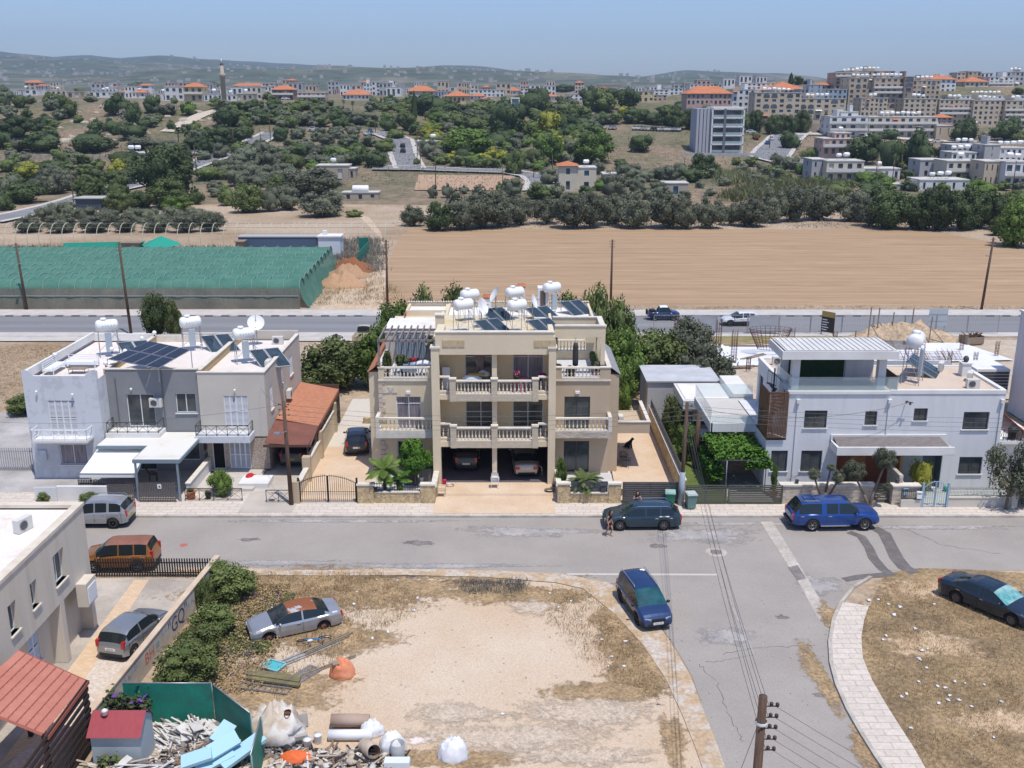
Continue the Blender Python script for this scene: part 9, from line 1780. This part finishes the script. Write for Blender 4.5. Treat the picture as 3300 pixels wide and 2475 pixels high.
b=MB();b.box(-.45,.45,-.4,.4,0,.95);t=thing('garden_box','grey boxed garden store with dark lid under the garage side wall','storage box',(-5.75,64.6,.15));b.build('box',mat('rattan_grey',(0.16,.15,.14),.8,c2=(.24,.23,.21),ns=8),t);b=MB();b.box(-.48,.48,-.43,.6,.955,1.02);b.build('lid',mat('dark_blue_lid',(0.05,.06,.09),.5),t)
b=MB();b.box(-.45,.45,-.2,.2,0,.95);tag(b.build('grey_panel',M_dgrey,None,(-5.95+-.9,63.9,.15)),'dark grey boxed unit behind the round clipped tree trunk','storage box')
b=MB();b.lathe([(.15,0),(.19,.34),(.2,.36)],12);tag(b.build('bucket',M_alu,None,(-6.2,64.3,.15)),'white bucket beside the grey storage box','bucket');b=MB();b.lathe([(.12,0),(.15,.3),(.16,.32)],12);tag(b.build('bucket',mat('pink_bucket',(0.55,.02,.14),.5),None,(-4.6,63.9,.14)),'bright pink bucket inside the left garage entrance','bucket')
def coil(label,x,y,z,r,m,n=3):
 b=MB()
 for k in range(n):b.path([((r+.03*k)*math.cos(6.283*i/14),(r+.02*k)*math.sin(6.283*i/14)*.9,.03+.03*k)for i in range(15)],.014,4)
 tag(b.build('hose',m,None,(x,y,z)),label,'hose')
coil('dark coiled garden hose by the right garage pillar',2.5,62.6,.14,.25,M_black,4);coil('thin hose loop by the left garage pillar',-4.2,63.6,.14,.25,M_steel,2)
t=thing('planter','dark tall planter with spiky plant beside the villa side pier','potted plant',(7.35,68.9,.14));b=MB();b.box(-.22,.22,-.22,.22,0,.8);b.build('pot',M_dgrey,t);b=MB();[frond(b,(0,0,.8),i*.9,.9,.8,.2,LM['md'][i%2],4,1.2,True,6)for i in range(10)];b.build('foliage',None,t)
pot('small bushy pot on the right driveway behind the slatted gate',7.1,61.8,.14,.17,.25,'md',.5,.4);b=MB();b.lathe([(.15,0),(.17,.4),(.16,.42)],10);tag(b.build('bucket',mat('white_green_bucket',(0.5,.55,.5),.5),None,(7.45,61.9,.14)),'white and green bucket beside the small bushy pot','bucket')
pot('terracotta pot plant by the low iron fence in front of the lemon bush',-21.0,61.3,.14,.3,.55,'md',.5,.35);pot('black pot plant hanging at the low iron fence',-19.9,61.3,.14,.2,.4,'md',.4,.3,M_black)
b=MB();b.box(-.3,.3,-.5,.5,0,.08);b.ball((0,0,.15),(.28,.5,.14));tag(b.build('toy_car',mat('red_plastic_toy',(0.50,.02,.03),.4),None,(-18.0,64.6,.3)),'red plastic ride on toy leaning on the tiled porch','toy');b=MB();b.box(-1,1,-.8,.8,0,.35);tag(b.build('porch_step',M_white,None,(-18.0+.6,63.9,.13)),'white painted step block at the right of the tiled porch','step')
b=MB();b.box(-.5,.5,-.25,.25,0,.01);tag(b.build('door_mat',M_dark,None,(-20.5,65.7,.302)),'dark door mat on the tiled porch','mat')
t=thing('reindeer_figure','small dark wire reindeer figure on the terrace under the carport','figure',(-24.6,64.5,.13));b=MB();b.ball((0,0,.55),(.35,.12,.14));b.tube((-.3,0,.6),(-.42,0,.9),.05);b.ball((-.47,0,.93),(.1,.06,.06));b.tube((-.42,0,.95),(-.38,.1,1.2),.012,4);b.tube((-.42,0,.95),(-.38,-.1,1.2),.012,4);[b.tube((x,y,.5),(x,y,0),.025,4)for x in(-.25,.25)for y in(-.07,.07)];b.build('body',mat('brown_wire',(0.10,.06,.04),.8),t)
t=thing('dog','black dog sitting beside the villa side pier on the right driveway','dog',(8.75,71.2,.14),R(-20))
def skinned(name,verts,edges,radii,m,par,root=0,lv=1):
 me=bpy.data.meshes.new(name);me.from_pydata(verts,edges,[]);o=bpy.data.objects.new(name,me);COL.objects.link(o);sk=o.modifiers.new('skin','SKIN');sk.use_smooth_shade=True
 for i,r in enumerate(radii):
  d=me.skin_vertices[0].data[i];d.radius=(r,r)if isinstance(r,(int,float))else r;d.use_root=(i==root)
 ss=o.modifiers.new('sub','SUBSURF');ss.levels=lv;ss.render_levels=lv
 dg=bpy.context.evaluated_depsgraph_get();nm=bpy.data.meshes.new_from_object(o.evaluated_get(dg));COL.objects.unlink(o);bpy.data.objects.remove(o)
 nm.materials.clear();nm.materials.append(m);n=bpy.data.objects.new(name,nm);COL.objects.link(n);n.parent=par
 for p in nm.polygons:p.use_smooth=True
 return n
M_fur=mat('black_fur',(0.012,.010,.010),.8)
V_=[(-.22,0,.14),(-.05,0,.30),(.12,0,.50),(.2,0,.66),(.27,0,.76),(.42,0,.73),(.18,.08,.36),(.22,.08,.15),(.24,.08,.02),(.18,-.08,.36),(.22,-.08,.15),(.24,-.08,.02),(-.15,.12,.14),(.05,.14,.14),(.0,.14,.03),(.12,.14,.02),(-.15,-.12,.14),(.05,-.14,.14),(0,-.14,.03),(.12,-.14,.02),(-.36,0,.05),(-.52,.05,.03),(.22,.06,.86),(.22,-.06,.86)]
E_=[(0,1),(1,2),(2,3),(3,4),(4,5),(2,6),(6,7),(7,8),(2,9),(9,10),(10,11),(0,12),(12,13),(13,14),(14,15),(0,16),(16,17),(17,18),(18,19),(0,20),(20,21),(4,22),(4,23)]
skinned('body',V_,E_,[.15,.16,.13,.085,.085,.04,.05,.035,.035,.05,.035,.035,.09,.07,.04,.03,.09,.07,.04,.03,.03,.015,.02,.02],M_fur,t,1)
def wheelie(label,x,y,rz,m,lid):
 t=thing('wheelie_bin',label,'bin',(x,y,.14),rz);b=MB();b.add([(-.24,-.24,.06),(.24,-.24,.06),(.24,.26,.06),(-.24,.26,.06),(-.31,-.36,.98),(.31,-.36,.98),(.31,.36,.98),(-.31,.36,.98)],[(3,2,1,0),(4,5,6,7),(0,1,5,4),(1,2,6,5),(2,3,7,6),(3,0,4,7)]);b.box(-.1,.1,-.27,-.23,.08,.3,M_dark);o=b.build('body',None,t);o.data.materials.clear();o.data.materials.append(m);o.data.materials.append(M_dark)
 b=MB();b.box(-.33,.33,-.40,.36,.985,1.03);b.box(-.28,.28,-.32,.3,1.03,1.07);b.box(-.3,.3,.36,.44,.95,1.02);b.build('lid',lid,t)
 for s in(-1,1):b=MB();b.lathe([(.1,-.03),(.1,.03)],12,None,Matrix.Translation((s*.25,.28,.1))@Matrix.Rotation(R(90),4,'Y'));b.build('wheel',M_tyre,t)
 return t
wheelie('green wheelie bin with pale lid left of the sleeved pole',10.15,60.0,R(-8),mat('green_bin',(0.03,.20,.12),.5),mat('pale_green_lid',(0.30,.45,.40),.5));wheelie('grey green wheelie bin with grey lid right of the sleeved pole',11.45,59.75,R(6),mat('grey_green_bin',(0.14,.24,.21),.5),mat('pale_grey_lid',(0.42,.48,.47),.5))
#PEOPLE
M_skin=mat('skin',(0.42,.22,.145),.6);M_hair=mat('dark_hair',(0.018,.010,.008),.5);M_black2=mat('black_cloth',(0.012,.012,.014),.9)
def person(label,x,y,z,rz,pose):
 t=thing('person',label,'person',(x,y,z),rz);ch=[]
 if pose=='walk':
  J=dict(pel=(0,0,.86),wa=(.01,0,1.0),chest=(.04,0,1.22),neck=(.06,0,1.38),hd=(.10,0,1.46),sl=(.05,.16,1.32),el=(-.03,.21,1.08),wl=(.08,.22,.86),sr=(.05,-.16,1.32),er=(.02,-.22,1.06),wr=(.10,-.20,.84),hl=(0,.09,.84),kl=(.20,.10,.48),al=(.06,.10,.10),tl=(.2,.11,.03),hr=(0,-.09,.84),kr=(.02,-.10,.46),ar=(-.20,-.10,.10),tr=(-.07,-.11,.03))
 else:
  J=dict(pel=(0,0,.88),wa=(.02,0,1.02),chest=(.08,0,1.25),neck=(.13,0,1.42),hd=(.18,0,1.50),sl=(.09,.17,1.35),el=(.20,.26,1.16),wl=(.38,.04,1.22),sr=(.09,-.17,1.35),er=(.22,-.26,1.18),wr=(.30,.02,1.36),hl=(0,.09,.86),kl=(.02,.11,.47),al=(0,.11,.10),tl=(.14,.12,.03),hr=(0,-.09,.86),kr=(.05,-.11,.47),ar=(.02,-.11,.10),tr=(.16,-.12,.03))
 names=list(J);V=[J[n]for n in names];ix={n:i for i,n in enumerate(names)}
 E=[(ix[a],ix[b])for a,b in(('pel','wa'),('wa','chest'),('chest','neck'),('neck','hd'),('chest','sl'),('sl','el'),('el','wl'),('chest','sr'),('sr','er'),('er','wr'),('pel','hl'),('hl','kl'),('kl','al'),('al','tl'),('pel','hr'),('hr','kr'),('kr','ar'),('ar','tr'))]
 rr=dict(pel=.12,wa=.09,chest=.105,neck=.05,hd=.05,sl=.05,el=.038,wl=.026,sr=.05,er=.038,wr=.026,hl=.085,kl=.055,al=.036,tl=.03,hr=.085,kr=.055,ar=.036,tr=.03);rad=[rr[n]for n in names]
 def hand(w,e):
  w,e=Vector(J[w]),Vector(J[e]);d=(w-e).normalized();s=d.cross(Vector((0,0,1)));s=(s if s.length>.1 else Vector((0,1,0))).normalized();i0=len(V);V.append(tuple(w+d*.06));rad.append(.028);E.append((names_ix(w),i0))if 0 else E.append((V.index(tuple(w))if tuple(w)in V else ixw[0],i0))
  for k in range(4):a=w+d*.09+s*(k-1.5)*.019;i=len(V);V.append(tuple(a));rad.append(.009);E.append((i0,i));L=(.05,.06,.056,.045)[k];V.append(tuple(a+d*L*.55-Vector((0,0,.004))));rad.append(.008);E.append((i,i+1));V.append(tuple(a+d*L-Vector((0,0,.02))));rad.append(.007);E.append((i+1,i+2))
  i=len(V);V.append(tuple(w+d*.045+s*.036));rad.append(.010);E.append((i0,i));V.append(tuple(w+d*.075+s*.052));rad.append(.008);E.append((i,i+1))
 for w,e in(('wl','el'),('wr','er')):
  ixw=[ix[w]];hand(w,e)
 body=skinned('body',V,E,rad,M_skin,t,0,2)
 hx=Vector(J['hd'])+Vector((.035,0,.10));b=MB();b.ball(hx,(.098,.078,.125),None,16,12);b.ball(hx+Vector((.1,0,-.005)),(.022,.014,.024),None,6,5)
 for s in(-1,1):b.ball(hx+Vector((0,s*.08,-.01)),(.02,.01,.03),None,6,5)
 hd=b.build('head',M_skin,t)
 b=MB();
 for s in(-1,1):b.ball(hx+Vector((.088,s*.03,.015)),(.012,.016,.009),None,6,5)
 b.build('eyes',M_dark,hd);b=MB();b.ball(hx+Vector((.088,0,-.06)),(.012,.026,.009),None,6,5);b.build('mouth',mat('lips',(0.30,.07,.06),.5),hd)
 b=MB();b.ball(hx+Vector((-.03,0,.03)),(.105,.098,.125),None,14,10)
 for i in range(16):
  a=math.pi*.5+math.pi*i/15;q=hx+Vector((.085*math.cos(a)-.01,.095*math.sin(a),.05));b.path([q,q+Vector((-.03,0,-.12)),q+Vector((-.05,.01*math.sin(a*3),-.28)),q+Vector((-.02,.02*math.sin(a*5),-.38))],.028,5)
 b.build('hair',M_hair,t)
 tv=[J['wa'],J['chest'],(J['neck'][0]-.005,0,J['neck'][2]-.07),J['sl'],J['sr']]
 if pose!='walk':tv[0]=J['pel']
 skinned('top',tv,[(0,1),(1,2),(1,3),(1,4)],[.115 if pose=='walk' else .15,.15,.075,.075,.075],M_black2,t,1,2)
 kn=lambda h,k:tuple(Vector(J[h]).lerp(Vector(J[k]),.52 if pose=='walk' else .9));skinned('skirt',[J['pel'],J['hl'],kn('hl','kl'),J['hr'],kn('hr','kr'),(J['wa'][0],0,J['wa'][2]-.07)],[(0,1),(1,2),(0,3),(3,4),(0,5)],[.16,.13,.11,.13,.11,.125],M_black2 if pose!='walk' else mat('dark_navy_cloth',(0.015,.014,.03),.9),t,0,2)
 for k in('l','r'):
  a,c=Vector(J['a'+k]),Vector(J['t'+k]);b=MB();m=(a+c)/2;b.box(min(a.x,c.x)-.06,max(a.x,c.x)+.05,a.y-.045,a.y+.055,-.01,.022);b.build('sandal',mat('pale_sandal',(0.45,.33,.28),.7),t)
 return t
pg_=G(1958,1728);person('woman in a short black top and shorts walking past the dark teal estate car bonnet',pg_.x+.06,pg_.y,.03,R(-40),'walk')
person('woman in black leaning with folded arms on the roof of the dark teal estate car',7.85,59.0-.45,.13,R(-95),'lean')
#LOT CLUTTER
ptc=lambda x,y:G(x,y)
M_pvc=mat('white_lath',(0.66,.64,.60),.8,c2=(.48,.46,.43),ns=2)
def heap(label,xyr,n,mats,seed,L=(.6,2.0),hmax=.7,group=None,name='rubble',flat=.35,dirx=None):
 rs=random.Random(seed);b=MB();x0,x1,y0,y1=xyr
 for i in range(n):
  x,y=rs.uniform(x0,x1),rs.uniform(y0,y1);k=1-max(abs(x-(x0+x1)/2)/((x1-x0)/2),abs(y-(y0+y1)/2)/((y1-y0)/2));z=.03+hmax*k*rs.random();l=rs.uniform(*L);a=(dirx if dirx is not None else rs.uniform(0,3.14))+rs.gauss(0,.35);t=rs.uniform(-.3,.3);M=Matrix.Translation((x,y,z))@Matrix.Rotation(a,4,'Z')@Matrix.Rotation(t,4,'Y')
  kind=rs.random();m=mats[rs.randrange(len(mats))]
  if kind<.6:b.box(-l/2,l/2,-.035,.035,-.015,.02,m,M)
  elif kind<.85:b.box(-l/4,l/4,-l*.12,l*.12,-.02,.02,m,M)
  else:b.ball((x,y,z),(rs.uniform(.08,.22),rs.uniform(.08,.2),rs.uniform(.06,.16)),m,7,5,.5,rs)
 o=b.build(name);return stuff(o,label,'rubble')
g1=mat('grey_debris',(0.25,.24,.23),.9,c2=(.14,.13,.13),ns=2);g2=mat('brown_debris',(0.26,.18,.12),.9,c2=(.16,.11,.08),ns=2);g3=mat('beige_debris',(0.50,.42,.33),.9,c2=(.38,.31,.24),ns=2);g4=mat('black_debris',(0.03,.03,.033),.8)
heap('pile of white laths and strips beside the metal shed',(-14.5,-11.6,34.9,36.7),330,[M_pvc,M_pvc,M_pvc,g1],1,(.7,1.9),.7,dirx=2.4)
heap('mixed building rubble and timber inside the green hoarding',(-14.4,-10.4,33.2,35.6),900,[g1,g2,g3,g3,M_pvc,g4,g1],2,(.4,1.5),.6)
heap('long pale boards and laths stacked across the rubble near the camera',(-17.2,-12.6,32.4,34.0),380,[M_pvc,g3,M_pvc,g1,g2],3,(.8,2.6),.9,dirx=.35)
heap('rubble, rags and fittings along the bottom edge of the sandy lot',(-9.7,-4.2,33.4,35.2),420,[g3,g1,M_pvc,g2,g4,g3],4,(.2,1.1),.3)
heap('scrap under the beige tarpaulin',(-10.6,-8.6,34.6,36.2),120,[g4,g1,g2],5,(.3,1.0),.3)
for i,(x,y,rx,ry,s)in enumerate([(-11.6,33.7,.1,.5,1.5),(-10.6,34.1,-.15,.75,1.9),(-12.2,33.5,0,.2,1.2),(-11.6,34.9,.1,1.2,1.0),(-11.3,34.0,.25,.6,1.2)]):
 b=MB();b.box(-s/2,s/2,-.3,.3,0,.16);o=tag(b.build('foam_block',mat('pale_blue_foam',(0.36,.58,.70),.7),None,(x,y,.55+.12*i)),['broad pale blue foam block lowest in the heap','long pale blue foam block lying on top','pale blue foam block at the bottom edge','upright pale blue foam block at the back of the heap','middle pale blue foam block'][i],'foam block');o.rotation_euler=(rx+.3,-.25,ry)
def spots(name,label,cat,x,y,z,m,size,rot=(0,0,0)):
 b=MB();sx,sy,sz=size;b.box(-sx/2,sx/2,-sy/2,sy/2,0,sz);o=tag(b.build(name,m,None,(x,y,z)),label,cat);o.rotation_euler=rot;return o
tb=mat('beige_tarpaulin',(0.50,.42,.33),.85,c2=(.62,.60,.56),ns=.9,lo=.45,hi=.55)
blob('tarpaulin','beige and pale plastic tarpaulin draped over a scrap heap','tarpaulin',-9.75,36.0,.1,1.2,1.0,1.25,tb,11,fold=.45,seg=28,ring=18);b=MB();b.lathe([(.1,0),(.14,.02),(.15,.14),(.12,.14)],12,None,None,caps=False);tag(b.build('rusty_tin',M_rust,None,(-9.15,35.75,1.25)),'rusty tin sitting on the beige tarpaulin heap','tin')
def bag(label,x,y,sx,sy,sz,m,seed,fold=.2):return blob('builders_bag',label,'bag',x,y,.05,sx,sy,sz*1.15,m,seed,fold=fold,seg=40,ring=24)
mo=mat('orange_woven_bag',(0.62,.21,.10),.75,c2=(.66,.29,.17),ns=2);mw=mat('white_woven_bag',(0.72,.73,.75),.8,c2=(.62,.64,.68),ns=2)
p=G(1100,2190);bag('crumpled orange builders bag standing alone near the timber scraps',p.x,p.y+.3,.55,.45,.75,mo,21);spots('cardboard','cardboard scraps in the mouth of the orange bag','rubbish',p.x-.25,p.y+.12,.72,M_wood,(.3,.25,.1),(.3,0,.4))
p=G(1460,2455);bag('white woven builders bag slumped alone on the sand at the bottom',p.x,p.y+.3,.62,.5,.7,mw,23,.2);text('VITEX',.2,mat('blue_print',(0.10,.22,.42),.7),COL.objects[-1]if 0 else None,Matrix.Translation((p.x-.15,p.y-.13,.45))@Matrix.Rotation(R(70),4,'X')@Matrix.Rotation(.3,4,'Z'),'bag_lettering')if 0 else None
p=G(1265,2420);bag('white woven bag left of the grey bucket',p.x,p.y,.55,.45,.7,mw,25);p=G(1200,2365);bag('dirty white bag behind the white cylinder',p.x,p.y,.5,.35,.5,mw,27);p=G(955,2450);bag('bright orange sheet crumpled among the rubble',p.x,p.y,.65,.35,.3,mat('bright_orange_sheet',(0.68,.14,.04),.7),29)
p=G(1190,2440);b=MB();b.lathe([(.30,-.6),(.31,.55),(.26,.62)],20,None,Matrix.Rotation(R(68),4,'X'),caps=False);o=b.build('drum',mat('rust_stained_white_drum',(0.55,.48,.40),.7,c2=(.40,.28,.18),ns=1.6),None,(p.x,p.y+.1,.33));o.rotation_euler.z=R(28);tag(o,'open ended rusty white boiler drum lying among the rubble','drum')
p=G(1130,2345);b=MB();b.lathe([(.26,-.8),(.27,.0),(.25,.8)],20,None,Matrix.Rotation(R(90),4,'Y'));o=tag(b.build('carpet_roll',mat('brown_carpet',(0.36,.26,.20),.95,c2=(.42,.32,.25),ns=1),None,(p.x,p.y,.36)),'long brown carpet roll draped over a white boiler','carpet roll');p=G(1130,2385);b=MB();b.lathe([(.22,-.9),(.22,.9)],18,None,Matrix.Rotation(R(90),4,'Y'));tag(b.build('boiler',M_wht,None,(p.x,p.y,.25)),'white cylindrical boiler lying below the carpet roll','boiler')
p=G(1283,2445);b=MB();b.lathe([(.26,0),(.29,.7),(.27,.7),(.25,.05)],18,None,None,caps=False);tag(b.build('barrel',mat('grey_plastic_tub',(0.30,.31,.32),.5),None,(p.x,p.y,.03)),'tall grey open tub at the end of the rubble line','tub');b=MB();b.lathe([(.0,.05),(.26,.05)],14,None,None,caps=False)
for i,(x,y)in enumerate([(1025,2395),(992,2410)]):p=G(x,y);b=MB();b.lathe([(.14,0),(.17,.36),(.18,.38),(.02,.39)],14);tag(b.build('paint_bucket',M_alu,None,(p.x,p.y,.03)),('upright','tilted')[i]+' white paint bucket beside the concrete channel','bucket')
p=G(1280,2478);spots('crate','white and blue slatted crate at the bottom edge','crate',p.x,p.y+.05,.03,mat('white_blue_crate',(0.62,.66,.68),.7),(1.0,.4,.35))
p=G(905,2360);spots('concrete_channel','long upright grey concrete channel beside the green panel','concrete channel',p.x+.1,p.y,.05,M_conc,(2.1,.12,.55),(R(-12),0,R(22)));p=G(925,2400);spots('concrete_block','low concrete beam in front of the upright channel','concrete beam',p.x,p.y,.03,M_conc,(1.6,.32,.35),(0,0,R(18)))
def planks(label,x,y,l,w,n,rz,m,cat='planks',name='plank_stack',z=.05,th=.04):
 p=G(x,y);b=MB()
 for i in range(n):s=rnd.uniform(-.15,.15);b.box(-l/2+s,l/2+s,-w/2+i*w/n,-w/2+(i+1)*w/n-.03,i%2*.03,i%2*.03+th)
 o=tag(b.build(name,m,None,(p.x,p.y,z)),label,cat);o.rotation_euler.z=rz;return o
gm=mat('grey_gutter',(0.38,.37,.35),.8,c2=(.28,.27,.26),ns=2);planks('long grey profiled sheets lying beside the bicycle',1000,2105,2.9,.5,4,R(42),gm);planks('weathered timber battens across the grey sheets, upper',1060,2080,2.6,.3,4,R(45),M_wood,z=.12);planks('weathered timber battens lying toward the orange bag',1055,2150,3.0,.25,3,R(38),M_wood);planks('dark slab under the timber battens',975,2180,1.5,.8,1,R(55),g1,'slab','dark_slab',.03,.05)
planks('olive rack of slatted shelving beside the ladder',885,2195,2.6,.8,3,R(-14),mat('olive_rack',(0.22,.19,.09),.8,c2=(.14,.12,.07),ns=2),'rack','rack',.12,.1)
p=G(860,2225);t=thing('ladder','aluminium ladder lying below the olive rack','ladder',(p.x,p.y,.08),R(-12));b=MB();b.box(-1.3,1.1,-.25,-.2,0,.06);b.box(-1.3,1.1,.2,.25,0,.06);b.build('rails',M_steel,t);b=MB();[b.tube((-1.2+i*.28,-.22,.03),(-1.2+i*.28,.22,.03),.015,5)for i in range(9)];b.build('rungs',M_steel,t)
p=G(882,2153);t=thing('blue_box','turquoise framed tray lying in the weeds','tray',(p.x,p.y,.06),R(-25));b=MB();b.box(-.45,.45,-.35,.35,0,.05);b.build('panel',mat('turquoise_panel',(0.08,.42,.45),.5),t);b=MB();[b.box(*q,.051,.12)for q in((-.48,.48,-.38,-.33),(-.48,.48,.33,.38),(-.48,-.43,-.33,.33),(.43,.48,-.33,.33))];b.build('frame',mat('pale_turquoise_frame',(0.30,.50,.52),.5),t)
p=G(1010,2062);t=thing('bicycle','blue bicycle lying on its side beside the silver wreck','bicycle',(p.x,p.y,.12),R(12));t.rotation_euler=(R(68),0,R(18))
for x in(-.52,.52):
 b=MB();b.lathe([(.28,-.015),(.32,-.02),(.335,0),(.32,.02),(.28,.015)],22,None,Matrix.Translation((x,0,.33))@Matrix.Rotation(R(90),4,'X'),caps=False);o=b.build('wheel',M_tyre,t);b=MB();[b.tube((x,0,.33),(x+.29*math.cos(k*.524),0,.33+.29*math.sin(k*.524)),.004,3)for k in range(12)];b.build('spokes',M_steel,o)
b=MB();F=[((-.52,0,.33),(-.1,0,.30)),((-.1,0,.3),(-.22,0,.75)),((-.22,0,.72),(.34,0,.74)),((-.1,0,.3),(.34,0,.68)),((-.52,0,.33),(-.22,0,.7)),((.34,0,.78),(.52,0,.33))];[b.tube(a,c,.022,6)for a,c in F];b.build('frame',mat('blue_bike_frame',(0.02,.20,.45),.35),t);b=MB();b.ball((-.23,0,.82),(.14,.06,.035));b.build('saddle',M_alu,t);b=MB();b.tube((.33,-.28,.86),(.33,.28,.86),.014);b.tube((.34,0,.75),(.33,0,.86),.018);b.build('handlebar',M_black,t)
M_lit=mat('white_litter',(0.70,.71,.72),.8);LT=None;rs=random.Random(44)
for(x,y)in[(2905,2250),(2960,2200),(2985,2155),(3020,2215),(3060,2245),(3055,2260),(3045,2220),(3025,2270),(3090,2260),(3225,2265),(2960,2125),(2845,2065),(2855,2052),(2920,2240),(3075,2200),(2935,2350),(2965,2130),(3010,1950),(2830,1935),(2862,1950),(2800,1938),(2900,1960),(2880,1985),(2950,2030),(2970,2100),(3110,2205),(3130,2280),(3170,2210),(2990,2095),(3200,2380),(1215,1870),(1280,1872),(1345,1930),(1250,2040),(1335,1970),(1140,1950),(1200,2060),(2015,2070),(1940,2065),(1970,2120),(2010,2150),(1800,1960),(1840,1940),(1770,1915),(1620,2305),(2060,2000),(1960,2150),(1150,1820+90),(1870,2000)]:
 b=MB()if LT is None or rs.random()<.3 else None
 if b:s=rs.uniform(.06,.16);b.ball((0,0,s*.4),(s,s*.8,s*.45),None,7,5,.9,rs);LT=b.mesh('litter');LT.materials.clear();LT.materials.append(M_lit)
 p=G(x,y);o=bpy.data.objects.new('litter',LT);COL.objects.link(o);o.location=(p.x,p.y,.03);o.rotation_euler.z=rs.uniform(0,6);tag(o,'scrap of white paper or plastic litter on the dry ground','litter','litter on the lots')
b=MB();rs=random.Random(9);
for i in range(900):
 x,y=rs.choice([(rs.uniform(-16,9),rs.uniform(27,50)),(rs.uniform(12,32),rs.uniform(26,48))]);s=rs.uniform(.02,.06);b.ball((x,y,.03),(s,s,s*.6),None,5,4,.5,rs)
stuff(b.build('pebbles',M_rock),'small stones strewn over the dry lots','stones')
#HAZE
b=MB();b.box(-6500,6500,-150,6300,-1.2,380);hz=b.build('haze');hm=bpy.data.materials.new('haze');hm.use_nodes=True;n=hm.node_tree;n.nodes.clear();v=n.nodes.new('ShaderNodeVolumePrincipled');v.inputs['Density'].default_value=HAZE;v.inputs['Color'].default_value=(0.62,.80,1.0,1);v.inputs['Anisotropy'].default_value=.2;oo=n.nodes.new('ShaderNodeOutputMaterial');n.links.new(v.outputs[0],oo.inputs['Volume']);hz.data.materials.append(hm)
stuff(hz,'thin pale blue summer haze over the valley and hills','haze')
